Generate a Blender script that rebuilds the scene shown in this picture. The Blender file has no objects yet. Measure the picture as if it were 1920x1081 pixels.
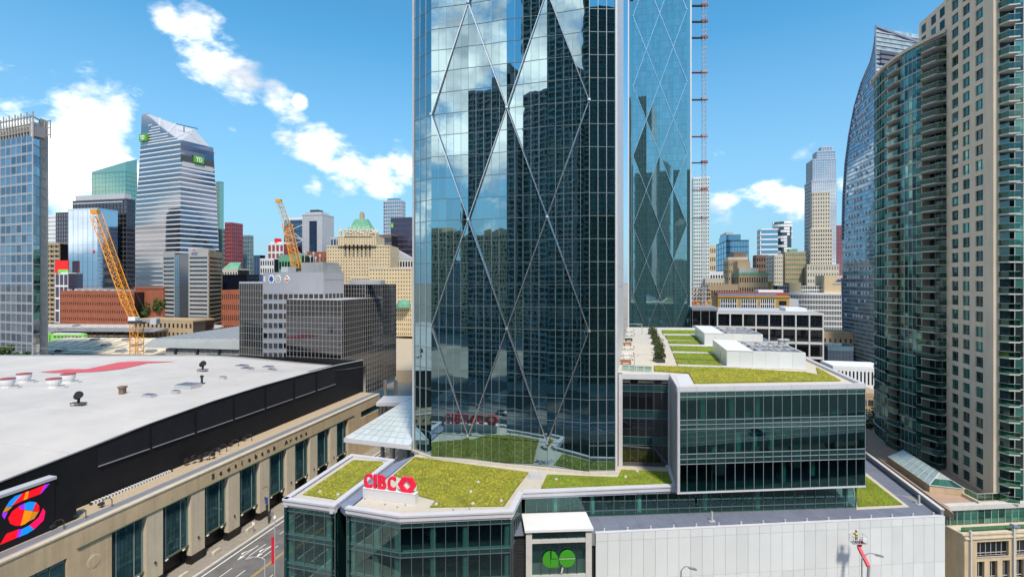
import bpy, math, random
from mathutils import Matrix, Vector
random.seed(7)
sc = bpy.context.scene
col = sc.collection
R = math.radians
F_PX, H_CAM, HOR = 950.0, 52.0, 525.0     # focal length in photo pixels, eye height in metres, horizon row

# ---------------------------------------------------------------- camera
cam_d = bpy.data.cameras.new('camera'); cam = bpy.data.objects.new('camera', cam_d); col.objects.link(cam)
cam.location = (0, 0, H_CAM); cam.rotation_euler = (R(90), 0, 0)
cam_d.sensor_width = 36; cam_d.lens = 36 * F_PX / 1920
cam_d.shift_y = -(540.5 - HOR) / 1920
cam_d.clip_start = 0.3; cam_d.clip_end = 20000
sc.camera = cam

# ---------------------------------------------------------------- sky and sun
SUN_EL, SUN_AZ = 56.0, 163.0     # azimuth in degrees clockwise from +Y seen from above
world = bpy.data.worlds.new('World'); sc.world = world; world.use_nodes = True
def build_world():
    nt = world.node_tree; nt.nodes.clear(); N = nt.nodes.new; L = nt.links.new
    out = N('ShaderNodeOutputWorld'); bg = N('ShaderNodeBackground'); bg.inputs['Strength'].default_value = 0.095
    sky = N('ShaderNodeTexSky'); sky.sky_type = 'NISHITA'; sky.sun_disc = False
    sky.sun_elevation = R(SUN_EL); sky.sun_rotation = R(SUN_AZ); sky.altitude = 100
    sky.air_density = 1.0; sky.dust_density = 0.15; sky.ozone_density = 2.2
    tc = N('ShaderNodeTexCoord')
    nrm = N('ShaderNodeVectorMath'); nrm.operation = 'NORMALIZE'; L(tc.outputs['Generated'], nrm.inputs[0])
    sep = N('ShaderNodeSeparateXYZ'); L(nrm.outputs[0], sep.inputs[0])
    def math_(op, a, b=None, c=None, clamp=False):
        m = N('ShaderNodeMath'); m.operation = op; m.use_clamp = clamp
        for i, v in enumerate((a, b, c)):
            if v is None: continue
            if isinstance(v, (int, float)): m.inputs[i].default_value = v
            else: L(v, m.inputs[i])
        return m.outputs[0]
    def noise(scale, detail, rough, vec, dist=0.0):
        n = N('ShaderNodeTexNoise'); n.inputs['Scale'].default_value = scale; n.inputs['Detail'].default_value = detail
        n.inputs['Roughness'].default_value = rough; n.inputs['Distortion'].default_value = dist
        L(vec, n.inputs['Vector']); return n.outputs['Fac']
    st = N('ShaderNodeVectorMath'); st.operation = 'MULTIPLY'; st.inputs[1].default_value = (1, 1, 1.9); L(nrm.outputs[0], st.inputs[0])
    n1 = noise(4.2, 9, 0.62, st.outputs[0], 0.25)
    n2 = noise(13, 6, 0.6, st.outputs[0], 0.1)
    # fair-weather cumulus banks: direction (x, y, z), angular radius
    banks = [(330,65,.05),(370,85,.075),(415,115,.085),(460,150,.075),(520,175,.06),(560,188,.03),(310,35,.035),
             (150,265,.14),(60,270,.14),(215,300,.12),(10,310,.15),(100,340,.12),(420,305,.09),(455,320,.05),(350,280,.09),
             (600,290,.075),(650,325,.10),(710,340,.09),(765,310,.075),(590,345,.045),(515,348,.045,.8),(460,335,.07,.7),(745,375,.09,.6),(530,265,.05,.65),(545,195,.06,.7),(480,285,.05,.7),
             (1440,355,.08,.8),(1485,368,.08,.75),(1365,378,.07,.62),(1500,305,.07,.62),(1440,400,.09,.55),(1345,285,.04,.6),(1700,45,.06,.7),(1585,330,.07,.7),(1900,380,.1)]
    acc = None
    for (u, v, r, *wt) in banks:
        d = Vector(((u - 960) / F_PX, 1, (HOR - v) / F_PX)).normalized()
        dv = N('ShaderNodeVectorMath'); dv.operation = 'DISTANCE'; dv.inputs[1].default_value = d; L(nrm.outputs[0], dv.inputs[0])
        m = N('ShaderNodeMapRange'); m.interpolation_type = 'SMOOTHSTEP'
        m.inputs['From Min'].default_value = 0; m.inputs['From Max'].default_value = r * 1.4
        m.inputs['To Min'].default_value = 1; m.inputs['To Max'].default_value = 0
        L(dv.outputs['Value'], m.inputs['Value'])
        mo = math_('MULTIPLY', m.outputs[0], wt[0]) if wt else m.outputs[0]
        acc = mo if acc is None else math_('MAXIMUM', acc, mo)
    # elsewhere round the sky scattered cumulus by noise, its cover widened to add fill light
    big = noise(2.1, 2, 0.5, nrm.outputs[0])
    m = N('ShaderNodeMapRange'); m.inputs['From Min'].default_value = 0.46; m.inputs['From Max'].default_value = 0.6; L(big, m.inputs['Value'])
    beh = N('ShaderNodeMapRange'); beh.inputs['From Min'].default_value = 0.35; beh.inputs['From Max'].default_value = 0.0; L(sep.outputs['Y'], beh.inputs['Value'])
    acc = math_('MAXIMUM', acc, math_('MULTIPLY', m.outputs[0], beh.outputs[0]))
    dens = math_('ADD', math_('MULTIPLY', acc, 0.50), math_('ADD', math_('MULTIPLY', n1, 1.35), math_('MULTIPLY', n2, 0.40)))
    cm = N('ShaderNodeMapRange'); cm.interpolation_type = 'SMOOTHSTEP'
    cm.inputs['From Min'].default_value = 1.17; cm.inputs['From Max'].default_value = 1.42; L(dens, cm.inputs['Value'])
    fac = math_('MULTIPLY', cm.outputs[0], 0.97)
    shade = N('ShaderNodeMapRange'); shade.inputs['From Min'].default_value = 0.42; shade.inputs['From Max'].default_value = 0.66
    L(noise(6.5, 4, 0.55, st.outputs[0], 0.2), shade.inputs['Value'])
    cc = N('ShaderNodeMix'); cc.data_type = 'RGBA'; cc.inputs['A'].default_value = (17, 16.4, 15.8, 1); cc.inputs['B'].default_value = (7.0, 7.2, 7.7, 1)
    L(shade.outputs[0], cc.inputs['Factor'])
    # thin veil towards the horizon
    hz = N('ShaderNodeMapRange'); hz.inputs['From Min'].default_value = 0.42; hz.inputs['From Max'].default_value = 0.0; hz.inputs['To Max'].default_value = 0.93
    L(sep.outputs['Z'], hz.inputs['Value'])
    gain = N('ShaderNodeMix'); gain.data_type = 'RGBA'; gain.blend_type = 'MULTIPLY'; gain.inputs['Factor'].default_value = 1
    gain.inputs['B'].default_value = (0.70, 1.60, 1.72, 1); L(sky.outputs['Color'], gain.inputs['A'])
    hm = N('ShaderNodeMix'); hm.data_type = 'RGBA'; hm.inputs['B'].default_value = (2.95, 4.25, 5.9, 1)
    L(hz.outputs[0], hm.inputs['Factor']); L(gain.outputs['Result'], hm.inputs['A'])
    mx = N('ShaderNodeMix'); mx.data_type = 'RGBA'; L(fac, mx.inputs['Factor']); L(hm.outputs['Result'], mx.inputs['A']); L(cc.outputs['Result'], mx.inputs['B'])
    L(mx.outputs['Result'], bg.inputs['Color']); L(bg.outputs[0], out.inputs['Surface'])
build_world()
sun_d = bpy.data.lights.new('sun', 'SUN'); sun_d.energy = 3.5; sun_d.angle = R(6); sun_d.color = (1.0, 0.89, 0.75)
sun = bpy.data.objects.new('sun', sun_d); col.objects.link(sun)
_sv = Vector((math.sin(R(SUN_AZ)) * math.cos(R(SUN_EL)), math.cos(R(SUN_AZ)) * math.cos(R(SUN_EL)), math.sin(R(SUN_EL))))
sun.rotation_euler = _sv.to_track_quat('Z', 'Y').to_euler()
sun.location = (0, -50, 300)
vs = sc.view_settings; vs.view_transform = 'Standard'; vs.look = 'None'; vs.gamma = 1; vs.exposure = 0.4; vs.use_curve_mapping = False
cy = sc.cycles
cy.max_bounces = 7; cy.diffuse_bounces = 3; cy.glossy_bounces = 4; cy.transparent_max_bounces = 8; cy.transmission_bounces = 3
cy.caustics_reflective = False; cy.caustics_refractive = False
cy.use_denoising = True; cy.sample_clamp_indirect = 6

# ---------------------------------------------------------------- helpers
def px(u, v, drop):
    """the ground point that photo pixel (u, v) shows when it lies `drop` metres below eye level"""
    Y = drop * F_PX / (v - HOR); return Vector(((u - 960) / F_PX * Y, Y, H_CAM - drop))
def pd(u, v, Y):
    return Vector(((u - 960) / F_PX * Y, Y, H_CAM - (v - HOR) / F_PX * Y))
def zat(v, Y): return H_CAM - (v - HOR) / F_PX * Y
def xat(u, Y): return (u - 960) / F_PX * Y

class Fr:
    """frame on a vertical plane: s runs along it, t out of it (to the right of the run), z up"""
    def __init__(self, ox, oy, dx, dy):
        l = math.hypot(dx, dy); self.o = (ox, oy); self.d = (dx / l, dy / l); self.n = (dy / l, -dx / l)
        self.rz = math.atan2(dy, dx)
    def p(self, s, t, z):
        return Vector((self.o[0] + self.d[0] * s + self.n[0] * t, self.o[1] + self.d[1] * s + self.n[1] * t, z))
def fr2(a, b):
    f = Fr(a[0], a[1], b[0] - a[0], b[1] - a[1]); f.w = math.hypot(b[0] - a[0], b[1] - a[1]); return f
WF = Fr(0, 0, 1, 0)

def wloc(o):
    v = Vector((0, 0, 0))
    while o is not None: v += o.location; o = o.parent
    return v
def tag(o, label=None, cat=None, group=None, kind=None):
    if label: o['label'] = label
    if cat: o['category'] = cat
    if group: o['group'] = group
    if kind: o['kind'] = kind
    return o
def thing(name, label, cat, loc, group=None):
    o = bpy.data.objects.new(name, None); o.empty_display_size = 0.5; col.objects.link(o); o.location = loc
    return tag(o, label, cat, group)

class MB:
    def __init__(self): self.v = []; self.f = []
    def quad(self, *pts):
        b = len(self.v); self.v += [tuple(p) for p in pts]; self.f.append(tuple(range(b, b + len(pts)))); return self
    def box(self, F, s0, s1, t0, t1, z0, z1):
        b = len(self.v)
        for z in (z0, z1):
            for (s, t) in ((s0, t1), (s1, t1), (s1, t0), (s0, t0)): self.v.append(tuple(F.p(s, t, z)))
        self.f += [(b+3,b+2,b+1,b), (b+4,b+5,b+6,b+7), (b,b+1,b+5,b+4), (b+1,b+2,b+6,b+5), (b+2,b+3,b+7,b+6), (b+3,b,b+4,b+7)]
        return self
    def wbox(self, x0, x1, y0, y1, z0, z1): return self.box(WF, x0, x1, -y1, -y0, z0, z1)
    def prism(self, poly, z0, z1):
        """poly: (x, y) anticlockwise; z0/z1 a number or one per vertex"""
        n = len(poly); b = len(self.v)
        a0 = z0 if isinstance(z0, (list, tuple)) else [z0] * n; a1 = z1 if isinstance(z1, (list, tuple)) else [z1] * n
        self.v += [(p[0], p[1], a0[i]) for i, p in enumerate(poly)] + [(p[0], p[1], a1[i]) for i, p in enumerate(poly)]
        self.f.append(tuple(range(b + n - 1, b - 1, -1))); self.f.append(tuple(range(b + n, b + 2 * n)))
        for i in range(n):
            j = (i + 1) % n; self.f.append((b + i, b + j, b + n + j, b + n + i))
        return self
    def slab(self, F, poly, t0, t1):
        """polygon (s, z) in a frame's plane, extruded from t0 to t1"""
        n = len(poly); b = len(self.v)
        self.v += [tuple(F.p(s, t0, z)) for s, z in poly] + [tuple(F.p(s, t1, z)) for s, z in poly]
        self.f.append(tuple(range(b + n - 1, b - 1, -1))); self.f.append(tuple(range(b + n, b + 2 * n)))
        for i in range(n):
            j = (i + 1) % n; self.f.append((b + i, b + j, b + n + j, b + n + i))
        return self
    def tube(self, p, q, r, n=6, r2=None, cap=True):
        p, q = Vector(p), Vector(q); a = (q - p).normalized()
        x = a.cross(Vector((0, 0, 1)) if abs(a.z) < .9 else Vector((1, 0, 0))).normalized(); y = a.cross(x); b = len(self.v)
        for (c, rr) in ((p, r), (q, r if r2 is None else r2)):
            for i in range(n):
                k = 2 * math.pi * i / n; self.v.append(tuple(c + (x * math.cos(k) + y * math.sin(k)) * rr))
        for i in range(n): self.f.append((b + i, b + (i + 1) % n, b + n + (i + 1) % n, b + n + i))
        if cap: self.f.append(tuple(range(b + n - 1, b - 1, -1))); self.f.append(tuple(range(b + n, b + 2 * n)))
        return self
    def path(self, pts, r, n=6):
        for a, b in zip(pts, pts[1:]): self.tube(a, b, r, n)
        return self
    def bar(self, p, q, w, h, up=(0, 0, 1)):
        """rectangular bar from p to q: w across, h along up"""
        p, q, up = Vector(p), Vector(q), Vector(up); a = (q - p).normalized(); x = a.cross(up).normalized() * (w / 2); y = x.cross(a).normalized() * (h / 2); b = len(self.v)
        for c in (p, q): self.v += [tuple(c - x - y), tuple(c + x - y), tuple(c + x + y), tuple(c - x + y)]
        self.f += [(b+3,b+2,b+1,b), (b+4,b+5,b+6,b+7), (b,b+1,b+5,b+4), (b+1,b+2,b+6,b+5), (b+2,b+3,b+7,b+6), (b+3,b,b+4,b+7)]
        return self
    def lathe(self, c, prof, n=16):
        b = len(self.v); m = len(prof)
        for i in range(n):
            k = 2 * math.pi * i / n
            for (r, z) in prof: self.v.append((c[0] + r * math.cos(k), c[1] + r * math.sin(k), c[2] + z))
        for i in range(n):
            j = (i + 1) % n
            for k in range(m - 1): self.f.append((b + i*m + k, b + j*m + k, b + j*m + k + 1, b + i*m + k + 1))
        self.f.append(tuple(b + i*m + m - 1 for i in range(n))); self.f.append(tuple(b + i*m for i in reversed(range(n))))
        return self
    def build(self, name, mat, parent=None, kind=None, smooth=False):
        me = bpy.data.meshes.new(name)
        if parent is not None:
            w = wloc(parent); vv = [(a - w.x, b - w.y, c - w.z) for a, b, c in self.v]
        else: vv = self.v
        me.from_pydata(vv, [], self.f); me.materials.append(M[mat] if isinstance(mat, str) else mat)
        if smooth:
            me.polygons.foreach_set('use_smooth', [True] * len(me.polygons))
        o = bpy.data.objects.new(name, me); col.objects.link(o); o.parent = parent
        if kind: o['kind'] = kind
        return o
def own(o, base):
    """move a world-coordinate mesh object's origin to its base point"""
    b = Vector(base); o.data.transform(Matrix.Translation(-b)); o.location = b; return o

_cubes = {}
def unit_cube(mat):
    if mat not in _cubes:
        me = bpy.data.meshes.new('block_' + mat)
        me.from_pydata([(x, y, z) for z in (0, 1) for (x, y) in ((0,0),(1,0),(1,1),(0,1))], [],
                       [(3,2,1,0), (4,5,6,7), (0,1,5,4), (1,2,6,5), (2,3,7,6), (3,0,4,7)])
        me.materials.append(M[mat]); _cubes[mat] = me
    return _cubes[mat]
def piece(name, mat, parent, F, s0, s1, t0, t1, z0, z1, kind=None):
    """a block that shares its mesh with every other block of that material"""
    o = bpy.data.objects.new(name, unit_cube(mat)); col.objects.link(o); o.parent = parent
    o.location = F.p(s0, t1, z0) - (wloc(parent) if parent else Vector((0, 0, 0)))
    o.rotation_euler = (0, 0, F.rz); o.scale = (s1 - s0, t1 - t0, z1 - z0)
    if kind: o['kind'] = kind
    return o
def inst(name, mesh, parent, loc, rot=(0, 0, 0), scale=(1, 1, 1)):
    o = bpy.data.objects.new(name, mesh); col.objects.link(o); o.parent = parent
    o.location = Vector(loc) - (wloc(parent) if parent else Vector((0, 0, 0))); o.rotation_euler = rot; o.scale = scale
    return o

# ---------------------------------------------------------------- materials
M = {}
def _nodes(name):
    m = bpy.data.materials.new(name); m.use_nodes = True; nt = m.node_tree; nt.nodes.clear(); M[name] = m
    out = nt.nodes.new('ShaderNodeOutputMaterial'); return m, nt, out
def _pos(nt):
    g = nt.nodes.new('ShaderNodeNewGeometry'); return g
def matte(name, c, rough=0.75, var=0.12, scale=0.6, metal=0.0, bump=0.0, bscale=6.0, spec=0.4, island=0.0, stain=0.0, c2=None):
    """plain surface: base colour broken up by two scales of noise, dirt streaks, optional fine relief"""
    m, nt, out = _nodes(name); N = nt.nodes.new; L = nt.links.new
    b = N('ShaderNodeBsdfPrincipled'); L(b.outputs[0], out.inputs['Surface'])
    g = _pos(nt)
    n = N('ShaderNodeTexNoise'); n.inputs['Scale'].default_value = scale; n.inputs['Detail'].default_value = 6; n.inputs['Roughness'].default_value = 0.65
    L(g.outputs['Position'], n.inputs['Vector'])
    mr = N('ShaderNodeMapRange'); mr.inputs['From Min'].default_value = 0.3; mr.inputs['From Max'].default_value = 0.7
    L(n.outputs['Fac'], mr.inputs['Value'])
    mx = N('ShaderNodeMix'); mx.data_type = 'RGBA'
    lo = c2 if c2 else tuple(x * (1 - var) for x in c); hi = c if c2 else tuple(min(1, x * (1 + var)) for x in c)
    mx.inputs['A'].default_value = (*lo, 1); mx.inputs['B'].default_value = (*hi, 1); L(mr.outputs[0], mx.inputs['Factor'])
    res = mx.outputs['Result']
    if stain:
        st = N('ShaderNodeVectorMath'); st.operation = 'MULTIPLY'; st.inputs[1].default_value = (1.2, 1.2, 0.09); L(g.outputs['Position'], st.inputs[0])
        n2 = N('ShaderNodeTexNoise'); n2.inputs['Scale'].default_value = 1.0; n2.inputs['Detail'].default_value = 5; L(st.outputs[0], n2.inputs['Vector'])
        r2 = N('ShaderNodeMapRange'); r2.inputs['From Min'].default_value = 0.45; r2.inputs['From Max'].default_value = 0.75; r2.inputs['To Max'].default_value = stain; L(n2.outputs['Fac'], r2.inputs['Value'])
        mm = N('ShaderNodeMix'); mm.data_type = 'RGBA'; mm.blend_type = 'MULTIPLY'; mm.inputs['B'].default_value = (0.45, 0.40, 0.34, 1)
        L(r2.outputs[0], mm.inputs['Factor']); L(res, mm.inputs['A']); res = mm.outputs['Result']
    if island:
        oi = N('ShaderNodeObjectInfo'); ad = N('ShaderNodeMath'); ad.operation = 'ADD'; L(oi.outputs['Random'], ad.inputs[0]); L(g.outputs['Random Per Island'], ad.inputs[1])
        fr = N('ShaderNodeMath'); fr.operation = 'FRACT'; L(ad.outputs[0], fr.inputs[0])
        r3 = N('ShaderNodeMapRange'); r3.inputs['To Min'].default_value = 1 - island; r3.inputs['To Max'].default_value = 1 + island; L(fr.outputs[0], r3.inputs['Value'])
        vm = N('ShaderNodeVectorMath'); vm.operation = 'SCALE'; L(res, vm.inputs[0]); L(r3.outputs[0], vm.inputs['Scale']); res = vm.outputs[0]
    L(res, b.inputs['Base Color'])
    b.inputs['Roughness'].default_value = rough; b.inputs['Metallic'].default_value = metal; b.inputs['Specular IOR Level'].default_value = spec
    if bump:
        n4 = N('ShaderNodeTexNoise'); n4.inputs['Scale'].default_value = bscale; n4.inputs['Detail'].default_value = 4; L(g.outputs['Position'], n4.inputs['Vector'])
        bp = N('ShaderNodeBump'); bp.inputs['Strength'].default_value = 1; bp.inputs['Distance'].default_value = bump; L(n4.outputs['Fac'], bp.inputs['Height']); L(bp.outputs[0], b.inputs['Normal'])
    return m
def mirror(name, tint, body, refl=0.7, rough=0.02, wave=0.012, wscale=0.35, vary=0.12):
    """coated curtain-wall glass: tinted mirror over a dark body, each pane a little different and slightly wavy"""
    m, nt, out = _nodes(name); N = nt.nodes.new; L = nt.links.new
    g = _pos(nt); oi = N('ShaderNodeObjectInfo')
    ad = N('ShaderNodeMath'); ad.operation = 'ADD'; L(oi.outputs['Random'], ad.inputs[0]); L(g.outputs['Random Per Island'], ad.inputs[1])
    fr = N('ShaderNodeMath'); fr.operation = 'FRACT'; L(ad.outputs[0], fr.inputs[0])
    r3 = N('ShaderNodeMapRange'); r3.inputs['To Min'].default_value = 1 - vary; r3.inputs['To Max'].default_value = 1 + vary; L(fr.outputs[0], r3.inputs['Value'])
    vm = N('ShaderNodeVectorMath'); vm.operation = 'SCALE'; vm.inputs[0].default_value = tint; L(r3.outputs[0], vm.inputs['Scale'])
    gl = N('ShaderNodeBsdfGlossy'); gl.inputs['Roughness'].default_value = rough; L(vm.outputs[0], gl.inputs['Color'])
    df = N('ShaderNodeBsdfDiffuse')
    vb = N('ShaderNodeVectorMath'); vb.operation = 'SCALE'; vb.inputs[0].default_value = body; L(r3.outputs[0], vb.inputs['Scale']); L(vb.outputs[0], df.inputs['Color'])
    lw = N('ShaderNodeLayerWeight'); lw.inputs['Blend'].default_value = 0.35
    fm = N('ShaderNodeMapRange'); fm.inputs['To Min'].default_value = refl; fm.inputs['To Max'].default_value = 1.0; L(lw.outputs['Fresnel'], fm.inputs['Value'])
    mx = N('ShaderNodeMixShader'); L(fm.outputs[0], mx.inputs[0]); L(df.outputs[0], mx.inputs[1]); L(gl.outputs[0], mx.inputs[2]); L(mx.outputs[0], out.inputs['Surface'])
    if wave:
        off = N('ShaderNodeVectorMath'); off.operation = 'ADD'; cmb = N('ShaderNodeCombineXYZ')
        sc_ = N('ShaderNodeMath'); sc_.operation = 'MULTIPLY'; sc_.inputs[1].default_value = 37.0; L(fr.outputs[0], sc_.inputs[0])
        L(sc_.outputs[0], cmb.inputs[0]); L(g.outputs['Position'], off.inputs[0]); L(cmb.outputs[0], off.inputs[1])
        n4 = N('ShaderNodeTexNoise'); n4.inputs['Scale'].default_value = wscale; n4.inputs['Detail'].default_value = 1.5; L(off.outputs[0], n4.inputs['Vector'])
        bp = N('ShaderNodeBump'); bp.inputs['Strength'].default_value = 1; bp.inputs['Distance'].default_value = wave; L(n4.outputs['Fac'], bp.inputs['Height'])
        L(bp.outputs[0], gl.inputs['Normal'])
    return m
def clear(name, trans, gloss, refl=0.35, rough=0.02, wave=0.0):
    """see-through tinted glass with a reflection on top"""
    m, nt, out = _nodes(name); N = nt.nodes.new; L = nt.links.new
    tr = N('ShaderNodeBsdfTransparent'); tr.inputs['Color'].default_value = (*trans, 1)
    gl = N('ShaderNodeBsdfGlossy'); gl.inputs['Roughness'].default_value = rough; gl.inputs['Color'].default_value = (*gloss, 1)
    lw = N('ShaderNodeLayerWeight'); lw.inputs['Blend'].default_value = 0.5
    pw = N('ShaderNodeMath'); pw.operation = 'POWER'; pw.inputs[1].default_value = 4.0; L(lw.outputs['Facing'], pw.inputs[0])
    fm = N('ShaderNodeMapRange'); fm.inputs['To Min'].default_value = refl; L(pw.outputs[0], fm.inputs['Value'])
    mx = N('ShaderNodeMixShader'); L(fm.outputs[0], mx.inputs[0]); L(tr.outputs[0], mx.inputs[1]); L(gl.outputs[0], mx.inputs[2]); L(mx.outputs[0], out.inputs['Surface'])
    return m
def emit(name, c, s):
    m, nt, out = _nodes(name); e = nt.nodes.new('ShaderNodeEmission'); e.inputs['Color'].default_value = (*c, 1); e.inputs['Strength'].default_value = s
    nt.links.new(e.outputs[0], out.inputs['Surface']); return m
matte('asphalt', (0.15, 0.145, 0.145), 0.9, 0.25, 0.35, bump=0.01, bscale=20)
matte('asphalt_dark', (0.055, 0.055, 0.058), 0.9, 0.3, 0.3)
matte('ground', (0.27, 0.245, 0.21), 0.95, 0.3, 0.05)
matte('sidewalk', (0.30, 0.27, 0.23), 0.9, 0.15, 0.8, stain=0.0)
matte('paint_white', (0.75, 0.75, 0.72), 0.8, 0.15, 1.5)
matte('paint_yellow', (0.62, 0.40, 0.07), 0.8, 0.15, 1.5)
matte('concrete', (0.36, 0.34, 0.31), 0.85, 0.12, 0.5, stain=0.25)
matte('concrete_light', (0.55, 0.54, 0.52), 0.8, 0.08, 0.5, stain=0.12)
matte('white_metal', (0.62, 0.62, 0.65), 0.42, 0.05, 0.4, spec=0.5, stain=0.06)
matte('lilac_metal', (0.58, 0.58, 0.63), 0.38, 0.05, 0.4, stain=0.05)
matte('cream_paver', (0.54, 0.50, 0.43), 0.85, 0.08, 1.2, island=0.05, stain=0.0)
matte('silver', (0.62, 0.65, 0.68), 0.3, 0.05, 0.3, metal=0.85)
matte('brace_metal', (0.78, 0.80, 0.82), 0.25, 0.04, 0.3, metal=0.9)
matte('grey_metal', (0.30, 0.31, 0.34), 0.45, 0.08, 0.4, metal=0.3)
matte('dark_metal', (0.045, 0.05, 0.055), 0.45, 0.15, 0.6, metal=0.2)
matte('slate_roof', (0.155, 0.175, 0.235), 0.7, 0.12, 0.8, bump=0.004, island=0.06)
matte('gutter_blue', (0.20, 0.24, 0.34), 0.6, 0.12, 0.5)
matte('sedum_soil', (0.19, 0.19, 0.022), 0.95, 0.35, 0.5, bump=0.03, bscale=9)
matte('sedum', (0.34, 0.30, 0.035), 0.9, 0.3, 0.25, island=0.3, c2=(0.20, 0.25, 0.020))
matte('sedum_bright', (0.18, 0.30, 0.018), 0.9, 0.3, 0.25, island=0.25, c2=(0.12, 0.23, 0.014))
matte('wall_panel', (0.66, 0.69, 0.71), 0.32, 0.03, 0.3, spec=0.5, island=0.055)
matte('panel_joint', (0.24, 0.25, 0.26), 0.7, 0.05, 1)
matte('interior_white', (0.70, 0.72, 0.70), 0.7, 0.05, 0.5)
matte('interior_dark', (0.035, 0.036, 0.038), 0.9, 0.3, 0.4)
matte('interior_floor', (0.12, 0.11, 0.10), 0.7, 0.2, 0.3)
matte('mullion_teal', (0.16, 0.21, 0.22), 0.4, 0.1, 0.5, metal=0.4)
matte('mullion_light', (0.45, 0.50, 0.52), 0.35, 0.1, 0.5, metal=0.5)
matte('red_sign', (0.85, 0.015, 0.06), 0.35, 0.03, 1, spec=0.5)
matte('green_sign', (0.05, 0.30, 0.02), 0.4, 0.05, 1)
matte('limestone', (0.56, 0.44, 0.29), 0.85, 0.10, 0.35, stain=0.3, bump=0.006, bscale=5)
matte('limestone_pale', (0.60, 0.53, 0.41), 0.85, 0.08, 0.35, stain=0.25)
matte('black_panel', (0.010, 0.010, 0.013), 0.6, 0.25, 0.4, spec=0.25)
matte('black_panel_inset', (0.016, 0.017, 0.022), 0.5, 0.2, 0.4, spec=0.25)
matte('black_stone', (0.015, 0.014, 0.014), 0.4, 0.2, 1)
matte('membrane', (0.50, 0.475, 0.455), 0.8, 0.10, 0.09, stain=0.0, bump=0.004, bscale=1.5)
matte('red_paint', (0.55, 0.10, 0.12), 0.8, 0.12, 0.5)
matte('gravel', (0.46, 0.37, 0.26), 0.95, 0.15, 2.0)
matte('verdigris', (0.13, 0.33, 0.22), 0.8, 0.2, 0.3)
matte('green_trim', (0.10, 0.13, 0.09), 0.7, 0.15, 0.5)
matte('terracotta', (0.40, 0.28, 0.21), 0.9, 0.1, 1.5, bump=0.005, bscale=9)
matte('condo_concrete', (0.68, 0.57, 0.44), 0.85, 0.07, 0.25, stain=0.22)
matte('slab_edge', (0.52, 0.53, 0.51), 0.8, 0.06, 0.4)
matte('wood', (0.35, 0.14, 0.06), 0.7, 0.2, 2)
matte('plant', (0.05, 0.075, 0.02), 0.9, 0.4, 0.8, island=0.4)
matte('leaf', (0.07, 0.13, 0.025), 0.8, 0.3, 0.6, island=0.4)
matte('bark', (0.10, 0.07, 0.05), 0.9, 0.3, 3)
matte('brick', (0.30, 0.095, 0.05), 0.9, 0.15, 0.3, stain=0.15)
matte('crane_yellow', (0.72, 0.30, 0.025), 0.5, 0.08, 0.5)
matte('train_green', (0.22, 0.55, 0.12), 0.5, 0.1, 0.3)
matte('shed_roof', (0.70, 0.60, 0.45), 0.85, 0.1, 0.2, stain=0.0)
matte('shed_grey', (0.22, 0.22, 0.24), 0.85, 0.12, 0.2)
matte('roof_grey', (0.30, 0.32, 0.33), 0.7, 0.08, 0.15)
matte('billboard_red', (0.80, 0.02, 0.02), 0.5, 0.03, 1)
matte('sign_green', (0.10, 0.36, 0.04), 0.5, 0.04, 1)
matte('sign_white', (0.85, 0.85, 0.83), 0.5, 0.02, 1)
matte('logo_blue', (0.03, 0.07, 0.30), 0.5, 0.03, 1)
matte('logo_orange', (0.62, 0.10, 0.05), 0.5, 0.03, 1)
matte('skin', (0.50, 0.30, 0.21), 0.6, 0.05, 3)
matte('hi_vis', (0.75, 0.62, 0.05), 0.7, 0.1, 3)
matte('cloth_black', (0.02, 0.02, 0.022), 0.85, 0.2, 3)
matte('helmet_red', (0.30, 0.03, 0.03), 0.4, 0.05, 3)
matte('lift_red', (0.62, 0.02, 0.05), 0.45, 0.08, 2)
mirror('tower_glass', (0.50, 0.70, 0.76), (0.008, 0.028, 0.032), 0.62, 0.012, 0.010, 0.30, 0.10)
mirror('tower2_glass', (0.52, 0.70, 0.72), (0.05, 0.13, 0.145), 0.5, 0.03, 0.012, 0.12, 0.08)
mirror('annex_glass', (0.27, 0.52, 0.54), (0.008, 0.036, 0.040), 0.34, 0.015, 0.014, 0.35, 0.22)
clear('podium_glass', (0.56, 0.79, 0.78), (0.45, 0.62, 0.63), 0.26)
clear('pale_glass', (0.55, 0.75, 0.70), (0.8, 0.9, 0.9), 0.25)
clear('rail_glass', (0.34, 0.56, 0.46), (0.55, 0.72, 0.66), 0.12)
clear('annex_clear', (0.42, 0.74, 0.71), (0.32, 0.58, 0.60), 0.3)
clear('lounge_glass', (0.6, 0.85, 0.8), (0.4, 0.6, 0.6), 0.13)
mirror('bow_glass', (0.50, 0.66, 0.78), (0.15, 0.24, 0.31), 0.32, 0.05, 0.012, 0.15, 0.25)
mirror('arena_glass', (0.20, 0.34, 0.38), (0.012, 0.05, 0.062), 0.25, 0.05, 0.01, 0.4, 0.25)
mirror('black_glass', (0.36, 0.36, 0.38), (0.010, 0.010, 0.012), 0.36, 0.02, 0.006, 0.3, 0.15)
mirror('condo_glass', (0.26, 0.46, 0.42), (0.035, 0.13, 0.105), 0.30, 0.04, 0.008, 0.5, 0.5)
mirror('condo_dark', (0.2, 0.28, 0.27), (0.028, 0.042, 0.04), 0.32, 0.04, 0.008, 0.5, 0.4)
mirror('blue_glass', (0.42, 0.62, 0.78), (0.03, 0.07, 0.11), 0.45, 0.05, 0.01, 0.2, 0.25)
mirror('sky_glass', (0.62, 0.74, 0.86), (0.05, 0.09, 0.13), 0.6, 0.04, 0.015, 0.12, 0.2)
mirror('navy_glass', (0.28, 0.33, 0.45), (0.012, 0.016, 0.03), 0.4, 0.05, 0.01, 0.15, 0.35)
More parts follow.
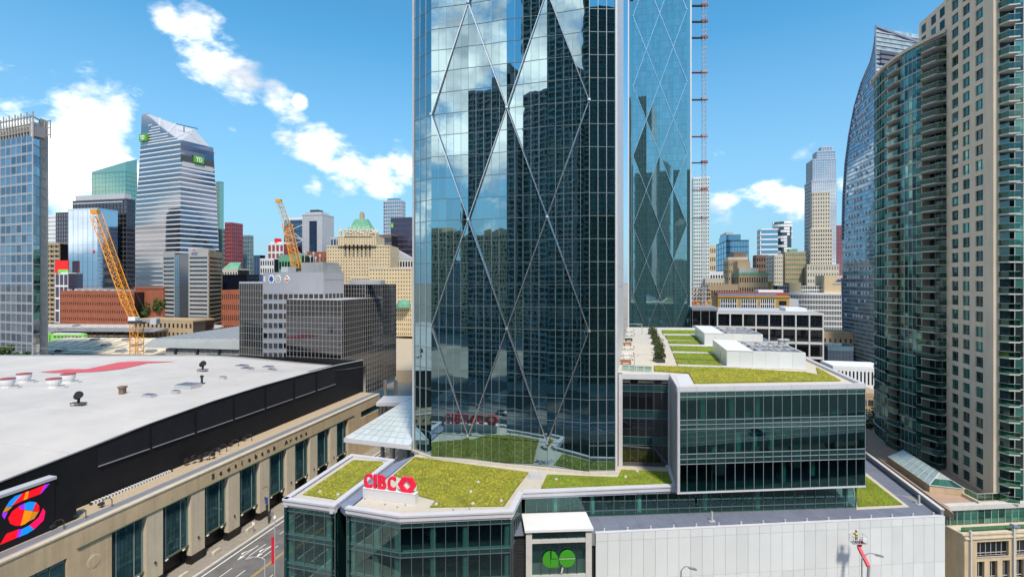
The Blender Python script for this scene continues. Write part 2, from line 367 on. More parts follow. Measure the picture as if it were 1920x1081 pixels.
mirror('green_glass', (0.55, 0.75, 0.66), (0.12, 0.25, 0.2), 0.4, 0.06, 0.01, 0.15, 0.15)
mirror('dark_window', (0.22, 0.24, 0.27), (0.02, 0.022, 0.027), 0.3, 0.08, 0.0, 0.2, 0.5)
matte('stone_beige', (0.60, 0.48, 0.31), 0.85, 0.08, 0.1, stain=0.1)
matte('stone_tan', (0.40, 0.30, 0.19), 0.85, 0.1, 0.1)
matte('stone_cream', (0.55, 0.50, 0.41), 0.85, 0.06, 0.1)
matte('stone_grey', (0.36, 0.36, 0.36), 0.85, 0.08, 0.1, stain=0.1)
matte('stone_brown', (0.20, 0.13, 0.10), 0.85, 0.15, 0.1)
matte('clad_silver', (0.46, 0.47, 0.50), 0.5, 0.05, 0.1)
matte('clad_white', (0.72, 0.73, 0.74), 0.6, 0.05, 0.1)
matte('clad_red', (0.30, 0.07, 0.08), 0.7, 0.1, 0.1)
matte('clad_purple', (0.075, 0.06, 0.10), 0.6, 0.15, 0.1)
matte('clad_ochre', (0.45, 0.27, 0.07), 0.7, 0.1, 0.3)
matte('clad_teal', (0.22, 0.30, 0.30), 0.6, 0.1, 0.1)
matte('clad_dark', (0.06, 0.065, 0.075), 0.6, 0.1, 0.1)

# ---------------------------------------------------------------- letters (made while the scene is still small)
_glyph = {}
def glyphs(chars, bold=0.0):
    for ch in chars:
        if (ch, bold) in _glyph: continue
        cu = bpy.data.curves.new('glyph', 'FONT'); cu.body = ch; cu.size = 1.0; cu.extrude = 0.5; cu.offset = bold; cu.resolution_u = 3
        o = bpy.data.objects.new('glyph', cu); col.objects.link(o)
        bpy.context.view_layer.update()
        me = bpy.data.meshes.new_from_object(o.evaluated_get(bpy.context.evaluated_depsgraph_get()))
        bpy.data.objects.remove(o); xs = [v.co.x for v in me.vertices] or [0, .3]
        _glyph[(ch, bold)] = (me, min(xs), max(xs))
glyphs('CIBSTDctiE', 0.03); glyphs('ScotiabnkAren', 0.012); glyphs('ROYALK', 0.0)
def letter(ch, bold, mat, parent, F, s, t, z, size, depth, name='letter', wide=1.0):
    """upright letter on a frame: s is its left edge, z its baseline; returns its width"""
    me0, a, b = _glyph[(ch, bold)]
    key = (ch, bold, mat)
    if key not in _glyph:
        me = me0.copy(); me.materials.clear(); me.materials.append(M[mat]); _glyph[key] = me
    o = bpy.data.objects.new(name, _glyph[key]); col.objects.link(o); o.parent = parent
    m = Matrix(((F.d[0], 0, F.n[0], 0), (F.d[1], 0, F.n[1], 0), (0, 1, 0, 0), (0, 0, 0, 1)))
    p = F.p(s - a * size * wide, t, z) - (wloc(parent) if parent else Vector((0, 0, 0)))
    o.matrix_local = Matrix.Translation(p) @ m @ Matrix.Diagonal((size * wide, size, depth, 1))
    return (b - a) * size * wide
def word(txt, bold, mat, parent, F, s, t, z, size, depth, gap=0.12, name='letter', wide=1.0):
    for ch in txt:
        if ch == ' ': s += size * 0.5; continue
        s += letter(ch, bold, mat, parent, F, s, t, z, size, depth, name, wide) + gap * size
    return s

# ---------------------------------------------------------------- ground and Bay-side street
BX = 0.242                                   # the street's run: X grows 0.242 m per metre of depth
FB = Fr(-81, 0, BX, 1)                       # along the arena's street wall; t = metres towards the glass tower
def sY(Y): return Y * math.hypot(BX, 1)      # run length at depth Y
sheet_ = None
tag(MB().quad((-6000, -3000, 0), (6000, -3000, 0), (6000, 9000, 0), (-6000, 9000, 0)).build('ground', 'ground'), kind='structure')
def sheet(name, mat, F, s0, s1, t0, t1, z):
    return tag(MB().quad(F.p(s0, t1, z), F.p(s1, t1, z), F.p(s1, t0, z), F.p(s0, t0, z)).build(name, mat), kind='structure')
lake_road = tag(MB().quad((-500, -34, .006), (500, -60, .006), (500, 36, .006), (-500, 78, .006)).build('waterfront_road', 'asphalt_dark'), kind='structure')
road = sheet('road', 'asphalt', FB, -60, 175, 4.0, 22.6, 0.012)
def kerbed(name, t0, t1, s0, s1):
    o = tag(MB().box(FB, s0, s1, t0, t1, 0, 0.14).build(name, 'sidewalk'), kind='structure'); return o
pv1 = kerbed('pavement', -1.5, 3.4, -60, 175); pv2 = kerbed('pavement', 23.0, 27.6, -60, 175)
for k in range(-14, 60):     # paving joints as separate slabs would be far below a pixel; the kerb stones are built
    piece('kerb_stone', 'concrete_light', pv1, FB, k * 3.0, k * 3.0 + 2.97, 3.4, 3.95, 0, 0.15)
for k in range(-14, 60):
    piece('kerb_stone', 'concrete_light', pv2, FB, k * 3.0, k * 3.0 + 2.97, 22.65, 23.0, 0, 0.15)
def mark(name, mat, s0, s1, t0, t1):
    o = MB().quad(FB.p(s0, t1, 0.017), FB.p(s1, t1, 0.017), FB.p(s1, t0, 0.017), FB.p(s0, t0, 0.017)).build(name, mat, road); return o
for t in (4.75,): mark('edge_line', 'paint_white', -60, 175, t, t + 0.28)
for t in (13.2, 13.55): mark('centre_line', 'paint_yellow', -60, 175, t, t + 0.14)
for t in (7.9, 10.7, 16.5, 19.6):
    s = 40.0
    while s < 172: mark('lane_dash', 'paint_white', s, s + 4.6, t, t + 0.16); s += 8.6
def arrow(s, t):
    m = MB()
    P = lambda a, b: FB.p(s + a, t + b, 0.017)
    m.quad(P(0, 0.09), P(4.2, 0.09), P(4.2, -0.09), P(0, -0.09)); m.quad(P(-1.3, 0.0), P(0.2, 0.42), P(0.2, -0.42))
    m.quad(P(2.6, -0.09), P(3.1, -0.09), P(1.6, -0.62), P(1.1, -0.62)); m.quad(P(0.5, -0.45), P(1.95, -0.75), P(0.9, -1.0))
    m.build('turn_arrow', 'paint_white', road)
arrow(sY(97), 6.9); arrow(sY(98.5), 9.6)
mark('stop_line', 'paint_white', sY(112), sY(112.5), 4.9, 13.1)
# ================================================================ the faceted glass tower
TB = 18.6
TL = px(810, 858, 33.4); TR = px(1105, 887, 33.4); TLA = px(777, 846, 33.4); TR2 = px(1157, 886.5, 33.4)
FT = fr2(TL, TR); TW = FT.w; Q = TW / 4; AMP = Q * math.tan(R(2.6))
bvec = Vector((BX, 1, 0)).normalized()
tower = thing('glass_tower', 'tall teal mirror glass office tower with folded diamond panels rising over the lawn roof', 'tower', (TL.x, TL.y, TB))
def clip(poly, tri):
    """convex clip of poly by triangle tri (either winding), 2-D"""
    area = (tri[1][0]-tri[0][0])*(tri[2][1]-tri[0][1]) - (tri[2][0]-tri[0][0])*(tri[1][1]-tri[0][1])
    if area < 0: tri = [tri[0], tri[2], tri[1]]
    for i in range(3):
        a, b = tri[i], tri[(i + 1) % 3]; out = []
        side = lambda p: (b[0]-a[0])*(p[1]-a[1]) - (b[1]-a[1])*(p[0]-a[0])
        for j in range(len(poly)):
            p, q = poly[j], poly[(j + 1) % len(poly)]; sp, sq = side(p), side(q)
            if sp >= 0: out.append(p)
            if (sp >= 0) != (sq >= 0):
                k = sp / (sp - sq); out.append((p[0] + (q[0]-p[0])*k, p[1] + (q[1]-p[1])*k))
        poly = out
        if len(poly) < 3: return []
    return poly
def parea(p): return abs(sum(p[i][0]*p[(i+1) % len(p)][1] - p[(i+1) % len(p)][0]*p[i][1] for i in range(len(p)))) / 2
def diamond_facade(tw, F, W, z_node0, lev, floor_h, z_base, z_panes, z_top, amp, ncol, npart, glass, brace_mat, mull_mat, mw, brace_w, half='glass_pane'):
    q = W / 4; tips = {}
    facets = []
    for m in range(-1, int((z_top - z_node0) / lev) + 1):
        for c in range(5):
            if (c + m) % 2 == 0: continue          # even levels hold nodes on columns 1 and 3
            z0, z1, zm = z_node0 + m*lev, z_node0 + (m+2)*lev, z_node0 + (m+1)*lev
            for sd in (-1, 1):
                if 0 <= c + sd <= 4: facets.append((c, sd, [(c*q, z0), (c*q, z1), ((c+sd)*q, zm)]))
    depth = lambda c, s: amp * (1 - abs(s - c*q) / q)
    panes = []; mul = MB(); hor = MB(); up = MB()
    def solid(mb, c, poly, th, lift=0.0):
        b = len(mb.v); n = len(poly)
        sgn = sum(poly[i][0]*poly[(i+1) % n][1] - poly[(i+1) % n][0]*poly[i][1] for i in range(n))
        if sgn < 0: poly = poly[::-1]
        mb.v += [tuple(F.p(s, depth(c, s) + lift - th, z)) for s, z in poly] + [tuple(F.p(s, depth(c, s) + lift, z)) for s, z in poly]
        mb.f.append(tuple(range(b+n-1, b-1, -1))); mb.f.append(tuple(range(b+n, b+2*n)))
        for i in range(n): mb.f.append((b+i, b+(i+1) % n, b+n+(i+1) % n, b+n+i))
    cw = W / ncol
    zs = [z_base]; k = z_node0
    while k - floor_h > z_base + 1.5: k -= floor_h
    while k < z_panes: zs.append(k); k += floor_h
    zs.append(z_panes)
    for (c, sd, tri) in facets:
        if tri[0][1] < z_node0:      # below the lowest tips each quarter is one plane down to the base
            x0, x1 = sorted((c*q, (c+sd)*q))
            for j in range(ncol):
                if (j+.5)*cw < x0 or (j+.5)*cw > x1: continue
                for a, b in zip(zs, zs[1:]):
                    if b <= z_node0 + .01: panes.append((99.0, c, [(j*cw+.02, a+.05), ((j+1)*cw-.02, a+.05), ((j+1)*cw-.02, b-.04), (j*cw+.02, b-.04)]))
                if j*cw > x0 + .1: mul.box(F, j*cw - mw/2, j*cw + mw/2, depth(c, j*cw) - .03, depth(c, j*cw) + .05, z_base, z_node0)
            tri = [(c*q, z_node0), tri[1], tri[2]]
        t0, t1 = min(p[0] for p in tri), max(p[0] for p in tri); y0, y1 = min(p[1] for p in tri), max(p[1] for p in tri)
        for j in range(ncol):
            if (j+1)*cw < t0 or j*cw > t1: continue
            for a, b in zip(zs, zs[1:]):
                if b < y0 or a > y1: continue
                p = clip([(j*cw+.02, a+.05), ((j+1)*cw-.02, a+.05), ((j+1)*cw-.02, b-.04), (j*cw+.02, b-.04)], tri)
                if p and parea(p) > 0.05: panes.append((parea(p), c, p))
        for j in range(1, ncol):
            s = j * cw
            if not (t0 + .01 < s < t1 - .01): continue
            k = abs(s - c*q) / q; a, b = y0 + ((y1-y0)/2*k if tri[2][1] > y0 + .1 else 0), y1 - (y1-y0)/(2 if tri[2][1] > y0 + .1 else 1)*k; a = max(a, z_base); b = min(b, z_panes)
            if b > a + .1: mul.box(F, s - mw/2, s + mw/2, depth(c, s) - .03, depth(c, s) + .05, a, b)
        for z in zs[1:-1]:
            if not (y0 + .05 < z < y1 - .05): continue
            k = (1 - abs(z - (y0+y1)/2) / ((y1-y0)/2)) if tri[2][1] > y0 + .1 else 1 - (z-y0)/(y1-y0); e = c*q + sd*q*k
            hor.bar(F.p(c*q, depth(c, c*q) + .005, z), F.p(e, depth(c, e) + .005, z), 0.09, 0.10, (*F.n, 0))
        cut = clip([(-1, z_panes), (W+1, z_panes), (W+1, z_top), (-1, z_top)], tri)
        if cut: solid(up, c, cut, .06)
    panes.sort(key=lambda p: -p[0] - (0.0 if p[2][0][1] < 110 else -99))
    rest = MB()
    for i, (a, c, p) in enumerate(panes):
        if i < npart:
            mb = MB(); solid(mb, c, p, .06); mb.build(half, glass, tw)
        else: solid(rest, c, p, .06)
    for mb in (up,): rest.f += [tuple(i + len(rest.v) for i in f) for f in mb.f]; rest.v += mb.v
    rest.build('glazing', glass, tw, 'stuff')
    mul.build('mullion_grid', mull_mat, tw, 'stuff'); hor.build('floor_line', 'mullion_teal', tw, 'stuff')
    for m in range(0, int((z_top - z_node0) / lev)):
        for c in range(5):
            if (c + m) % 2 == 0: continue
            for sd in (-1, 1):
                if 0 <= c + sd <= 4:
                    MB().bar(F.p(c*q, amp*.5 + .06, z_node0 + m*lev), F.p((c+sd)*q, amp*.5 + .06, z_node0 + (m+1)*lev), brace_w, amp + .2, (*F.n, 0)).build('brace', brace_mat, tw)
            F0 = F.p(c*q, amp + .22, z_node0 + m*lev)
            MB().lathe((F0.x, F0.y, F0.z - .22), [(.02, 0), (.28, .05), (.28, .4), (.02, .45)], 8).build('node_plate', brace_mat, tw)
diamond_facade(tower, FT, TW, 23.4, 19.87, 3.974, TB + .45, 112, 215, AMP, 20, 300, 'tower_glass', 'brace_metal', 'mullion_light', 0.045, 0.15)
def strip_facade(tw, F, W, n, z0, zs, z_top, glass, name='glazing', mull='mullion_light', mw=.09, md=.12):
    g, mu, ho = MB(), MB(), MB(); cw = W / n
    for j in range(n):
        for a, b in zip(zs, zs[1:]): g.box(F, j*cw+.04, (j+1)*cw-.04, -.06, 0, a+.05, b-.05)
    for j in range(n + 1): mu.box(F, j*cw-mw/2, j*cw+mw/2, -.05, md, z0, z_top)
    for z in zs: ho.box(F, 0.05, W-.05, -.05, .04, z-.06, z+.06)
    g.build(name, glass, tw, 'stuff'); mu.build('mullion_grid', mull, tw, 'stuff'); ho.build('floor_line', 'mullion_teal', tw, 'stuff')
tzs = [TB + .45] + [23.4 + 3.974*k for k in range(0, 48)]
FTR = fr2(TR, TR2); strip_facade(tower, FTR, FTR.w - .35, 3, TB+.45, tzs, 212, 'tower_glass')
FTL = fr2(TLA, TL); strip_facade(tower, FTL, FTL.w, 3, TB+.45, tzs, 212, 'tower_glass')
back = [TR2 + bvec*52, TLA + bvec*52]
core = [TLA + Vector((.5, .6, 0)), TL + Vector((.2, .8, 0)), TR + Vector((0, .8, 0)), TR2 + Vector((-.4, .8, 0)), back[0] - Vector((.4, 0, 0)), back[1] + Vector((.4, 0, 0))]
MB().prism([(p.x, p.y) for p in core], TB - 3, 213).build('core', 'interior_dark', tower)
e = MB(); e.box(FTR, FTR.w - .35, FTR.w, -.3, .25, TB, 213); e.box(FTL, -.35, 0, -.3, .25, TB, 213); e.build('edge_trim', 'white_metal', tower)
FSR = fr2(TR2, back[0]); sd = MB()
for k in range(48): sd.box(FSR, 0.3, FSR.w, -.3, 0, TB + .3 + k*3.974, TB + .3 + (k+1)*3.974 - .08)
sd.build('side_cladding', 'white_metal', tower, 'stuff')
FSL = fr2(TLA, back[1])
MB().box(FSL, 0.3, FSL.w, -.1, 0.2, TB, 212).build('side_glazing', 'tower_glass', tower)
b_ = MB(); b_.box(FT, -.2, TW + .1, -.3, .55, TB, TB + .42); b_.box(FTR, 0, FTR.w, -.3, .5, TB, TB + .42); b_.box(FTL, -.4, FTL.w, -.3, .5, TB, TB + .42)
b_.build('base_kerb', 'cream_paver', tower)

# ================================================================ low glass podium with lawn roof
PT = 33.0
P = {k: px(u, v, PT) for k, (u, v) in dict(a=(530.3, 934), b=(626.5, 947), c=(636, 939), d=(647.5, 950), e=(749, 966), f=(962, 957), g=(980, 921), h=(1272, 909), ra=(659, 850), rb=(739.6, 860)).items()}
AL = px(1270, 925, 33.6); AR = px(1622, 912, 33.6)
RLp = Vector((19.9, 91.4, 0)); RRp = Vector((28.2, 90.6, 0))
podium = thing('podium_building', 'low teal glass podium with pale parapets and lawn covered roof below the diamond tower', 'building', (P['e'].x, P['e'].y, 0))
xy = lambda v: (v.x, v.y)
def inset(poly, d):
    """shrink an anticlockwise polygon by d"""
    n = len(poly); out = []
    for i in range(n):
        p0, p1, p2 = Vector(poly[i-1]), Vector(poly[i]), Vector(poly[(i+1) % n])
        a = (p1 - p0).normalized(); b = (p2 - p1).normalized(); na = Vector((-a.y, a.x)); nb = Vector((-b.y, b.x))
        k = (na + nb); k = k / max(0.3, (1 + na.dot(nb))); out.append(tuple(p1 + k * d))
    return out
main_poly = [xy(P[k]) for k in 'defgh'] + [xy(RRp), (36, 140), (-8, 140), xy(TLA + Vector((-.6, 0, 0))), (P['d'].x + 5.2, P['d'].y + 23)]
small_poly = [xy(P[k]) for k in ('a', 'b', 'c')] + [xy(P['rb']), xy(P['ra'])]
def fascia(poly, edges, z0, z1, th, mat, par, nm='parapet', step=0.12):
    for i in edges:
        F = fr2(poly[i], poly[(i+1) % len(poly)])
        o_ = .006*(i % 4); m = MB(); m.box(F, -.0, F.w, -th+o_, 0, z0 + .32 + o_, z1 + o_); m.box(F, 0, F.w, -th, step, z1 - .30 + o_, z1 - .02 - o_); m.box(F, 0, F.w, -th, -.18, z0 + o_, z0 + .32)
        m.build(nm, mat, par)
fascia(main_poly, range(0, 5), 17.75, 19.0, .75, 'lilac_metal', podium); fascia(small_poly, range(0, 5), 17.75, 19.0, .75, 'lilac_metal', podium)
mi = inset(main_poly, .5); si = inset(small_poly, .5)
MB().prism(mi, 17.8, 18.58).build('roof_deck', 'cream_paver', podium); MB().prism(si, 17.8, 18.58).build('roof_deck', 'cream_paver', podium)
# blue metal gutter between the two blocks
MB().prism([xy(P['c'] + Vector((.1, .2, 0))), xy(P['d'] + Vector((-.1, .5, 0))), (P['d'].x + 5.3, P['d'].y + 23.5), xy(P['rb'] + Vector((.1, 0, 0)))], 17.4, 18.3).build('gutter', 'gutter_blue', podium)
def tufts(par, poly, z, mat, dens=9, name='sedum'):
    xs = [p[0] for p in poly]; ys = [p[1] for p in poly]; m = MB(); rr = random.Random(int(abs(xs[0]*100 + ys[0])))
    A = abs(sum(poly[i][0]*poly[(i+1) % len(poly)][1] - poly[(i+1) % len(poly)][0]*poly[i][1] for i in range(len(poly)))) / 2
    n = int((max(xs)-min(xs)) * (max(ys)-min(ys)) * dens)
    def inside(x, y):
        c = False
        for i in range(len(poly)):
            (x1, y1), (x2, y2) = poly[i], poly[i-1]
            if (y1 > y) != (y2 > y) and x < (x2-x1)*(y-y1)/(y2-y1)+x1: c = not c
        return c
    for _ in range(n):
        x, y = rr.uniform(min(xs), max(xs)), rr.uniform(min(ys), max(ys))
        if not inside(x, y): continue
        r = rr.uniform(.12, .34); h = rr.uniform(.05, .17); a = rr.uniform(0, 6.28); b = len(m.v)
        m.v += [(x + r*math.cos(a+k*2.094), y + r*math.sin(a+k*2.094), z-.03) for k in range(3)] + [(x + rr.uniform(-.06, .06), y + rr.uniform(-.06, .06), z+h)]
        m.f += [(b, b+1, b+3), (b+1, b+2, b+3), (b+2, b, b+3)]
    return m.build(name, mat, par, 'stuff')
def lawn(par, pts, z, dens=9, mat='sedum', edge=True):
    if sum(pts[i][0]*pts[(i+1) % len(pts)][1] - pts[(i+1) % len(pts)][0]*pts[i][1] for i in range(len(pts))) < 0: pts = pts[::-1]
    lw = MB().prism(pts, z - .1, z + .1).build('lawn', 'sedum_soil', par); tufts(lw, inset(pts, .12), z + .1, mat, dens); return lw
rz = lambda l, dr=33.25: [xy(px(u, v, dr)) for u, v in l]
lawn(podium, rz([(568, 925), (632, 935), (722, 864), (663, 861)]), 18.62)
lawn(podium, rz([(806, 949), (945, 947), (968, 914), (991, 884), (778, 855), (738, 889), (783, 906), (779, 926), (817, 936)]), 18.62)
lawn(podium, rz([(1014, 914), (1262, 906), (1260, 883), (1165, 879), (1158, 893), (1026, 888)]), 18.62, mat='sedum_bright')
for (u, v) in ((897, 903), (883, 921), (818, 944), (887, 943), (940, 938), (600, 921), (634, 926), (610, 895), (720, 866), (1043, 898), (1173, 893), (1005, 885), (1195, 883), (575, 918)):
    p = px(u, v, 33.2); m = MB(); m.wbox(p.x-.22, p.x+.22, p.y-.18, p.y+.18, 18.66, 18.86); m.lathe((p.x, p.y, 18.86), [(.1, 0), (.1, .12), (.14, .14), (.02, .2)], 8); m.build('roof_drain', 'white_metal', podium)
p = px(1003, 893, 33.4); m = MB(); m.wbox(p.x-1.2, p.x+1.2, p.y-1.0, p.y+1.0, 18.6, 18.75); m.wbox(p.x-.9, p.x+.9, p.y-.7, p.y+.7, 18.75, 18.95); m.build('roof_hatch', 'clad_silver', podium)
p = px(795, 849, 33.4); m = MB()
for k in range(9): m.wbox(p.x-1.6+k*.36, p.x-1.42+k*.36, p.y-.9, p.y+.9, 18.62, 18.95)
m.build('vent_grille', 'grey_metal', podium)

def curtain(par, F, W, mods, rows, glass='podium_glass', mull='mullion_teal', mw=.07, md=.09, nm='glass_pane', every=1, heavy=None, spand=()):
    """curtain wall: one pane per module and row, mullions and transoms between them"""
    cw = W / mods
    for ri, (a, b) in enumerate(zip(rows, rows[1:])):
        for j in range(mods): piece(nm, 'spandrel_glass' if ri in spand else glass, par, F, j*cw+.03, (j+1)*cw-.03, -.05, 0, a+.03, b-.03)
    mu, ho = MB(), MB()
    for j in range(mods + 1):
        big = heavy and j % heavy == 0
        mu.box(F, j*cw-(mw*1.3 if big else mw)/2, j*cw+(mw*1.3 if big else mw)/2, -.08, md*(1.5 if big else 1), rows[0], rows[-1])
    for z in rows: ho.box(F, 0.05, W-.05, -.08, .05, z-.05, z+.05)
    mu.build('mullion_grid', mull, par, 'stuff'); ho.build('transom_grid', mull, par, 'stuff')
mirror('spandrel_glass', (0.28, 0.48, 0.50), (0.02, 0.06, 0.065), 0.35, 0.02, 0.0, 0.3, 0.08)
ROWS = [0.4, 4.2, 4.9, 8.6, 9.25, 12.9, 13.6, 17.1, 17.75]
for (poly, i, n) in ((small_poly, 0, 5), (main_poly, 0, 6), (main_poly, 1, 10), (main_poly, 2, 5)):
    F = fr2(poly[i], poly[i+1]); F = fr2(F.p(0.05, -.3, 0), F.p(F.w-.05, -.3, 0))
    rows = ROWS if i != 2 or poly is small_poly else [13.6, 17.1, 17.75]
    curtain(podium, F, F.w, n, [r for r in rows if r > 4], spand=(0, 2, 4, 6) if i != 2 else (1,))
F = fr2(main_poly[2], main_poly[3]); MB().box(F, 0, F.w, -.5, -.25, 0, 13.5).build('louvre_wall', 'clad_dark', podium)
for k in range(26): piece('louvre', 'dark_metal', podium, F, .1, F.w-.1, -.25, -.12, 5 + k*.33, 5.2 + k*.33)
F = fr2(small_poly[1], small_poly[2]); F2 = fr2(small_poly[2], small_poly[3])
MB().box(F, 0, F.w, -.5, -.3, 0, 17.7).box(F2, .2, F2.w, -.6, -.3, 0, 17.7).build('side_glazing', 'annex_glass', podium)
F = fr2(main_poly[-1], main_poly[0]); MB().box(F, 0, F.w, -.6, -.3, 0, 17.7).build('side_glazing', 'annex_glass', podium)
F = fr2(small_poly[4], small_poly[0]); MB().box(F, 0, F.w, -.6, -.3, 0, 17.7).build('side_glazing', 'annex_glass', podium)
# interior: floor plates, white columns, dark core
for z in (4.55, 8.9, 13.2):
    MB().prism(inset(small_poly, .55), z - .3, z + .35).build('floor_plate', 'interior_floor', podium); MB().prism(inset(main_poly, .7), z - .3, z + .35).build('floor_plate', 'interior_floor', podium)
def pillar(x, y, z0, z1, r=.33): MB().lathe((x, y, z0), [(r, 0), (r, z1 - z0)], 12).build('pillar', 'interior_white', podium, smooth=False)
for (pa, pb, ss) in ((small_poly[0], small_poly[1], (.75, -1.5)), (main_poly[0], main_poly[1], (.8, 4.6, -.9)), (main_poly[1], main_poly[2], (4.6, 9.2, -.8))):
    F = fr2(pa, pb)
    for s_ in ss:
        q_ = F.p(s_ if s_ > 0 else F.w + s_, -.95, 0); pillar(q_.x, q_.y, 4.9, 17.6, .42)
    for z in (9.25, 13.6): MB().box(F, .4, F.w-.4, -.75, -.4, z-.05, z+.16).build('sill_edge', 'interior_white', podium)
for (a, b) in ((0, 1),):
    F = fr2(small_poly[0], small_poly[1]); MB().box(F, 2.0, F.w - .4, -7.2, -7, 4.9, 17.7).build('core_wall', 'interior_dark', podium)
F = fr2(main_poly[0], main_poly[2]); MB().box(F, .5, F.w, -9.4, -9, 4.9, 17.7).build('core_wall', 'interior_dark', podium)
rr = random.Random(3)
for (u, v, dz) in ((556, 999, 13.6), (585, 1003, 13.6), (700, 1015, 13.6), (730, 1019, 13.6), (800, 1020, 13.6), (870, 1020, 13.6), (560, 1046, 9.25), (585, 1050, 9.25), (600, 1052, 9.25), (805, 1075, 9.25), (840, 1070, 9.25), (880, 1075, 9.25)):
    p = px(u, v, 52 - dz); y = p.y + 1.8; m = MB(); m.lathe((p.x, y, dz + .02), [(.35, 0), (.05, .06), (.05, .68), (.62, .70), (.62, .75)], 12); m.build('table', 'clad_ochre' if dz < 10 and u < 620 else 'stone_grey', podium)
    for a in (0, 2.1, 4.2):
        x2, y2 = p.x + 1.0*math.cos(a), y + 1.0*math.sin(a); m = MB(); m.wbox(x2-.25, x2+.25, y2-.25, y2+.25, dz+.4, dz+.48); m.wbox(x2-.25, x2+.25, y2+.2, y2+.26, dz+.48, dz+.95); m.tube((x2, y2, dz), (x2, y2, dz+.4), .05); m.build('chair', 'cloth_black' if rr.random() < .7 else 'clad_ochre', podium)
# bright ceiling lamps seen through the corner glazing
emit('lamp_glow', (1.0, 0.85, 0.6), 6)
for (x, y) in ((-4.2, 74.2), (-3.1, 74.6), (-2.2, 75.0)):
    m = MB(); m.tube((x, y, 8.3), (x + .9, y + .5, 8.2), .05); m.build('ceiling_lamp', 'lamp_glow', podium)
# upper glazed storey behind the terrace
FG = fr2(px(985, 972, 37.6), px(1605, 951, 37.6))
curtain(podium, FG, FG.w, 31, [14.42, 15.3, 17.75], glass='lounge_glass', nm='glass_pane')
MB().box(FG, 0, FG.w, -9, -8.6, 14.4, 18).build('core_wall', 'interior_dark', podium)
MB().box(FG, 0, FG.w, -9, -.12, 14.3, 14.42).build('floor_plate', 'interior_floor', podium)
MB().box(FG, 0.3, FG.w, -9, -.12, 17.75, 17.8).build('ceiling_plate', 'interior_dark', podium)
for s in (4.9, 10.9, 18.6, 29.6, 38.5, FG.w - 1.2): q_ = FG.p(s, -.9, 0); pillar(q_.x, q_.y, 14.42, 17.75, .38)
for k in range(13):
    s = 8.0 + k*2.75; q_ = FG.p(s, -2.6 - rr.random(), 0); m = MB(); m.lathe((q_.x, q_.y, 14.44), [(.3, 0), (.05, .05), (.05, .7), (.6, .72), (.6, .77)], 12); m.build('table', 'stone_grey', podium)
    for a in (.6, 2.6, 4.7):
        x2, y2 = q_.x + .95*math.cos(a), q_.y + .95*math.sin(a); m = MB(); m.wbox(x2-.24, x2+.24, y2-.24, y2+.24, 14.85, 14.93); m.wbox(x2-.24, x2+.24, y2+.18, y2+.25, 14.93, 15.45); m.tube((x2, y2, 14.44), (x2, y2, 14.85), .05); m.build('chair', 'cloth_black' if k > 4 else 'clad_ochre', podium)

# white panelled base with slate terrace
WL = px(1117, 1000, 37.6); WR = px(1772, 968, 37.6); FW = fr2(WL, WR)
base = thing('panel_wall_building', 'low building clad in large white rectangular panels under a slate blue roof terrace', 'building', (WL.x, WL.y, 0))
FWR = fr2(WR, WR + bvec*33)
tp = [xy(WL + Vector((-14, .6, 0))), xy(WL + Vector((0, .3, 0))), xy(WR + Vector((-.3, .3, 0))), xy(FWR.p(33, -.3, 0)), xy(AR + bvec*30), (20, 92), (-3, 88)]
MB().prism(tp, 12.5, 14.36).build('roof_slab', 'panel_joint', base)
MB().box(FW, 0.05, FW.w-.05, -.6, -.09, 0, 14.2).build('wall', 'panel_joint', base)
MB().box(FWR, 0.2, FWR.w, -.5, -.02, 0, 14.3).build('side_wall', 'wall_panel', base)
npan = 31; cw = FW.w / npan
for j in range(npan):
    for (a, b) in ((0.2, 1.42), (1.46, 7.3), (7.34, 13.2), (13.24, 14.42)): piece('panel', 'wall_panel', base, FW, j*cw+.018, (j+1)*cw-.018, -.08, 0, a, b)
piece('coping', 'white_metal', base, FW, 0, FW.w, -.55, .02, 14.43, 14.5)
for j in range(24):            # slate strips along the front of the terrace
    w = (FW.w + 13) / 24; piece('paving_slab', 'slate_roof', base, FW, -13 + j*w + .01, -13 + (j+1)*w - .01, -8.2, -.55, 14.36, 14.41)
for j in range(14): piece('paving_slab', 'slate_roof', base, FWR, 8 + j*1.8 + .01, 8 + (j+1)*1.8 - .01, -10.8, -.5, 14.36, 14.405)
MB().box(FWR, .2, FWR.w, -.45, -.05, 14.3, 15.35).build('side_parapet', 'grey_metal', base)
MB().box(FWR, .15, FWR.w, -.55, .05, 15.36, 15.5).build('parapet_cap', 'white_metal', base)
for k in range(16):
    q_ = FW.p(1.5 + k*3.6, -.75, 14.5); m = MB(); m.wbox(q_.x-.13, q_.x+.13, q_.y-.13, q_.y+.13, 14.41, 14.5); m.lathe((q_.x, q_.y, 14.5), [(.06, 0), (.06, .2), (.12, .22), (.12, .3), (.02, .34)], 8); m.build('roof_anchor', 'white_metal', base)
for (u, v) in ((1335, 976), (1723, 944)):
    p = px(u, v, 37.55); m = MB(); m.wbox(p.x-.45, p.x+.45, p.y-.35, p.y+.35, 14.41, 14.5); m.wbox(p.x-.12, p.x+.12, p.y-.12, p.y+.12, 14.5, 15.9); m.build('roof_post', 'clad_silver', base)
lp = rz([(1609, 949), (1692, 945), (1625, 893), (1600, 893)], 37.45)
MB().prism(inset(lp, -.75)[::1] if False else [xy(px(u, v, 37.5)) for u, v in ((1606, 954), (1705, 949), (1625, 886), (1595, 886))], 14.36, 14.46).build('lawn_border', 'cream_paver', base)
lawn(base, lp, 14.5, mat='sedum_bright')

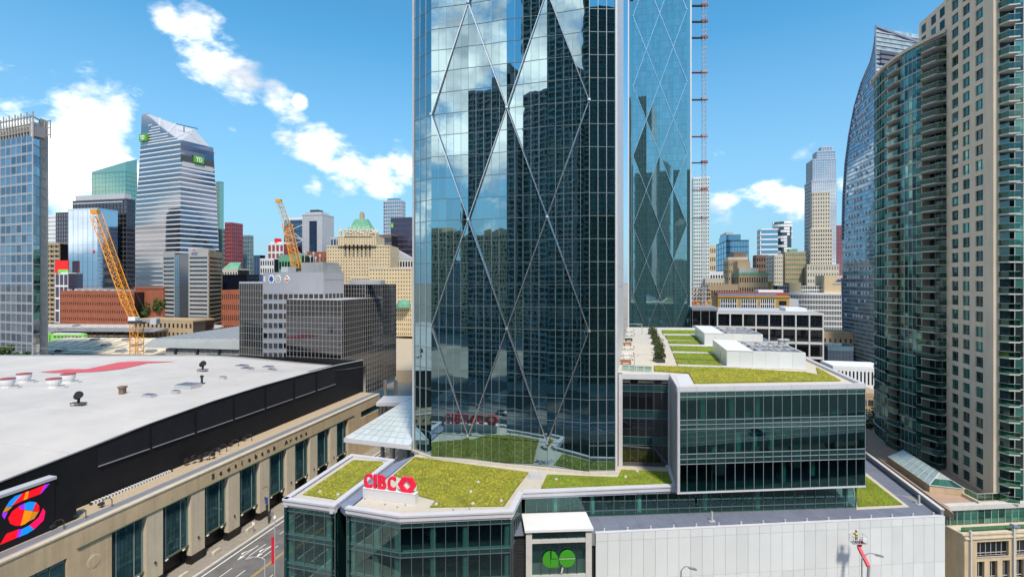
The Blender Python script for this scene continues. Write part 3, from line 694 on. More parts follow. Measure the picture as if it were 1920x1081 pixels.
# ================================================================ projecting three-storey glass block and its roof garden
annex = thing('glass_block', 'boxy dark teal glass block cantilevered over the slate terrace with a lawn roof', 'building', (AL.x, AL.y, 18.4))
FA = fr2(AL, AR); AZ = 35.2
curtain(annex, FA, FA.w, 20, [18.6, 23.0, 23.8, 24.6, 28.5, 29.2, 29.95, 33.6, 34.4], 'annex_clear', 'mullion_light', .05, .05, heavy=2, spand=(1, 2, 4, 5))
def skew(k0, k1, s0=.5, s1=.5):
    return [xy(FA.p(s0, -.35, 0) + bvec*k0), xy(FA.p(FA.w-s1, -.35, 0) + bvec*k0), xy(FA.p(FA.w-s1, -.35, 0) + bvec*k1), xy(FA.p(s0, -.35, 0) + bvec*k1)]
for z in (18.62, 23.2, 28.8): MB().prism(skew(0, 7), z, z+.5).build('floor_plate', 'interior_floor', annex)
for (s_, a, b) in ((9.0, 29.9, 33.2), (13.4, 29.9, 33.2), (10.2, 24.6, 27.4), (12.9, 25.2, 27.8), (15.8, 24.6, 28.0), (17.8, 19.2, 22.6), (22.8, 20.2, 22.9), (4.2, 29.9, 33.0)): MB().box(FA, s_, s_+.7, -1.3, -.8, a, b).build('pillar', 'interior_white', annex)
rr2 = random.Random(11)
for k in range(26):
    s_ = rr2.uniform(1, FA.w-3); z = rr2.choice((19.12, 23.7, 29.3)); w2 = rr2.uniform(.8, 2.2); MB().box(FA, s_, s_+w2, -3.2, -2.4, z, z+rr2.uniform(.6, 1.2)).build('desk', rr2.choice(('stone_grey', 'clad_dark', 'clad_white', 'stone_brown')), annex)
MB().box(FA, -.05, FA.w+.05, -.3, .12, 18.38, 18.6).build('base_trim', 'lilac_metal', annex)
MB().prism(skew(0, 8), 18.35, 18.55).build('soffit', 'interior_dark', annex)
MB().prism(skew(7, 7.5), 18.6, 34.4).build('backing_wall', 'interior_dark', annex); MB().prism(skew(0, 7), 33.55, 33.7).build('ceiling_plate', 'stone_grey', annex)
for j in range(10): piece('parapet_panel', 'lilac_metal', annex, FA, j*FA.w/10+.015, (j+1)*FA.w/10-.015, -.6, .03, 34.42, AZ)
LSW = fr2(RRp, AL)
MB().box(LSW, 0, LSW.w, -.4, 0, 18.4, AZ).build('side_wall', 'lilac_metal', annex)
for k in range(4): piece('side_panel', 'grey_metal', annex, LSW, .1 + k*LSW.w/4, (k+1)*LSW.w/4-.03, 0, .05, 18.6, 34.9)
FRc = fr2(RLp, RRp)
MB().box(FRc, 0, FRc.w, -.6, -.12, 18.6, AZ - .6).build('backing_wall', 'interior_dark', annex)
curtain(annex, FRc, FRc.w, 6, [18.7, 22.4, 23.9, 27.2, 28.7, 32.0, 33.2, 34.2], 'black_glass', 'mullion_teal', .06, .08, spand=(1, 3, 5))
e = MB(); e.box(FRc, -.7, 0, -.5, .35, 18.6, AZ); e.box(FRc, FRc.w-.3, FRc.w, -.1, .3, 18.6, AZ); e.build('frame_trim', 'lilac_metal', annex)
MB().box(FRc, -.7, FRc.w, -.7, .36, 34.25, AZ).build('parapet', 'white_metal', annex)
FAR = fr2(AR, AR + bvec*105)
MB().box(FAR, 0.05, FAR.w, -.5, 0, 18.4, 34.4).build('side_glazing', 'annex_glass', annex)
MB().box(FAR, 0.0, FAR.w, -.6, .05, 34.4, AZ).build('parapet', 'lilac_metal', annex)
DZ = 34.75
rear = 186
roofp = [xy(AL + Vector((.5, .5, 0))), xy(AR + Vector((-.6, .5, 0))), xy(AR + bvec*104 + Vector((-.6, 0, 0))), (TR2.x + BX*(rear-TR2.y) + .3, rear), (TR2.x + .5, 91.6), xy(RLp), xy(RRp)]
MB().prism(roofp, 33.6, DZ).build('roof_deck', 'cream_paver', annex)
z2 = lambda l: rz([(1140 + x/2.844, 580 + y/2.844) for x, y in l], 52 - DZ)
# white band round the deck edge
MB().prism(z2([(385, 412), (450, 400), (428, 345), (330, 342), (335, 352), (362, 352)])[::1], DZ, DZ + .05).build('edge_band', 'white_metal', annex)
lawn(annex, z2([(245, 304), (620, 314), (1050, 338), (1122, 352), (1112, 312), (1240, 382), (462, 396), (432, 343), (247, 330)]), DZ + .12)
for q_ in ([(347, 236), (566, 240), (592, 274), (358, 266)], [(360, 273), (596, 281), (612, 304), (372, 297)], [(330, 197), (560, 203), (566, 230), (343, 225)],
           [(320, 168), (490, 170), (502, 186), (326, 183)], [(303, 141), (462, 143), (486, 163), (316, 160)], [(285, 113), (470, 114), (472, 134), (292, 132)]):
    lawn(annex, z2(q_), DZ + .15, dens=6, mat='sedum_bright')
for q_ in ([(343, 228), (600, 236), (600, 239), (345, 233)], [(326, 188), (560, 196), (560, 200), (328, 194)], [(295, 134), (470, 136), (472, 140), (300, 139)], [(372, 299), (615, 308), (650, 314), (375, 304)]):
    MB().prism([p for p in z2(q_)][::1], DZ, DZ + .3).build('kerb', 'white_metal', annex)
# ---- two white plant rooms on the roof
pv = Vector((.972, -.235, 0))
def plant_room(label, A, w, dp, h, fans):
    t = thing('plant_room', label, 'plant room', (A.x, A.y, DZ), 'white plant rooms on the lawn roof')
    F = fr2(A, A + pv*w); z0 = DZ + .02
    m = MB(); m.box(F, 0, w, -.25, 0, z0, DZ+h); m.box(F, 0, .25, -dp, -.25, z0, DZ+h); m.box(F, w-.25, w, -dp, -.25, z0, DZ+h); m.box(F, .25, w-.25, -dp, -dp+.25, z0, DZ+h)
    m.build('wall', 'wall_panel', t)
    FS = fr2(F.p(0, -dp, 0), F.p(0, 0, 0))
    for k in range(6): piece('cladding_panel', 'wall_panel', t, F, k*w/6+.02, (k+1)*w/6-.02, 0, .04, z0+.1, DZ+h-.05)
    for k in range(6): piece('cladding_panel', 'wall_panel', t, FS, k*dp/6+.02, (k+1)*dp/6-.02, 0, .04, z0+.1, DZ+h-.05)
    rf = MB(); rf.box(F, -.1, w*.34, -dp-.1, .1, DZ+h, DZ+h+.12); rf.build('roof', 'clad_white', t)
    MB().box(F, w*.34, w-.3, -dp+.3, -.3, z0, DZ+h-.9).build('sunken_floor', 'grey_metal', t)
    fm = MB()
    for k in range(4): fm.box(F, w*.36, w-.2, -1.2-k*(dp-2.4)/3-.12, -1.2-k*(dp-2.4)/3+.12, DZ+h-.25, DZ+h)
    for k in range(3): fm.box(F, w*(.45+k*.2)-.12, w*(.45+k*.2)+.12, -dp+.3, -.3, DZ+h-.28, DZ+h-.02)
    fm.build('screen_frame', 'clad_silver', t)
    for (a, b) in fans:
        q_ = F.p(w*a, -dp*b, DZ+h-.9); MB().lathe(tuple(q_), [(1.0, 0), (1.0, .7), (.85, .85), (.2, .6)], 16).build('cooling_fan', 'grey_metal', t)
    d = MB(); d.box(FS, dp*.55, dp*.55+1, .04, .08, z0, z0+2.1); d.build('door', 'clad_silver', t)
    k_ = MB(); k_.box(F, -.8, w+.3, 0.05, .9, DZ+.005, DZ+.2); k_.build('plinth', 'concrete_light', t)
A1 = px(1363, 687, 52 - DZ); A2 = px(1321, 647, 52 - DZ)
plant_room('larger white box plant room standing beside the broad front lawn on the roof', A1, 14.2, 18.5, 3.2, ((.5, .3), (.75, .3), (.5, .65), (.75, .65)))
plant_room('white box plant room behind the larger one, next to the narrow lawn strips', A2, 14.2, 22, 3.2, ((.5, .3), (.75, .3), (.5, .65)))
for (u, v, lb) in ((1464, 645, 'short silver exhaust stack on the tower side of its twin behind the larger plant room'), (1474, 645, 'short silver exhaust stack on the parapet side of its twin behind the larger plant room')):
    p = px(u, v, 14.2); t = own(MB().lathe((p.x, p.y, DZ), [(.55, 0), (.55, 3.9), (.7, 3.9), (.7, 4.15), (.1, 4.3)], 14).build('exhaust_stack', 'clad_silver'), (p.x, p.y, DZ))
    tag(t, lb, 'stack', 'twin exhaust stacks')
# ---- deck furniture
TBL = ['white cafe table at the far end of the roof deck', 'white cafe table between the far table and the black bench', 'white cafe table in front of the dark brown bench', 'white cafe table between two other tables, second from the orange bench', 'white cafe table right beside the orange bench']
def deck_table(u, v, i):
    p = px(u, v, 52 - DZ); t = thing('cafe_table', TBL[i], 'table', (p.x, p.y, DZ), 'cafe tables on the roof deck')
    m = MB(); m.wbox(p.x-.85, p.x+.85, p.y-.5, p.y+.5, DZ+.7, DZ+.76); m.build('table_top', 'clad_white', t)
    for sx in (-.7, .7):
        for sy in (-.4, .4): MB().tube((p.x+sx, p.y+sy, DZ), (p.x+sx, p.y+sy, DZ+.7), .035).build('leg', 'dark_metal', t)
    for sx in (-1.35, 1.35):
        c = thing('cafe_chair', 'chair on the %s side of the %s' % ('tower' if sx < 0 else 'planter', TBL[i][11:].replace('second from the orange bench', 'by the deck edge').replace(', by the deck edge', '')), 'chair', (p.x+sx, p.y, DZ), 'chairs at the cafe tables')
        x = p.x + sx
        MB().wbox(x-.25, x+.25, p.y-.25, p.y+.25, DZ+.42, DZ+.48).build('seat', 'clad_white', c)
        xb = x + (.22 if sx > 0 else -.28); MB().wbox(xb, xb+.06, p.y-.25, p.y+.25, DZ+.48, DZ+.95).build('backrest', 'dark_metal', c)
        for a in (-.2, .2):
            for b in (-.2, .2): MB().tube((x+a, p.y+b, DZ), (x+a, p.y+b, DZ+.42), .03).build('leg', 'dark_metal', c)
for i, (x, y) in enumerate(((265, 296), (265, 365), (240, 590), (225, 705), (230, 765))): deck_table(1150 + x/9.01, 590 + y/9.01, i)
for (x, y, mt, lb) in ((262, 448, 'dark_metal', 'black slatted bench between cafe tables on the roof deck'), (215, 838, 'wood', 'orange wooden bench at the front of the roof deck'), (240, 522, 'wood', 'dark brown wooden bench behind a cafe table on the deck')):
    p = px(1150 + x/9.01, 590 + y/9.01, 52 - DZ); t = thing('bench', lb, 'bench', (p.x, p.y, DZ))
    for k in range(4): MB().wbox(p.x-1.1, p.x+1.1, p.y-.4+k*.2, p.y-.24+k*.2, DZ+.4, DZ+.46).build('slat', mt, t)
    for sx in (-.8, .8): MB().wbox(p.x+sx-.05, p.x+sx+.05, p.y-.38, p.y+.38, DZ, DZ+.4).build('leg', 'dark_metal', t)
    MB().wbox(p.x-1.1, p.x+1.1, p.y+.4, p.y+.46, DZ+.4, DZ+.85).build('backrest', mt, t)
PLN = ['dark planter of brown grasses at the far end of the deck row', 'dark planter of brown grasses, second from the far end of its row', 'dark planter of brown grasses, third from the far end of its row', 'dark planter of bare stems, third from the front of its row', 'dark planter of bare stems, second from the front of its row', 'dark planter of bare stems at the front end of its row, by the broad lawn']
def planter(u, v, w, n, seed):
    p = px(u, v, 52 - DZ); r = random.Random(seed)
    t = thing('planter', PLN[seed], 'planter', (p.x, p.y, DZ), 'planters along the roof deck')
    MB().wbox(p.x-w/2, p.x+w/2, p.y-1.6, p.y+1.6, DZ, DZ+.7).build('box', 'dark_metal', t)
    m = MB()
    for _ in range(n):
        x, y = p.x + r.uniform(-w*.45, w*.45), p.y + r.uniform(-1.5, 1.5); h = r.uniform(.8, 2.4); dx, dy = r.uniform(-.5, .5), r.uniform(-.5, .5)
        m.tube((x, y, DZ+.7), (x+dx, y+dy, DZ+.7+h), .05, 3, .01)
        for _ in range(4):
            k = r.uniform(.3, 1); a = r.uniform(0, 6.28); c = (x+dx*k, y+dy*k, DZ+.7+h*k); m.quad(c, (c[0]+.22*math.cos(a), c[1]+.22*math.sin(a), c[2]+.12), (c[0]+.3*math.cos(a+.7), c[1]+.3*math.sin(a+.7), c[2]-.05))
    m.build('foliage', 'plant', t, 'stuff')
for i, (x, y) in enumerate(((650, 330), (700, 400), (720, 500), (770, 600), (790, 700), (770, 790))): planter(1150 + x/9.01, 590 + y/9.01, 1.7, 70, i)
# glass guard rail along the front edge of the deck, steel masts
t = thing('deck_railing', 'thin steel guard rail with glass panes round the roof deck', 'railing', (RLp.x, RLp.y, DZ))
RF = fr2(px(1166, 694, 52 - DZ), px(1222, 697, 52 - DZ))
for k in range(5): MB().tube(RF.p(k*RF.w/4, 0, DZ), RF.p(k*RF.w/4, 0, DZ+1.15), .04).build('post', 'clad_silver', t)
for k in range(4): piece('pane', 'pale_glass', t, RF, k*RF.w/4+.08, (k+1)*RF.w/4-.08, -.01, .01, DZ+.15, DZ+1.0)
MB().tube(RF.p(0, 0, DZ+1.15), RF.p(RF.w, 0, DZ+1.15), .045).build('handrail', 'clad_silver', t)
for (x, y, x2, lb) in ((355, 960, 610, 'slim silver davit post with a side arm at the front of the roof deck'), (485, 330, 205, 'slim silver davit post with a side arm at the back of the deck')):
    p = px(1150 + x/9.01, 590 + y/9.01, 52 - DZ); t = thing('davit_post', lb, 'post', (p.x, p.y, DZ)); w_ = (x2 - x)/9.01/F_PX*p.y
    MB().tube(p, p + Vector((0, 0, 3.3)), .09, 8).build('pole', 'clad_silver', t); MB().tube(p + Vector((0, 0, 3.3)), p + Vector((w_, 0, 3.3)), .07, 8).build('arm', 'clad_silver', t)
    MB().tube(p + Vector((0, 0, 2.6)), p + Vector((w_*.35, 0, 3.3)), .05, 6).build('brace', 'clad_silver', t)

# ================================================================ red letters on the lawn roof
S0 = px(680.3, 931, 33.3); S1 = px(778.5, 943.7, 33.3); FS_ = fr2(S0, S1); 
sign = thing('bank_sign', 'large red CIBC letters and hexagon emblem on a white plinth on the lawn roof', 'sign', (S0.x, S0.y, 18.6))
MB().box(FS_, 0, FS_.w, -1.0, 0, 18.6, 20.05).build('plinth', 'white_metal', sign); MB().box(FS_, -.05, FS_.w+.05, -1.05, .05, 20.05, 20.13).build('plinth_cap', 'clad_white', sign)
s = 0.05
for ch, w_ in (('C', 1.32), ('I', .44), ('B', 1.26), ('C', 1.32)):
    me0, a, b = _glyph[(ch, .03)]; k = w_ / (b - a)
    letter(ch, .03, 'red_sign', sign, FS_, s, -.35, 20.17, 2.9, .42, wide=k/2.9); s += w_ + .34
e0 = s + .1; e1 = FS_.w; ec, hw, hz_, zc = (e0+e1)/2, (e1-e0)/2, 1.12, 21.25
hexa = [(ec-hw, zc), (ec-hw*.5, zc-hz_), (ec+hw*.5, zc-hz_), (ec+hw, zc), (ec+hw*.5, zc+hz_), (ec-hw*.5, zc+hz_)]
dia = [(ec-hw*.46, zc), (ec-hw*.23, zc-hz_*.29), (ec+hw*.23, zc-hz_*.29), (ec+hw*.46, zc), (ec, zc+hz_*.55), (ec, zc+hz_*.55)]
dia = [(ec-hw*.48, zc), (ec-hw*.24, zc-hz_*.31), (ec, zc-hz_*.62), (ec+hw*.48, zc), (ec+hw*.24, zc+hz_*.31), (ec, zc+hz_*.62)]
dia = [(ec-hw*.48, zc), (ec-.02, zc-hz_*.62), (ec+.02, zc-hz_*.62), (ec+hw*.48, zc), (ec+.02, zc+hz_*.62), (ec-.02, zc+hz_*.62)]
m = MB()
for i in range(6):
    j = (i+1) % 6; m.slab(FS_, [hexa[i], hexa[j], dia[j], dia[i]], -.6, -.1)
m.build('emblem', 'red_sign', sign); MB().slab(FS_, dia, -.45, -.35).build('emblem_diamond', 'sign_white', sign)
for k in range(6):
    q_ = FS_.p(.8 + k*1.45, -.35, 0); MB().tube((q_.x, q_.y, 20.1), (q_.x, q_.y, 20.3), .06).build('bracket', 'grey_metal', sign)
for (u, v) in ((684, 935), (722, 945), (760, 946), (745, 950), (850, 955), (880, 953)):
    p = px(u, v, 33.35); MB().lathe((p.x, p.y, 18.58), [(.12, 0), (.12, .1), (.05, .25)], 6).build('roof_anchor', 'grey_metal', podium)

# ================================================================ glazed sign box with the green emblem
GL = px(985, 993, 36.7); GR = px(1111, 989, 36.7); FGB = fr2(GL, GR); gw = FGB.w
gobox = thing('sign_box', 'white framed glass box with green GO emblem and flat white roof', 'sign box', (GL.x, GL.y, 0))
MB().box(FGB, -.1, gw+.1, -5.2, .25, 15.0, 15.35).build('roof', 'clad_white', gobox)
for (a, b) in ((.1, 1.0), (gw-1.0, gw-.1)): MB().box(FGB, a, b, -.6, -.05, 5, 15.0).build('frame_post', 'concrete_light', gobox)
MB().box(FGB, 1.0, gw-1, -.6, -.1, 13.2, 13.75).build('frame_beam', 'concrete_light', gobox); MB().box(FGB, 1.0, gw-1, -.6, -.1, 7.9, 8.5).build('frame_beam', 'concrete_light', gobox)
MB().box(FGB, .3, gw-.3, -5, -1.2, 5, 15).build('back_wall', 'clad_teal', gobox)
for j in range(6):
    w_ = (gw-2)/6
    piece('glass_pane', 'podium_glass', gobox, FGB, 1+j*w_+.03, 1+(j+1)*w_-.03, -.3, -.26, 8.5, 13.2)
    piece('glass_pane', 'podium_glass', gobox, FGB, 1+j*w_+.03, 1+(j+1)*w_-.03, -.3, -.26, 13.75, 15)
for j in range(7): MB().box(FGB, 1+j*w_-.03, 1+j*w_+.03, -.25, -.12, 8.5, 15).build('mullion', 'dark_metal', gobox)
def disc(F, cs, cz, r, t0, t1, a0=0, a1=2*math.pi, n=28):
    return MB().slab(F, [(cs + r*math.cos(a0+(a1-a0)*k/n), cz + r*math.sin(a0+(a1-a0)*k/n)) for k in range(n + (0 if a1-a0 > 6.2 else 1))], t0, t1)
gz, gr = 10.95, 1.18; c1, c2 = gw*.5-1.27, gw*.5+1.2
emb = disc(FGB, c1-.02, gz, gr, .0, .2, math.pi*.53, math.pi*1.5); emb.slab(FGB, [(c1+.12, gz+gr), (c1+.7, gz+gr*.82), (c1+gr, gz+.12), (c1+.12, gz+.12)], 0, .2); emb.slab(FGB, [(c1+.0, gz-gr), (c1+gr, gz-gr), (c1+gr, gz-.03), (c1+.0, gz-.03)], 0, .2)
emb.build('emblem', 'green_sign', gobox)
e2 = disc(FGB, c2, gz+.06, gr, .0, .2, .04, math.pi-.04); e2.v and e2.build('emblem', 'green_sign', gobox); disc(FGB, c2, gz-.03, gr, .0, .2, math.pi+.04, 2*math.pi-.04).build('emblem', 'green_sign', gobox)
MB().box(FGB, c2-gr, c2+gr, .02, .14, gz-.03, gz+.06).build('emblem_line', 'sign_white', gobox)
MB().slab(FGB, [(c1+1.5, gz-2.2), (c1+1.75, gz-2.2), (c1+2.0, gz-1.05), (c1+1.75, gz-1.05)], -.1, 0).build('emblem_stem', 'concrete_light', gobox)
for (a, b) in ((-1.6, 0.05), (gw-.05, gw+.85)):
    MB().box(FGB, a, b, -1.3, -.8, 0, 14.3).build('louvre_wall', 'clad_dark', gobox)
    for k in range(28): piece('louvre', 'dark_metal', gobox, FGB, a+.02, b-.02, -.8, -.66, 5 + k*.33, 5.2 + k*.33)

# posters in the ground-floor window
FP = fr2(main_poly[0], main_poly[1]); 
t = thing('poster', 'dark poster of a person in black with light sleeves behind the podium glass', 'poster', tuple(FP.p(.4, -.7, 5)))
MB().box(FP, .3, 3.6, -.85, -.8, 5.2, 8.5).build('sheet', 'cloth_black', t)
m = MB(); m.slab(FP, [(.9, 5.2), (1.9, 5.2), (1.8, 7.2), (1.55, 7.45), (1.2, 7.45), (.95, 7.2)], -.79, -.78); m.build('torso', 'interior_dark', t)
disc(FP, 1.4, 7.85, .24, -.79, -.78).build('face', 'skin', t); disc(FP, 1.4, 8.02, .24, -.775, -.77, 0, math.pi).build('hair', 'bark', t)
MB().slab(FP, [(1.8, 7.3), (2.0, 7.15), (2.75, 5.6), (2.5, 5.4)], -.79, -.78).slab(FP, [(1.0, 7.3), (.8, 7.1), (.45, 5.9), (.7, 5.8)], -.79, -.78).build('sleeve', 'sign_white', t)
t = thing('poster', 'deep red poster with white print behind the podium glass', 'poster', tuple(FP.p(4, -.7, 5)))
MB().box(FP, 3.65, 6.1, -.85, -.8, 5.2, 8.5).build('sheet', 'clad_red', t)
disc(FP, 4.35, 6.35, .3, -.795, -.79).build('emblem', 'sign_white', t)
m_ = word('CIBC', .03, 'sign_white', t, FP, 4.8, -.79, 6.15, .42, .01, .1); MB().box(FP, 3.9, 5.9, -.795, -.79, 6.95, 7.02).build('text_line', 'sign_white', t)

# ================================================================ fritted glass canopy over the pavement
CA, CB, CC, CD = px(646, 821, 31.4), px(770, 835, 31.4), px(783, 744, 31.0), px(768, 744, 31.0)
can = thing('glass_canopy', 'flat white glazed canopy on round columns beside the tower above the street', 'canopy', (CA.x, CA.y, 0.14))
zc_ = 20.6
def quadlerp(a, b, c, d, s, t): return (a*(1-s) + b*s)*(1-t) + (d*(1-s) + c*s)*t
matte('canopy_pane', (0.62, 0.68, 0.68), 0.25, 0.04, 0.5, spec=0.6, island=0.05)
n_, m_ = 8, 10
for i in range(n_):
    for j in range(m_):
        g = .04; mb = MB(); pts = [quadlerp(CA, CB, CC, CD, (i+a)/n_, (j+b)/m_) for a, b in ((g, g), (1-g, g), (1-g, 1-g), (g, 1-g))]
        mb.prism([xy(p) for p in pts], zc_, zc_+.04); mb.build('glass_pane', 'canopy_pane', can)

MB().prism([xy(CA), xy(CB), xy(CC), xy(CD)], zc_-.12, zc_-.04).build('deck', 'clad_silver', can)
for (a, b) in ((CA, CB), (CB, CC), (CC, CD), (CD, CA)):
    F = fr2(a, b); MB().box(F, -.1, F.w+.1, -.25, .12, zc_-.75, zc_+.12).build('edge_beam', 'white_metal', can)
for (s_, t_) in ((.5, .12), (.92, .1), (.35, .5), (.8, .5)):
    p = quadlerp(CA, CB, CC, CD, s_, t_); MB().tube((p.x, p.y, .14), (p.x, p.y, zc_-.12), .42, 12).build('column', 'concrete_light', can)
# ================================================================ the arena across the street
arena = thing('arena', 'long beige stone arena with tall windows, black upper wall and pale grey roof', 'arena', tuple(FB.p(sY(100), 0, 0)))
AE = sY(161)
W0, WP = 78.5, 8.46                    # depth of the first tall window's left edge, and the bay pitch
AS = sY(30)
# stone wall: piers, frieze, plain ends
bays = [(sY(W0 + WP*i), sY(W0 + WP*i + WP*.66)) for i in range(8)]
low = (sY(62.5), sY(72.3))
m = MB(); m.box(FB, AS, AE, -1.2, 0, 13.05, 15.75); m.build('frieze', 'limestone', arena)
MB().box(FB, low[1], bays[0][0], -1.2, 0, 0, 13.05).build('blank_bay', 'limestone', arena)
m = MB(); m.box(FB, AS, low[0], -1.2, 0, 0, 13.05); m.box(FB, low[0], low[1], -1.2, 0, 0, 8.5); m.box(FB, low[0], low[1], -1.2, 0, 12.4, 13.05)
m.build('stone_wall', 'limestone', arena); m = MB()
e0 = bays[7][1]; m.box(FB, e0, sY(150), -1.2, 0, 0, 13.05); m.box(FB, sY(150), AE, -1.2, 0, 0, 11.2); m.build('stone_wall', 'limestone', arena)
MB().box(FB, sY(150), AE-.2, -.6, -.3, 11.2, 13.05).build('strip_window', 'arena_glass', arena)
MB().box(FB, low[0]+.1, low[1]-.05, -.5, -.3, 8.5, 12.4).build('low_window', 'arena_glass', arena)
for k in range(1, 6): MB().box(FB, low[0]+k*1.6, low[0]+k*1.6+.08, -.3, -.2, 8.5, 12.4).build('mullion', 'green_trim', arena)
for i in range(7):
    a, b = bays[i][1], bays[i+1][0]
    pi_ = MB().box(FB, a, b, -1.1, .06, 1.7, 13.04).build('pier', 'limestone_pale', arena)
    MB().box(FB, a-.08, b+.08, -1.1, .16, 0.14, 1.7).build('black_base', 'black_stone', pi_)
    q_ = FB.p((a+b)/2, .16, 4.2); MB().lathe((q_.x, q_.y, q_.z), [(.12, 0), (.16, .1), (.16, .4), (.05, .45)], 8).build('wall_lamp', 'dark_metal', pi_)
MB().box(FB, sY(73.6), e0+3, -.1, .18, 12.95, 13.1).build('cornice_trim', 'green_trim', arena)
MB().box(FB, AS, AE, -.7, .12, 15.76, 16.0).build('coping', 'limestone_pale', arena)
for (a, b) in bays:
    w = MB().box(FB, a, b, -1.0, -.78, 3.7, 13.04).build('window', 'arena_glass', arena)
    n = 9; cw = (b-a)/n
    for i in range(n):
        for j in range(4): piece('pane', 'arena_glass', w, FB, a+i*cw+.04, a+(i+1)*cw-.04, -.78, -.74, 3.75+j*2.32, 3.75+(j+1)*2.32-.06)
    mm = MB()
    for k in (0.04, .2, .72, .96): mm.box(FB, a+(b-a)*k-.05, a+(b-a)*k+.05, -.78, -.6, 3.7, 13.0)
    mm.build('window_bar', 'clad_teal', w)
    mm = MB(); mm.box(FB, a, b, -1.0, -.45, 3.45, 3.7); mm.build('sill', 'green_trim', w)
    MB().box(FB, a, b, -2.2, -2.0, .14, 3.45).build('recessed_entry', 'black_stone', arena)
    for k in (.2, .8):
        q_ = FB.p(a+(b-a)*k, -.4, 3.5); MB().wbox(q_.x-.12, q_.x+.12, q_.y-.25, q_.y+.25, 3.3, 3.5).build('flood_lamp', 'sign_white', w)
# frieze lettering and medallion
chars = 'Scotiabank Arena'
for i, ch in enumerate(chars):
    if ch == ' ': continue
    letter(ch, .012, 'black_stone', arena, FB, sY(97.0) + (sY(125.3)-sY(97.0))*i/15.4, .07, 14.0, 1.25, .1, wide=1.25)
for r_ in (1.0,):
    disc(FB, sY(75.9), 10.0, r_, 0, .05).build('medallion', 'limestone_pale', arena); disc(FB, sY(75.9), 10.0, .8, .05, .09).build('medallion_ring', 'limestone', arena)
# ledge: metal gutter, gravel strip
MB().box(FB, AS, AE, -2.7, -.7, 15.8, 16.06).build('gutter', 'clad_silver', arena)
MB().box(FB, AS, AE, -2.5, -.9, 16.06, 16.1).build('gutter_liner', 'gutter_blue' if False else 'grey_metal', arena)
MB().box(FB, AS, AE+.5, -6.8, -2.7, 15.7, 16.0).build('ledge', 'gravel', arena)
# black upper wall with a gently arched top
ez = [(25, 19.0), (60, 23.2), (70.3, 24.2), (81, 25.1), (90, 26.0), (104, 26.8), (118, 27.1), (133, 27.05), (148, 26.85), (162.6, 26.1)]
def lin(tab, x):
    if x <= tab[0][0]: return tab[0][1]
    for (a, b), (c, d) in zip(tab, tab[1:]):
        if x <= c: return b + (d-b)*(x-a)/(c-a)
    return tab[-1][1]
Ys = [25 + 137.6*k/40 for k in range(41)]
poly = [(sY(25), 15.8), (sY(162.6), 15.8)] + [(sY(y), lin(ez, y)) for y in reversed(Ys)]
MB().slab(FB, poly, -8.4, -6.8).build('black_wall', 'black_panel', arena)
FN = fr2(FB.p(sY(162.6), -6.8, 0), FB.p(sY(162.6), -6.8, 0) + Vector((-.972, .235, 0))*60)
MB().box(FN, 0, 60, -1, 0, 15, 26).build('end_wall', 'black_panel', arena)
def uY(u, L=88.0): return F_PX*L/(1190-u)
for (u0, u1) in ((163, 263), (269, 350), (356, 424), (429, 485), (490, 540), (545, 583), (588, 622)):
    a, b = uY(u0), uY(u1); pl = [(sY(a), 21.6), (sY(b), 21.6), (sY(b), lin(ez, b)-.75), (sY(a), lin(ez, a)-.75)]
    MB().slab(FB, pl, -6.79, -6.72).build('black_panel_field', 'black_panel_inset', arena); MB().box(FB, sY(a), sY(b), -6.7, -6.5, 21.45, 21.6).build('panel_sill', 'grey_metal', arena)
pts = [FB.p(sY(y), -6.9, lin(ez, y)) for y in Ys]
m = MB()
for a, b in zip(pts, pts[1:]): m.bar(a + Vector((0, 0, .06)), b + Vector((0, 0, .06)), .5, .14)
m.build('roof_edge', 'clad_silver', arena)
def roofz(x, y):
    xr = FB.p(sY(y), -7, 0).x; d = max(0, xr - x)
    zr = lin(ez, min(y, 139)) if y < 139 else lin([(139, 27.0), (152, 25.0), (166, 23.9)], y)
    zl = 25.6 + 2.0*(y-30)/135; k = min(1, d/55); k = k*k*(3-2*k)
    return zr + (zl-zr)*k + 0.05
m = MB(); NI, NJ = 36, 30
for i in range(NI+1):
    y = 25 + (165.5-25)*i/NI
    for j in range(NJ+1):
        xr = FB.p(sY(y), -7.0, 0).x; x = xr - 165*(j/NJ)**1.4; m.v.append((x, y, roofz(x, y)))
for i in range(NI):
    for j in range(NJ): b = i*(NJ+1)+j; m.f.append((b+1, b, b+NJ+1, b+NJ+2))
nb = len(m.v)
for j in range(NJ+1): m.v.append((m.v[NI*(NJ+1)+j][0], m.v[NI*(NJ+1)+j][1]+.01, 14))
for j in range(NJ): b = NI*(NJ+1)+j; m.f.append((b+1, b, nb+j, nb+j+1))
m.build('roof', 'membrane', arena, smooth=True)
def onroof(u, v):
    y = 150.0
    for _ in range(30): x = xat(u, y); z = roofz(x, y); y = .5*y + .5*(H_CAM - z)*F_PX/(v-HOR)
    return Vector((xat(u, y), y, roofz(xat(u, y), y)))
red = [(75, 697.5), (127, 692), (164, 692), (173, 687.5), (195, 683), (217, 679.7), (250, 677.5), (285, 677.4), (330, 678), (290, 680), (267, 681.7), (258, 685), (240, 690), (217, 693), (190, 696), (167, 697.5), (133, 699), (100, 699)]
rp = [onroof(u, v) for u, v in red]; m = MB()
for k in range(1, len(rp)-1):
    pass
top, bot = rp[:9], [rp[0]] + rp[:8:-1]
def along(pl, x):
    for a, b in zip(pl, pl[1:]):
        if a.x <= x <= b.x: return a + (b-a)*((x-a.x)/max(1e-6, b.x-a.x))
    return pl[-1]
xs = [rp[0].x + (rp[8].x-rp[0].x)*k/40 for k in range(41)]
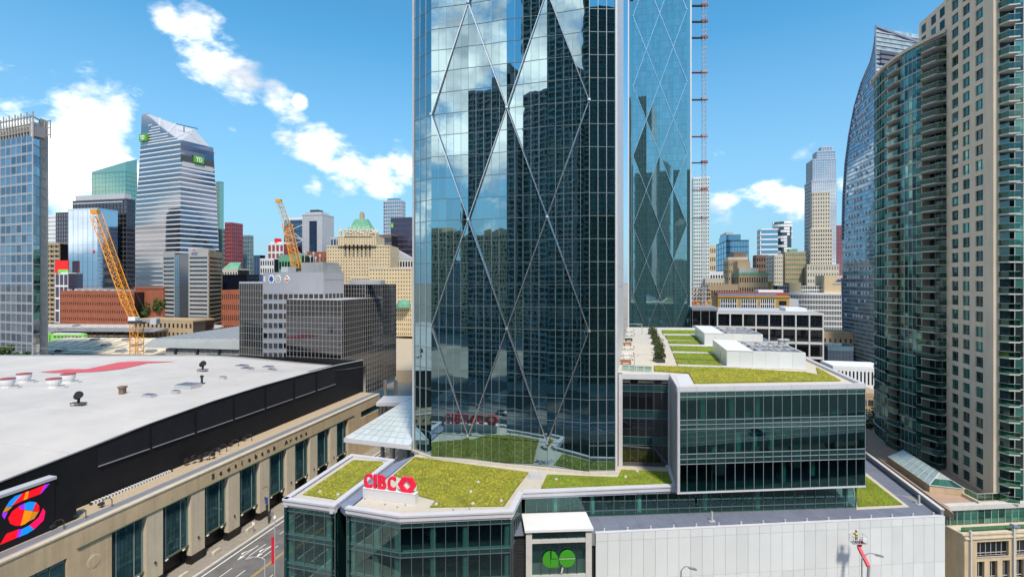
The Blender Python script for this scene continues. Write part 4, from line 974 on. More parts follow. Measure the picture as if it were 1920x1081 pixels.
for x0, x1 in zip(xs, xs[1:]):
    a, b, c, d = along(bot, x0), along(bot, x1), along(top, x1), along(top, x0)
    for k in range(4):
        q4 = [a+(d-a)*k/4, b+(c-b)*k/4, b+(c-b)*(k+1)/4, a+(d-a)*(k+1)/4]
        m.quad(*[(p.x, p.y, roofz(p.x, p.y)+.09) for p in q4])
m.build('painted_emblem', 'red_paint', arena)
# membrane seams
sm = MB()
for k in range(1, 9):
    y = 34 + k*14.5
    pr = [FB.p(sY(y), -7.2 - q*6, 0) for q in range(24)]
    for a, b in zip(pr, pr[1:]): sm.bar((a.x, a.y, roofz(a.x, a.y)+.02), (b.x, b.y, roofz(b.x, b.y)+.02), .16, .05)
sm.build('seam', 'roof_seam' if 'roof_seam' in M else 'membrane', arena, 'stuff')
mirror('sky_pane', (0.55,0.62,0.72), (0.18,0.21,0.28), 0.35, 0.1, 0.0, 0.3, 0.1)
# ---- roof equipment
vents = [((13.5, 726), 'round pale roof ventilator with a red rim at the near end of its row'), ((45, 716), 'round pale roof ventilator with a red rim behind another'), ((100.7, 726), 'round red rimmed roof ventilator beside the painted red emblem, nearer the street edge'), ((128, 716.5), 'round red rimmed roof ventilator touching the painted red emblem')]
for (uv, lb) in vents:
    p = onroof(*uv); t = thing('roof_ventilator', lb, 'ventilator', tuple(p), 'ventilators on the arena roof')
    MB().lathe(tuple(p), [(1.15, 0), (1.15, .7), (1.3, .75), (1.35, 1.1), (1.4, 1.15), (1.45, 2.0), (.3, 2.1)], 18).build('drum', 'clad_white', t)
    MB().lathe((p.x, p.y, p.z+2.0), [(1.5, 0), (1.5, .16), (1.2, .2)], 18).build('rim', 'clad_red', t)
    MB().wbox(p.x+.9, p.x+3.0, p.y-.6, p.y+.6, p.z-.1, p.z+.25).build('plinth', 'clad_silver', t)
for (uv, lb) in (((147, 760), 'black searchlight on a wire stand near the street edge of the arena roof'), ((380, 696), 'black searchlight on a small stand near the skylights of the arena roof')):
    p = onroof(*uv); t = thing('searchlight', lb, 'searchlight', tuple(p), 'searchlights on the arena roof')
    k = p.y/110
    m = MB()
    for a in (-1.1, 1.1):
        for b in (-.5, .5): m.tube((p.x+a, p.y+b, p.z-.05), (p.x+a, p.y+b, p.z+.55), .06)
    m.wbox(p.x-1.35, p.x+1.35, p.y-.6, p.y+.6, p.z+.5, p.z+.62); m.build('stand', 'bark', t)
    MB().tube((p.x, p.y, p.z+.6), (p.x+.1, p.y, p.z+1.7), .24, 8).build('yoke', 'cloth_black', t)
    MB().tube((p.x-.55, p.y+.3, p.z+1.75), (p.x+.55, p.y-.5, p.z+2.35), .62, 12, .74).build('lamp_drum', 'cloth_black', t)
sky_ = [((342, 729), 4.6, 3.2, .8, 'large flat bluish skylight box on the arena roof'), ((274, 745), 2.6, 1.5, .5, 'low grey skylight box between the searchlight and the large skylight'), ((326, 738.5), 1.6, 1.0, .7, 'small pale blue hatch in front of the large skylight'), ((415, 711), 1.7, 1.0, .6, 'small pale hatch behind the roof vent pipe'),
        ((447, 688), 3.0, 2.6, .35, 'flat grey skylight panel near the far roof edge'), ((458, 693), 3.0, 2.2, .35, 'flat grey skylight panel just in front of its twin'), ((497, 690), 2.6, 2.4, .35, 'flat grey skylight panel nearest the black glass office block'), ((506, 695), 2.2, 1.6, .3, 'small flat skylight panel in front of the others by the office block')]
for (uv, w, d, h, lb) in sky_:
    p = onroof(*uv); t = thing('skylight', lb, 'skylight', tuple(p), 'skylights on the arena roof')
    F = Fr(p.x, p.y, .972, -.235)
    MB().box(F, -w/2, w/2, -d, 0, p.z-.3, p.z+h).build('kerb', 'clad_silver', t)
    for k in range(4): piece('pane', 'sky_pane', t, F, -w/2+.1+k*(w-.2)/4+.03, -w/2+.1+(k+1)*(w-.2)/4-.03, -d+.12, -.12, p.z+h, p.z+h+.12)
p = onroof(229.6, 738); t = own(MB().wbox(p.x-.5, p.x+.5, p.y-.5, p.y+.5, p.z, p.z+1.5).wbox(p.x-.65, p.x+.65, p.y-.65, p.y+.65, p.z+1.3, p.z+1.7).build('roof_vent', 'stone_brown'), p); tag(t, 'small square red brown vent standing alone on the arena roof', 'vent')
p = onroof(378.5, 719); t = own(MB().lathe(tuple(p), [(.25, 0), (.25, 1.5), (.4, 1.55), (.4, 2.0), (.05, 2.1)], 10).wbox(p.x-.6, p.x+.6, p.y-.4, p.y+.4, p.z-.1, p.z+.2).build('vent_pipe', 'dark_metal'), p); tag(t, 'thin dark vent pipe beside the large skylight on the arena roof', 'vent pipe')
# floodlight arms on the gutter
for i, (u, v) in enumerate(((120, 992), (161, 972), (210, 950), (393, 862), (412, 852), (425, 846), (447, 836), (472, 826))):
    p = px(u, v, 36); t = thing('gutter_floodlight', 'dark curved floodlight on the arena gutter, ' + ('right beside the colour screen', 'next after the one beside the screen', 'at the near end of the ribbed duct', 'just before the first frieze letter', 'above the first frieze letter', 'above the second frieze letter', 'above the third frieze letter', 'above the fifth frieze letter')[i], 'floodlight', (p.x, p.y, 16.06), 'floodlight arms along the arena gutter')
    m = MB(); m.path([(p.x, p.y, 16.0), (p.x, p.y, 17.2), (p.x-.35, p.y, 17.5), (p.x-1.0, p.y-.1, 17.35), (p.x-1.6, p.y-.2, 16.7)], .06, 6); m.build('arm', 'dark_metal', t)
    MB().wbox(p.x-1.9, p.x-1.3, p.y-.5, p.y+.2, 16.4, 16.75).build('lamp_head', 'dark_metal', t)
p = px(385, 868, 36); t = thing('floodlight_rack', 'cluster of black floodlights on a frame against the black wall', 'floodlight', (p.x-1.5, p.y, 16))
m = MB()
for k in range(5): MB().wbox(p.x-3.2+k*.75, p.x-2.6+k*.75, p.y-1.6+k*.9, p.y-.9+k*.9, 16.7+.35*(k % 2), 17.3+.35*(k % 2)).build('lamp_head', 'cloth_black', t)
m.path([(p.x-3, p.y-1.5, 16), (p.x-3, p.y-1.5, 16.8), (p.x, p.y+3, 16.8), (p.x, p.y+3, 16)], .07); m.build('frame', 'dark_metal', t)
m = MB()
t = thing('duct_run', 'low ribbed metal duct running along the gravel ledge under the black wall', 'duct', tuple(FB.p(sY(84), -5.6, 16)))
for k in range(26): piece('rib', 'clad_white', t, FB, sY(80)+k*.55, sY(80)+k*.55+.28, -6.3, -5.7, 16.0, 16.4)
piece('duct', 'dark_metal', t, FB, sY(80)-.3, sY(80)+14.5, -6.2, -5.8, 16.0, 16.33)

# ---- big screen with the coloured S emblem
LS = 84.0; FSC = Fr(-LS, 0, BX, 1)
scr = thing('led_screen', 'black screen box with a multicoloured S emblem at the arena ledge', 'screen', tuple(FSC.p(sY(65), 0, 16)))
MB().box(FSC, sY(50), sY(73.4), -1.2, -.05, 16.1, 23.2).build('housing', 'black_panel', scr)
MB().box(FSC, sY(50), sY(73.6), -1.4, .1, 23.2, 23.6).build('top_ledge', 'clad_silver', scr)
MB().slab(FSC, [(sY(73.4), 16.1), (sY(73.4), 23.2), (sY(76.4), 20.5), (sY(76.4), 16.1)], -1.2, -.2).build('side_flare', 'black_panel', scr)
def lg(x, y):
    u, v = x/5.125, 870 + y/5.125; Y = F_PX*LS/(1190-u); return (sY(Y), zat(v, Y))
for nm, c in dict(led_red=(.85, .01, .02), led_pink=(.85, .01, .12), led_orange=(.9, .25, .01), led_ochre=(.5, .2, .02), led_blue=(.01, .25, .85), led_purple=(.32, .03, .75)).items(): emit(nm, c, 1.0)
for cname, pl in (('led_purple', [(430,195),(480,183),(400,275),(385,285)]), ('led_red', [(278,258),(430,195),(385,285),(264,330)]), ('led_orange', [(250,264),(278,256),(264,330),(225,345)]), ('led_red', [(212,281),(250,265),(225,345),(112,400)]),
                  ('led_blue', [(150,302),(212,281),(110,400),(58,408),(95,350)]), ('led_ochre', [(57,410),(120,405),(78,445),(28,462)]), ('led_purple', [(27,465),(76,455),(45,525),(22,490)]),
                  ('led_blue', [(240,373),(290,355),(348,362),(312,446),(237,432)]), ('led_purple', [(187,397),(240,373),(237,434),(190,425)]), ('led_red', [(82,515),(118,452),(184,400),(190,425),(237,436),(198,587),(150,588),(100,568)]),
                  ('led_red', [(350,363),(378,395),(378,450),(318,448)]), ('led_orange', [(237,437),(314,449),(276,545),(240,572),(200,587)]), ('led_ochre', [(316,451),(372,454),(330,520),(278,546)]),
                  ('led_pink', [(415,420),(437,452),(420,535),(330,622),(286,582),(375,505)]), ('led_blue', [(284,584),(328,624),(262,665),(187,696),(216,618)]), ('led_purple', [(178,622),(216,618),(187,696),(158,704)]), ('led_red', [(65,664),(178,622),(160,705),(0,772)])):
    q_ = [lg(x, y) for x, y in pl]
    if sum(q_[i][0]*q_[(i+1) % len(q_)][1]-q_[(i+1) % len(q_)][0]*q_[i][1] for i in range(len(q_))) < 0: q_ = q_[::-1]
    MB().slab(FSC, q_, -.04, 0.0).build('emblem_piece', cname, scr)

# ---- street furniture
def lamp_post(name, label, base, h, arm, arm_dir, mat='clad_silver', group=None, rise=1.0):
    t = thing(name, label, 'street lamp', tuple(base), group); b = Vector(base); d = Vector((*arm_dir, 0)).normalized()
    MB().tube(b, b + Vector((0, 0, h)), .11, 10, .075).build('pole', mat, t); MB().lathe(tuple(b), [(.22, 0), (.2, .3), (.13, .45)], 10).build('foot', mat, t)
    pts = [b + Vector((0, 0, h))]
    for k in range(1, 9): a = k/8; pts.append(b + d*(arm*a) + Vector((0, 0, h + rise*math.sin(min(1, a*1.6)*math.pi*.5) - (a**2)*rise*.45)))
    MB().path(pts, .055, 8).build('arm', mat, t)
    e = pts[-1]; m = MB(); m.bar(e - d*.15 + Vector((0, 0, 0)), e + d*.75 - Vector((0, 0, .22)), .32, .16); m.build('lamp_head', mat, t)
lamp_post('street_lamp', 'silver cobra head street lamp beside the glass podium corner', FB.p(sY(78)+23.4*.242, 23.4, .15), 8.9, 2.3, (-1, .1), rise=.4)
b = FB.p(sY(79.3)+24*.242, 24.0, .15); t = thing('banner_pole', 'tall slim pole with a narrow red banner by the street kerb', 'pole', tuple(b))
MB().tube(b, b + Vector((0, 0, 14.5)), .08, 8).build('pole', 'clad_silver', t); MB().wbox(b.x-.55, b.x-.1, b.y-.03, b.y+.03, 7.6, 11.9).build('banner', 'lift_red', t); MB().lathe((b.x, b.y, 14.6), [(.1, 0), (.22, .15), (.18, .5), (.05, .6)], 8).build('lamp_head', 'sign_white', t)
b = FB.p(sY(109), 2.7, .14); t = thing('signal_pole', 'tall grey utility pole with signs and a bracket arm by the arena piers', 'pole', tuple(b))
MB().tube(b, b + Vector((0, 0, 8)), .17, 8, .12).build('pole', 'concrete', t); MB().tube(b, b+Vector((0, 0, 2.6)), .2, 8).build('pole_base', 'dark_metal', t); MB().path([b+Vector((0, 0, 7.4)), b+Vector((-.7, 0, 7.8)), b+Vector((-1.5, 0, 7.2))], .05).build('arm', 'dark_metal', t)
MB().wbox(b.x-.75, b.x-.25, b.y-.1, b.y+.1, 4.3, 5.6).build('sign_plate', 'logo_blue', t); MB().wbox(b.x-.6, b.x-.2, b.y-.2, b.y+.2, 3.2, 4.1).build('signal_box', 'dark_metal', t)
b = FB.p(sY(104.7), 2.6, .14); t = thing('parking_sign', 'small white parking sign on a post by a concrete block', 'sign', tuple(b)); MB().tube(b, b+Vector((0, 0, 2.3)), .04).build('post', 'grey_metal', t); MB().wbox(b.x-.28, b.x+.28, b.y-.06, b.y-.02, 1.75, 2.4).build('plate', 'sign_white', t)
for (u, v, lb) in ((406, 1036, 'cream concrete barrier block beside the nearest full pier of the arena'), (468, 994, 'cream concrete barrier block behind the small parking sign'), (345, 1081, 'cream concrete barrier block further along the pavement by the arena'), ):
    p = px(u, v, 51.86); F = Fr(p.x, p.y, BX, 1); m = MB(); m.slab(F, [(-.9, .14), (.9, .14), (.9, .55), (.75, .8), (-.75, .8), (-.9, .55)], -.3, .3); o = own(m.build('barrier_block', 'cream_paver'), (p.x, p.y, .14)); tag(o, lb, 'barrier', 'concrete blocks on the arena pavement')
# link roof and bridge at the far arena corner
t = thing('footbridge', 'flat white roofed footbridge behind the glass canopy at the arena corner', 'bridge', tuple(px(716, 757, 37)))
A = px(705, 757, 37); Bq = px(790, 757, 37); F = fr2(A, Bq); MB().box(F, 0, F.w, -9, 0, 14.4, 15.4).build('roof', 'white_metal', t); MB().box(F, 0.5, F.w, -8, -.8, 9, 14.4).build('side_wall', 'black_glass', t)
for k in range(4): MB().box(F, 3+k*5, 3.9+k*5, -2, -1, 0, 9).build('column', 'concrete', t)
# ================================================================ curved condominium on the right
CB_ = Vector((81.4, 85.7, 0)); ZB, ZT, FH = 15.0, 100.2, 2.66
condo = thing('condo_tower', 'tall beige concrete condominium with a curved green glass side and stacked balconies', 'building', (CB_.x, CB_.y, ZB))
FE = Fr(CB_.x, CB_.y, BX, 1); FE_len = 13.2
CE = FE.p(FE_len, 0, 0)
F1 = fr2(CE, CB_)                                      # window wall, outward to the street side
arc = [Vector((x, y, 0)) for x, y in ((84.5, 98.5), (83.7, 103.5), (83.6, 108.5), (84.4, 113.5), (85.8, 118), (87.7, 122.5), (91.2, 127), (96, 131), (103, 134))]
def arcp(k):
    """point on the curved side, k from 0 at the window wall to 1 round the back (smoothed)"""
    x = k * (len(arc)-1); i = min(int(x), len(arc)-2); t = x - i
    p0, p1, p2, p3 = arc[max(i-1, 0)], arc[i], arc[i+1], arc[min(i+2, len(arc)-1)]
    return .5*((2*p1) + (p2-p0)*t + (2*p0-5*p1+4*p2-p3)*t*t + (3*p1-p0-3*p2+p3)*t*t*t)
def arcn(k):
    d = arcp(min(1, k+.01)) - arcp(max(0, k-.01)); d.normalize(); return Vector((-d.y, d.x, 0))
NF = int((ZT - ZB) / FH)
KB1, KG1, KB2 = 0.125, 0.255, 0.385
def ribbon(m, k0, k1, n, o0, o1, z0, z1, e0=None, e1=None):
    """solid strip along the curve between offsets o0 (inner) and o1 (outer)"""
    b = len(m.v)
    for i in range(n+1):
        k = k0 + (k1-k0)*i/n; p, nn = arcp(k), arcn(k); oo = o1
        if e0 is not None: oo = o1 - (o1-e0)*max(0, 1-(i/n)*4) - (o1-(e1 if e1 is not None else o1))*max(0, 1-(1-i/n)*4)
        for o in (o0, oo):
            for z in (z0, z1): q = p + nn*o; m.v.append((q.x, q.y, z))
    for i in range(n):
        a, c = b+i*4, b+(i+1)*4
        m.f += [(a+2, a+3, c+3, c+2), (a, c, c+1, a+1), (a+1, c+1, c+3, a+3), (a, a+2, c+2, c)]
    e = b+n*4; m.f += [(b, b+1, b+3, b+2), (e, e+2, e+3, e+1)]
    return m
# body
bp = [xy(CE + Vector((.8, -.2, 0))), xy(CB_ + Vector((.6, .4, 0)))] + [xy(CB_ + pv*22 + Vector((0, .5, 0))), (122, 110), (118, 138)] + [xy(arcp(k/20) - arcn(k/20)*2.2) for k in range(20, -1, -1)]
MB().prism(bp, ZB, ZT-.4).build('core', 'condo_dark', condo)
gl, gd, slab, mu = MB(), MB(), MB(), MB()
for fl in range(NF):
    z = ZB + fl*FH
    for i in range(5):                                 # glazed bay: each pane its own piece
        k0, k1 = KB1 + (KG1-KB1)*i/5, KB1 + (KG1-KB1)*(i+1)/5; a, b = arcp(k0) + arcn(k0)*.1, arcp(k1) + arcn(k1)*.1; F = fr2(b, a)
        r_ = random.random()
        piece('bay_pane', 'condo_glass' if r_ < .72 else 'condo_dark', condo, F, .05, F.w-.05, -.05, 0, z+.95, z+FH-.08)
        piece('bay_spandrel', 'condo_dark' if r_ < .5 else 'condo_glass', condo, F, .05, F.w-.05, -.05, 0, z+.22, z+.9)
        mu.box(F, -.04, .04, -.05, .07, z+.2, z+FH)
    slab_w = ribbon(slab, KB1, KG1, 6, -.3, .22, z, z+.2)
    for i in range(14):                                # the far round of the curve
        k0, k1 = KB2 + (1-KB2)*i/14, KB2 + (1-KB2)*(i+1)/14; a, b = arcp(k0), arcp(k1); F = fr2(b, a)
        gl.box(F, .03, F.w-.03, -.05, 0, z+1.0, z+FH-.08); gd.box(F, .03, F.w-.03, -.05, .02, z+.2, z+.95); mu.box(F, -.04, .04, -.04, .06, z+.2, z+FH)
    ribbon(slab, KB2, 1, 16, -.3, .22, z, z+.18)
    # recessed balconies between the two glazed parts, projecting ones next to the window wall
    for (k0, k1, out, e) in ((KG1, KB2, .75, .2), (0.0, KB1, 1.7, .25)):
        bal = ribbon(MB(), k0+.002, k1-.002, 8, -1.8, out, z, z+.2, e, e if k0 else .25).build('balcony', 'slab_edge', condo)
        ribbon(MB(), k0+.006, k1-.006, 8, out-.12, out-.07, z+.22, z+1.15, max(0, e-.1), max(0, e-.1)).build('glass_rail', 'rail_glass', bal)
        rl = ribbon(MB(), k0+.006, k1-.006, 8, out-.14, out-.05, z+1.15, z+1.21, max(.02, e-.1), max(.02, e-.1)).build('handrail', 'mullion_light', bal)
    for (k0, k1) in ((KG1, KB2), (0.0, KB1)):
        for i in range(4):
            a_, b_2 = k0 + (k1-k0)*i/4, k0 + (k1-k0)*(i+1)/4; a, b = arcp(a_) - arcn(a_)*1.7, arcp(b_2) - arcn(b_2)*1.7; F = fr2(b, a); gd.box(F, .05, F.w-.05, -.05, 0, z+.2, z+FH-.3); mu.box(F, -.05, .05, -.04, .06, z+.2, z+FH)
gl.build('curved_glazing', 'condo_glass', condo, 'stuff'); gd.build('dark_glazing', 'condo_dark', condo, 'stuff'); slab.build('slab_edge_band', 'slab_edge', condo, 'stuff'); mu.build('mullion_grid', 'mullion_light', condo, 'stuff')  # darker glass in the spandrels and balcony backs
for k in (KB1, KG1, KB2):                              # party walls
    p = arcp(k); n_2 = arcn(k); F = Fr(p.x - n_2.x*1.8, p.y - n_2.y*1.8, n_2.x, n_2.y); MB().box(F, 0, 1.85, -.12, .12, ZB, ZT).build('fin_wall', 'condo_concrete', condo)
ribbon(MB(), 0, 1, 30, -3, .45, ZT-.1, ZT+.5).build('roof_edge', 'condo_concrete', condo)
rfp = [xy(CE), ] + [xy(arcp(k/20)) for k in range(0, 21)] + [(118, 138), (122, 110)]
MB().prism(rfp[::-1], ZT-.5, ZT-.05).build('roof', 'concrete', condo)
# window wall with three columns of recessed windows, taller than the curved part
cols = [];
for u in (1790.5, 1811.5, 1836.0):
    up_ = (u-960)/F_PX; Yc = (81.4-.242*85.7)/(up_-.242); sc_ = (CE.y - Yc)*1.0289; cols.append((sc_-1.0, sc_+1.0))
wall = MB(); xs_ = [0] + [c for ab in cols for c in ab] + [F1.w]; ZT2 = 106.6
for i in range(0, len(xs_), 2): wall.box(F1, xs_[i], xs_[i+1], -.5, 0, ZB, ZT2)
wins = []
for fl in range(NF+2):
    z = ZB + fl*FH
    for (a, b) in cols:
        wall.box(F1, a, b, -.5, -.01, z+FH-.42, z+FH+.42)
        wins.append((a, b, z+.42, z+FH-.42))
for (a, b) in cols: wall.box(F1, a, b, -.5, -.01, ZB, ZB+.42); wall.box(F1, a, b, -.5, -.01, ZB+(NF+2)*FH-.4, ZT2)
MB.build(wall, 'window_wall', 'condo_concrete', condo)
for (a, b, z0, z1) in wins:
    w = piece('window', 'condo_glass' if random.random() < .65 else 'condo_dark', condo, F1, a, b, -.3, -.22, z0, z1)
    fm = MB(); fm.box(F1, a+(b-a)*.62-.04, a+(b-a)*.62+.04, -.22, -.15, z0, z1); fm.box(F1, a, b, -.22, -.12, z0, z0+.07); fm.box(F1, a+.02, b-.02, -.21, -.15, z0+.42, z0+.48)
    o = fm.build('window_frame', 'mullion_teal', None); o.parent = condo; o.data.transform(Matrix.Translation(-wloc(condo)))
# higher concrete storeys set back over the curved part
ext = [xy(CE), xy(CE + Vector((14, -3.4, 0))), xy(FE.p(23, 14, 0)), xy(FE.p(23, 0, 0))]
MB().prism(ext, ZT+.4, ZT2).build('upper_storey', 'condo_concrete', condo)
for s_ in (2.0, 5.6, 8.6):
    for z in (101.4, 103.9): F = Fr(*xy(FE.p(FE_len+9.8, 0, 0)), -BX, -1); piece('window', 'condo_dark', condo, F, s_-1, s_+.6, -.1, .03, z, z+1.7)
MB().prism([xy(CE + Vector((0, 0, 0))), xy(CB_), xy(CB_ + pv*22), (112, 92)], ZT2-.6, ZT2).build('upper_roof', 'concrete', condo)
# street face: balconies and glazed bay
F2 = fr2(CB_, CB_ + pv*20)
MB().box(F2, 0, .9, -.6, 0, ZB, ZT2).build('corner_pier', 'condo_concrete', condo)
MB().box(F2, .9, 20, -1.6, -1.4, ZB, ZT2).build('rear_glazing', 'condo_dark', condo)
g2 = MB()
for fl in range(NF+1):
    z = ZB + fl*FH
    pts = [(.75, -1.4), (.75, .5), (1.3, 1.5), (2.9, 1.5), (2.9, -1.4)]
    P2 = lambda l: [xy(F2.p(s_, t_, 0)) for s_, t_ in l]
    bal = MB().prism(P2(pts), z, z+.22).build('balcony', 'slab_edge', condo)
    m = MB()
    for (a, b) in zip(pts[:3], pts[1:4]):
        pa, pb = F2.p(*a, 0), F2.p(*b, 0); F = fr2(pa, pb); m.box(F, .03, F.w-.03, -.08, -.03, z+.22, z+1.2)
    m.build('glass_rail', 'rail_glass', bal)
    hm = MB()
    for (a, b) in zip(pts[:3], pts[1:4]): hm.bar(F2.p(*a, z+1.22), F2.p(*b, z+1.22), .07, .06)
    hm.build('handrail', 'mullion_light', bal)
    for j in range(4):
        r_ = random.random(); piece('bay_pane', 'condo_glass' if r_ < .6 else 'condo_dark', condo, F2, 3.0+j*1.2+.04, 3.0+(j+1)*1.2-.04, -.05, 0, z+.95, z+FH-.06); piece('bay_spandrel', 'condo_glass' if r_ < .4 else 'condo_dark', condo, F2, 3.0+j*1.2+.04, 3.0+(j+1)*1.2-.04, -.05, 0, z+.2, z+.9)
    g2.box(F2, 2.95, 7.9, -1.2, .12, z, z+.16)
    for j in range(5): g2.box(F2, 3.0+j*1.2-.04, 3.0+j*1.2+.04, -.05, .06, z+.16, z+FH)
    piece('balcony_door', 'condo_dark', condo, F2, 1.0, 2.8, -1.4, -1.35, z+.25, z+2.3)
g2.build('slab_edge_band', 'slab_edge', condo, 'stuff')

# ================================================================ stone-fronted base building with red paved terrace
FC = Fr(*xy(px(1775, 985, 40.2)), *FW.d); sb = thing('stone_base_building', 'low beige stone building with green glass storey and pinkish paved roof terrace', 'building', tuple(FC.p(0, 0, 0)))
TZ = 15.0
tp2 = [xy(FC.p(.35, -.2, 0)), xy(FC.p(40, -.2, 0)), (125, 100), (120, 140), xy(FWR.p(62, 1.2, 0)), xy(FWR.p(0, 1.2, 0))]
MB().prism(tp2, 13.9, TZ-.02).build('terrace', 'terracotta', sb)
MB().box(FC, .0, 40, -.8, .3, 14.35, TZ+.1).build('terrace_coping', 'concrete_light', sb)
n = 24
for j in range(n):
    w_ = 30/n
    piece('glass_pane', 'condo_glass', sb, FC, .6+j*w_+.03, .6+(j+1)*w_-.03, -.1, -.05, 12.75, 14.3); piece('glass_pane', 'condo_glass', sb, FC, .6+j*w_+.03, .6+(j+1)*w_-.03, -.1, -.05, 11.95, 12.7)
    MB().box(FC, .6+j*w_-.03, .6+j*w_+.03, -.08, .03, 11.9, 14.35).build('mullion', 'slab_edge', sb) if j < 14 else None
MB().box(FC, .1, 40, -.8, -.12, 11.8, 14.3).build('glazed_wall', 'condo_dark', sb)
MB().box(FC, .0, 40, -.8, 2.7, 11.5, 11.78).build('ledge', 'limestone_pale', sb)
FC2 = Fr(*xy(FC.p(.6, 2.6, 0)), *FW.d)
stone = MB(); ZR = [(8.0, 10.3), (4.2, 7.2), (1.0, 3.4)]
cuts = [[(2.0, 7.6), (9.0, 14.6)], [(2.0, 3.3), (4.25, 5.6), (6.5, 7.8), (9.0, 10.3), (11.2, 12.6), (13.4, 14.7)], [(2.0, 3.3), (4.25, 5.6), (6.5, 7.8), (9.0, 10.3), (11.2, 12.6), (13.4, 14.7)]]
prev = 11.5
for (za, zb), cs in zip(ZR, cuts):
    stone.box(FC2, 0, 30, -.8, 0, zb, prev); x = 0
    for (a, b) in cs: stone.box(FC2, x, a, -.8, 0, za, zb); x = b
    stone.box(FC2, x, 30, -.8, 0, za, zb); prev = za
    for (a, b) in cs:
        w = piece('window', 'dark_window', sb, FC2, a, b, -.5, -.42, za, zb)
        fm = MB(); k = 5 if b-a > 3 else 1
        for i in range(1, k+1): fm.box(FC2, a+(b-a)*i/(k+1)-.04, a+(b-a)*i/(k+1)+.04, -.42, -.34, za, zb)
        fm.box(FC2, a, b, -.42, -.32, za+.35, za+.42); fm.box(FC2, a-.08, b+.08, -.3, .1, za-.14, za)
        fm.build('window_frame', 'clad_silver', sb)
stone.box(FC2, 0, 30, -.8, 0, 0, prev); stone.build('stone_wall', 'limestone', sb)
MB().box(FC2, -.2, 0, -9, 0, 0, 11.5).build('side_wall', 'limestone', sb); MB().box(FC2, -.15, 30, 0, .18, 10.85, 11.1).build('string_course', 'limestone_pale', sb)
for s_ in (.7, 8.3, 15.6): MB().box(FC2, s_-.13, s_+.13, .0, .3, 0, 12.3).build('pilaster', 'concrete_light', sb)
MB().box(FC2, -.2, 30, -.6, -.5, 11.8, 12.5).build('roof_rail_glass', 'rail_glass', sb)
q_ = FC2.p(8.3, .1, 12.3); t = thing('floodlight', 'dark blue angled floodlight on top of the stone pilaster', 'floodlight', tuple(q_)); MB().bar(q_ + Vector((-.3, 0, .5)), q_ + Vector((1.0, .2, .15)), .6, .35).build('lamp_head', 'gutter_blue', t); MB().tube(q_, q_ + Vector((0, 0, .45)), .08).build('bracket', 'dark_metal', t)
t = thing('terrace_railing', 'pale green glass railing along the pinkish terrace beside the condominium', 'railing', tuple(px(1832, 934, 37)))
RR_ = [px(1645, 842, 37), px(1735, 892, 37), px(1832, 938, 37), px(1990, 932, 37)]
for a, b in zip(RR_[1:], RR_[2:]):
    F = fr2(a, b); n = max(3, int(F.w/1.4))
    for j in range(n): piece('pane', 'rail_glass', t, F, j*F.w/n+.04, (j+1)*F.w/n-.04, -.02, .02, TZ+.05, TZ+1.1); MB().tube(F.p(j*F.w/n, 0, TZ), F.p(j*F.w/n, 0, TZ+1.15), .03).build('post', 'slab_edge', t)
    MB().bar(F.p(0, 0, TZ+1.15), F.p(F.w, 0, TZ+1.15), .08, .06).build('handrail', 'slab_edge', t)
F = fr2(px(1640, 846, 37), px(1835, 945, 37)); MB().box(F, 8, F.w, -.3, 0, TZ, TZ+.5).build('low_wall', 'limestone_pale', t)
# skylight on the terrace
e1, e2, e3 = px(1743, 909, 35.8), px(1808, 916.5, 35.8), px(1666, 856, 35.8); e4 = e3 + (e2-e1)
t = thing('terrace_skylight', 'long pale glass skylight with a hipped end on a beige base on the pink terrace', 'skylight', tuple(e1))
MB().prism([xy(e1), xy(e2), xy(e4), xy(e3)], TZ, 16.2).build('base', 'limestone', t); MB().prism([xy(p) for p in (e1 + Vector((-.1, -.1, 0)), e2 + Vector((.1, -.1, 0)), e4 + Vector((.1, .1, 0)), e3 + Vector((-.1, .1, 0)))], 16.2, 16.3).build('eave', 'white_metal', t)
mA = (e1+e2)/2 + bvec*2.2; mB_ = (e3+e4)/2; r0, r1 = Vector((mA.x, mA.y, 17.9)), Vector((mB_.x, mB_.y, 17.9)); zz = Vector((0, 0, .12))
mirror('frit_pane', (0.72, 0.82, 0.82), (0.42, 0.52, 0.50), 0.25, 0.15, 0.0, 0.3, 0.06)
for k in range(8):
    for j in range(2):
        a, b = k/8+.008, (k+1)/8-.008; c, d = j/2+.01, (j+1)/2-.01
        L_ = lambda s_, t_: (e1+zz + (e3-e1)*s_)*(1-t_) + (r0 + (r1-r0)*s_)*t_
        MB().quad(L_(a, c), L_(a, d), L_(b, d), L_(b, c)).build('pane', 'frit_pane', t)
        L2 = lambda s_, t_: (e2+zz + (e4-e2)*s_)*(1-t_) + (r0 + (r1-r0)*s_)*t_
        MB().quad(L2(a, c), L2(b, c), L2(b, d), L2(a, d)).build('pane', 'frit_pane', t)
for k in range(4):
    a, b = e1 + zz + (e2-e1)*(k/4+.01), e1 + zz + (e2-e1)*((k+1)/4-.01); MB().quad(a, b, b+(r0-b)*.47, a+(r0-a)*.47).build('pane', 'condo_glass', t); MB().quad(a+(r0-a)*.5, b+(r0-b)*.5, r0).build('pane', 'frit_pane', t)
m = MB(); m.bar(r0, r1, .12, .1)
for p_ in (e1, e2): m.bar(p_+zz, r0, .12, .1)
for k in range(9): m.bar(e1+zz+(e3-e1)*k/8, r0+(r1-r0)*k/8+Vector((0, 0, .03)), .07, .06)
m.build('glazing_bars', 'white_metal', t, 'stuff')
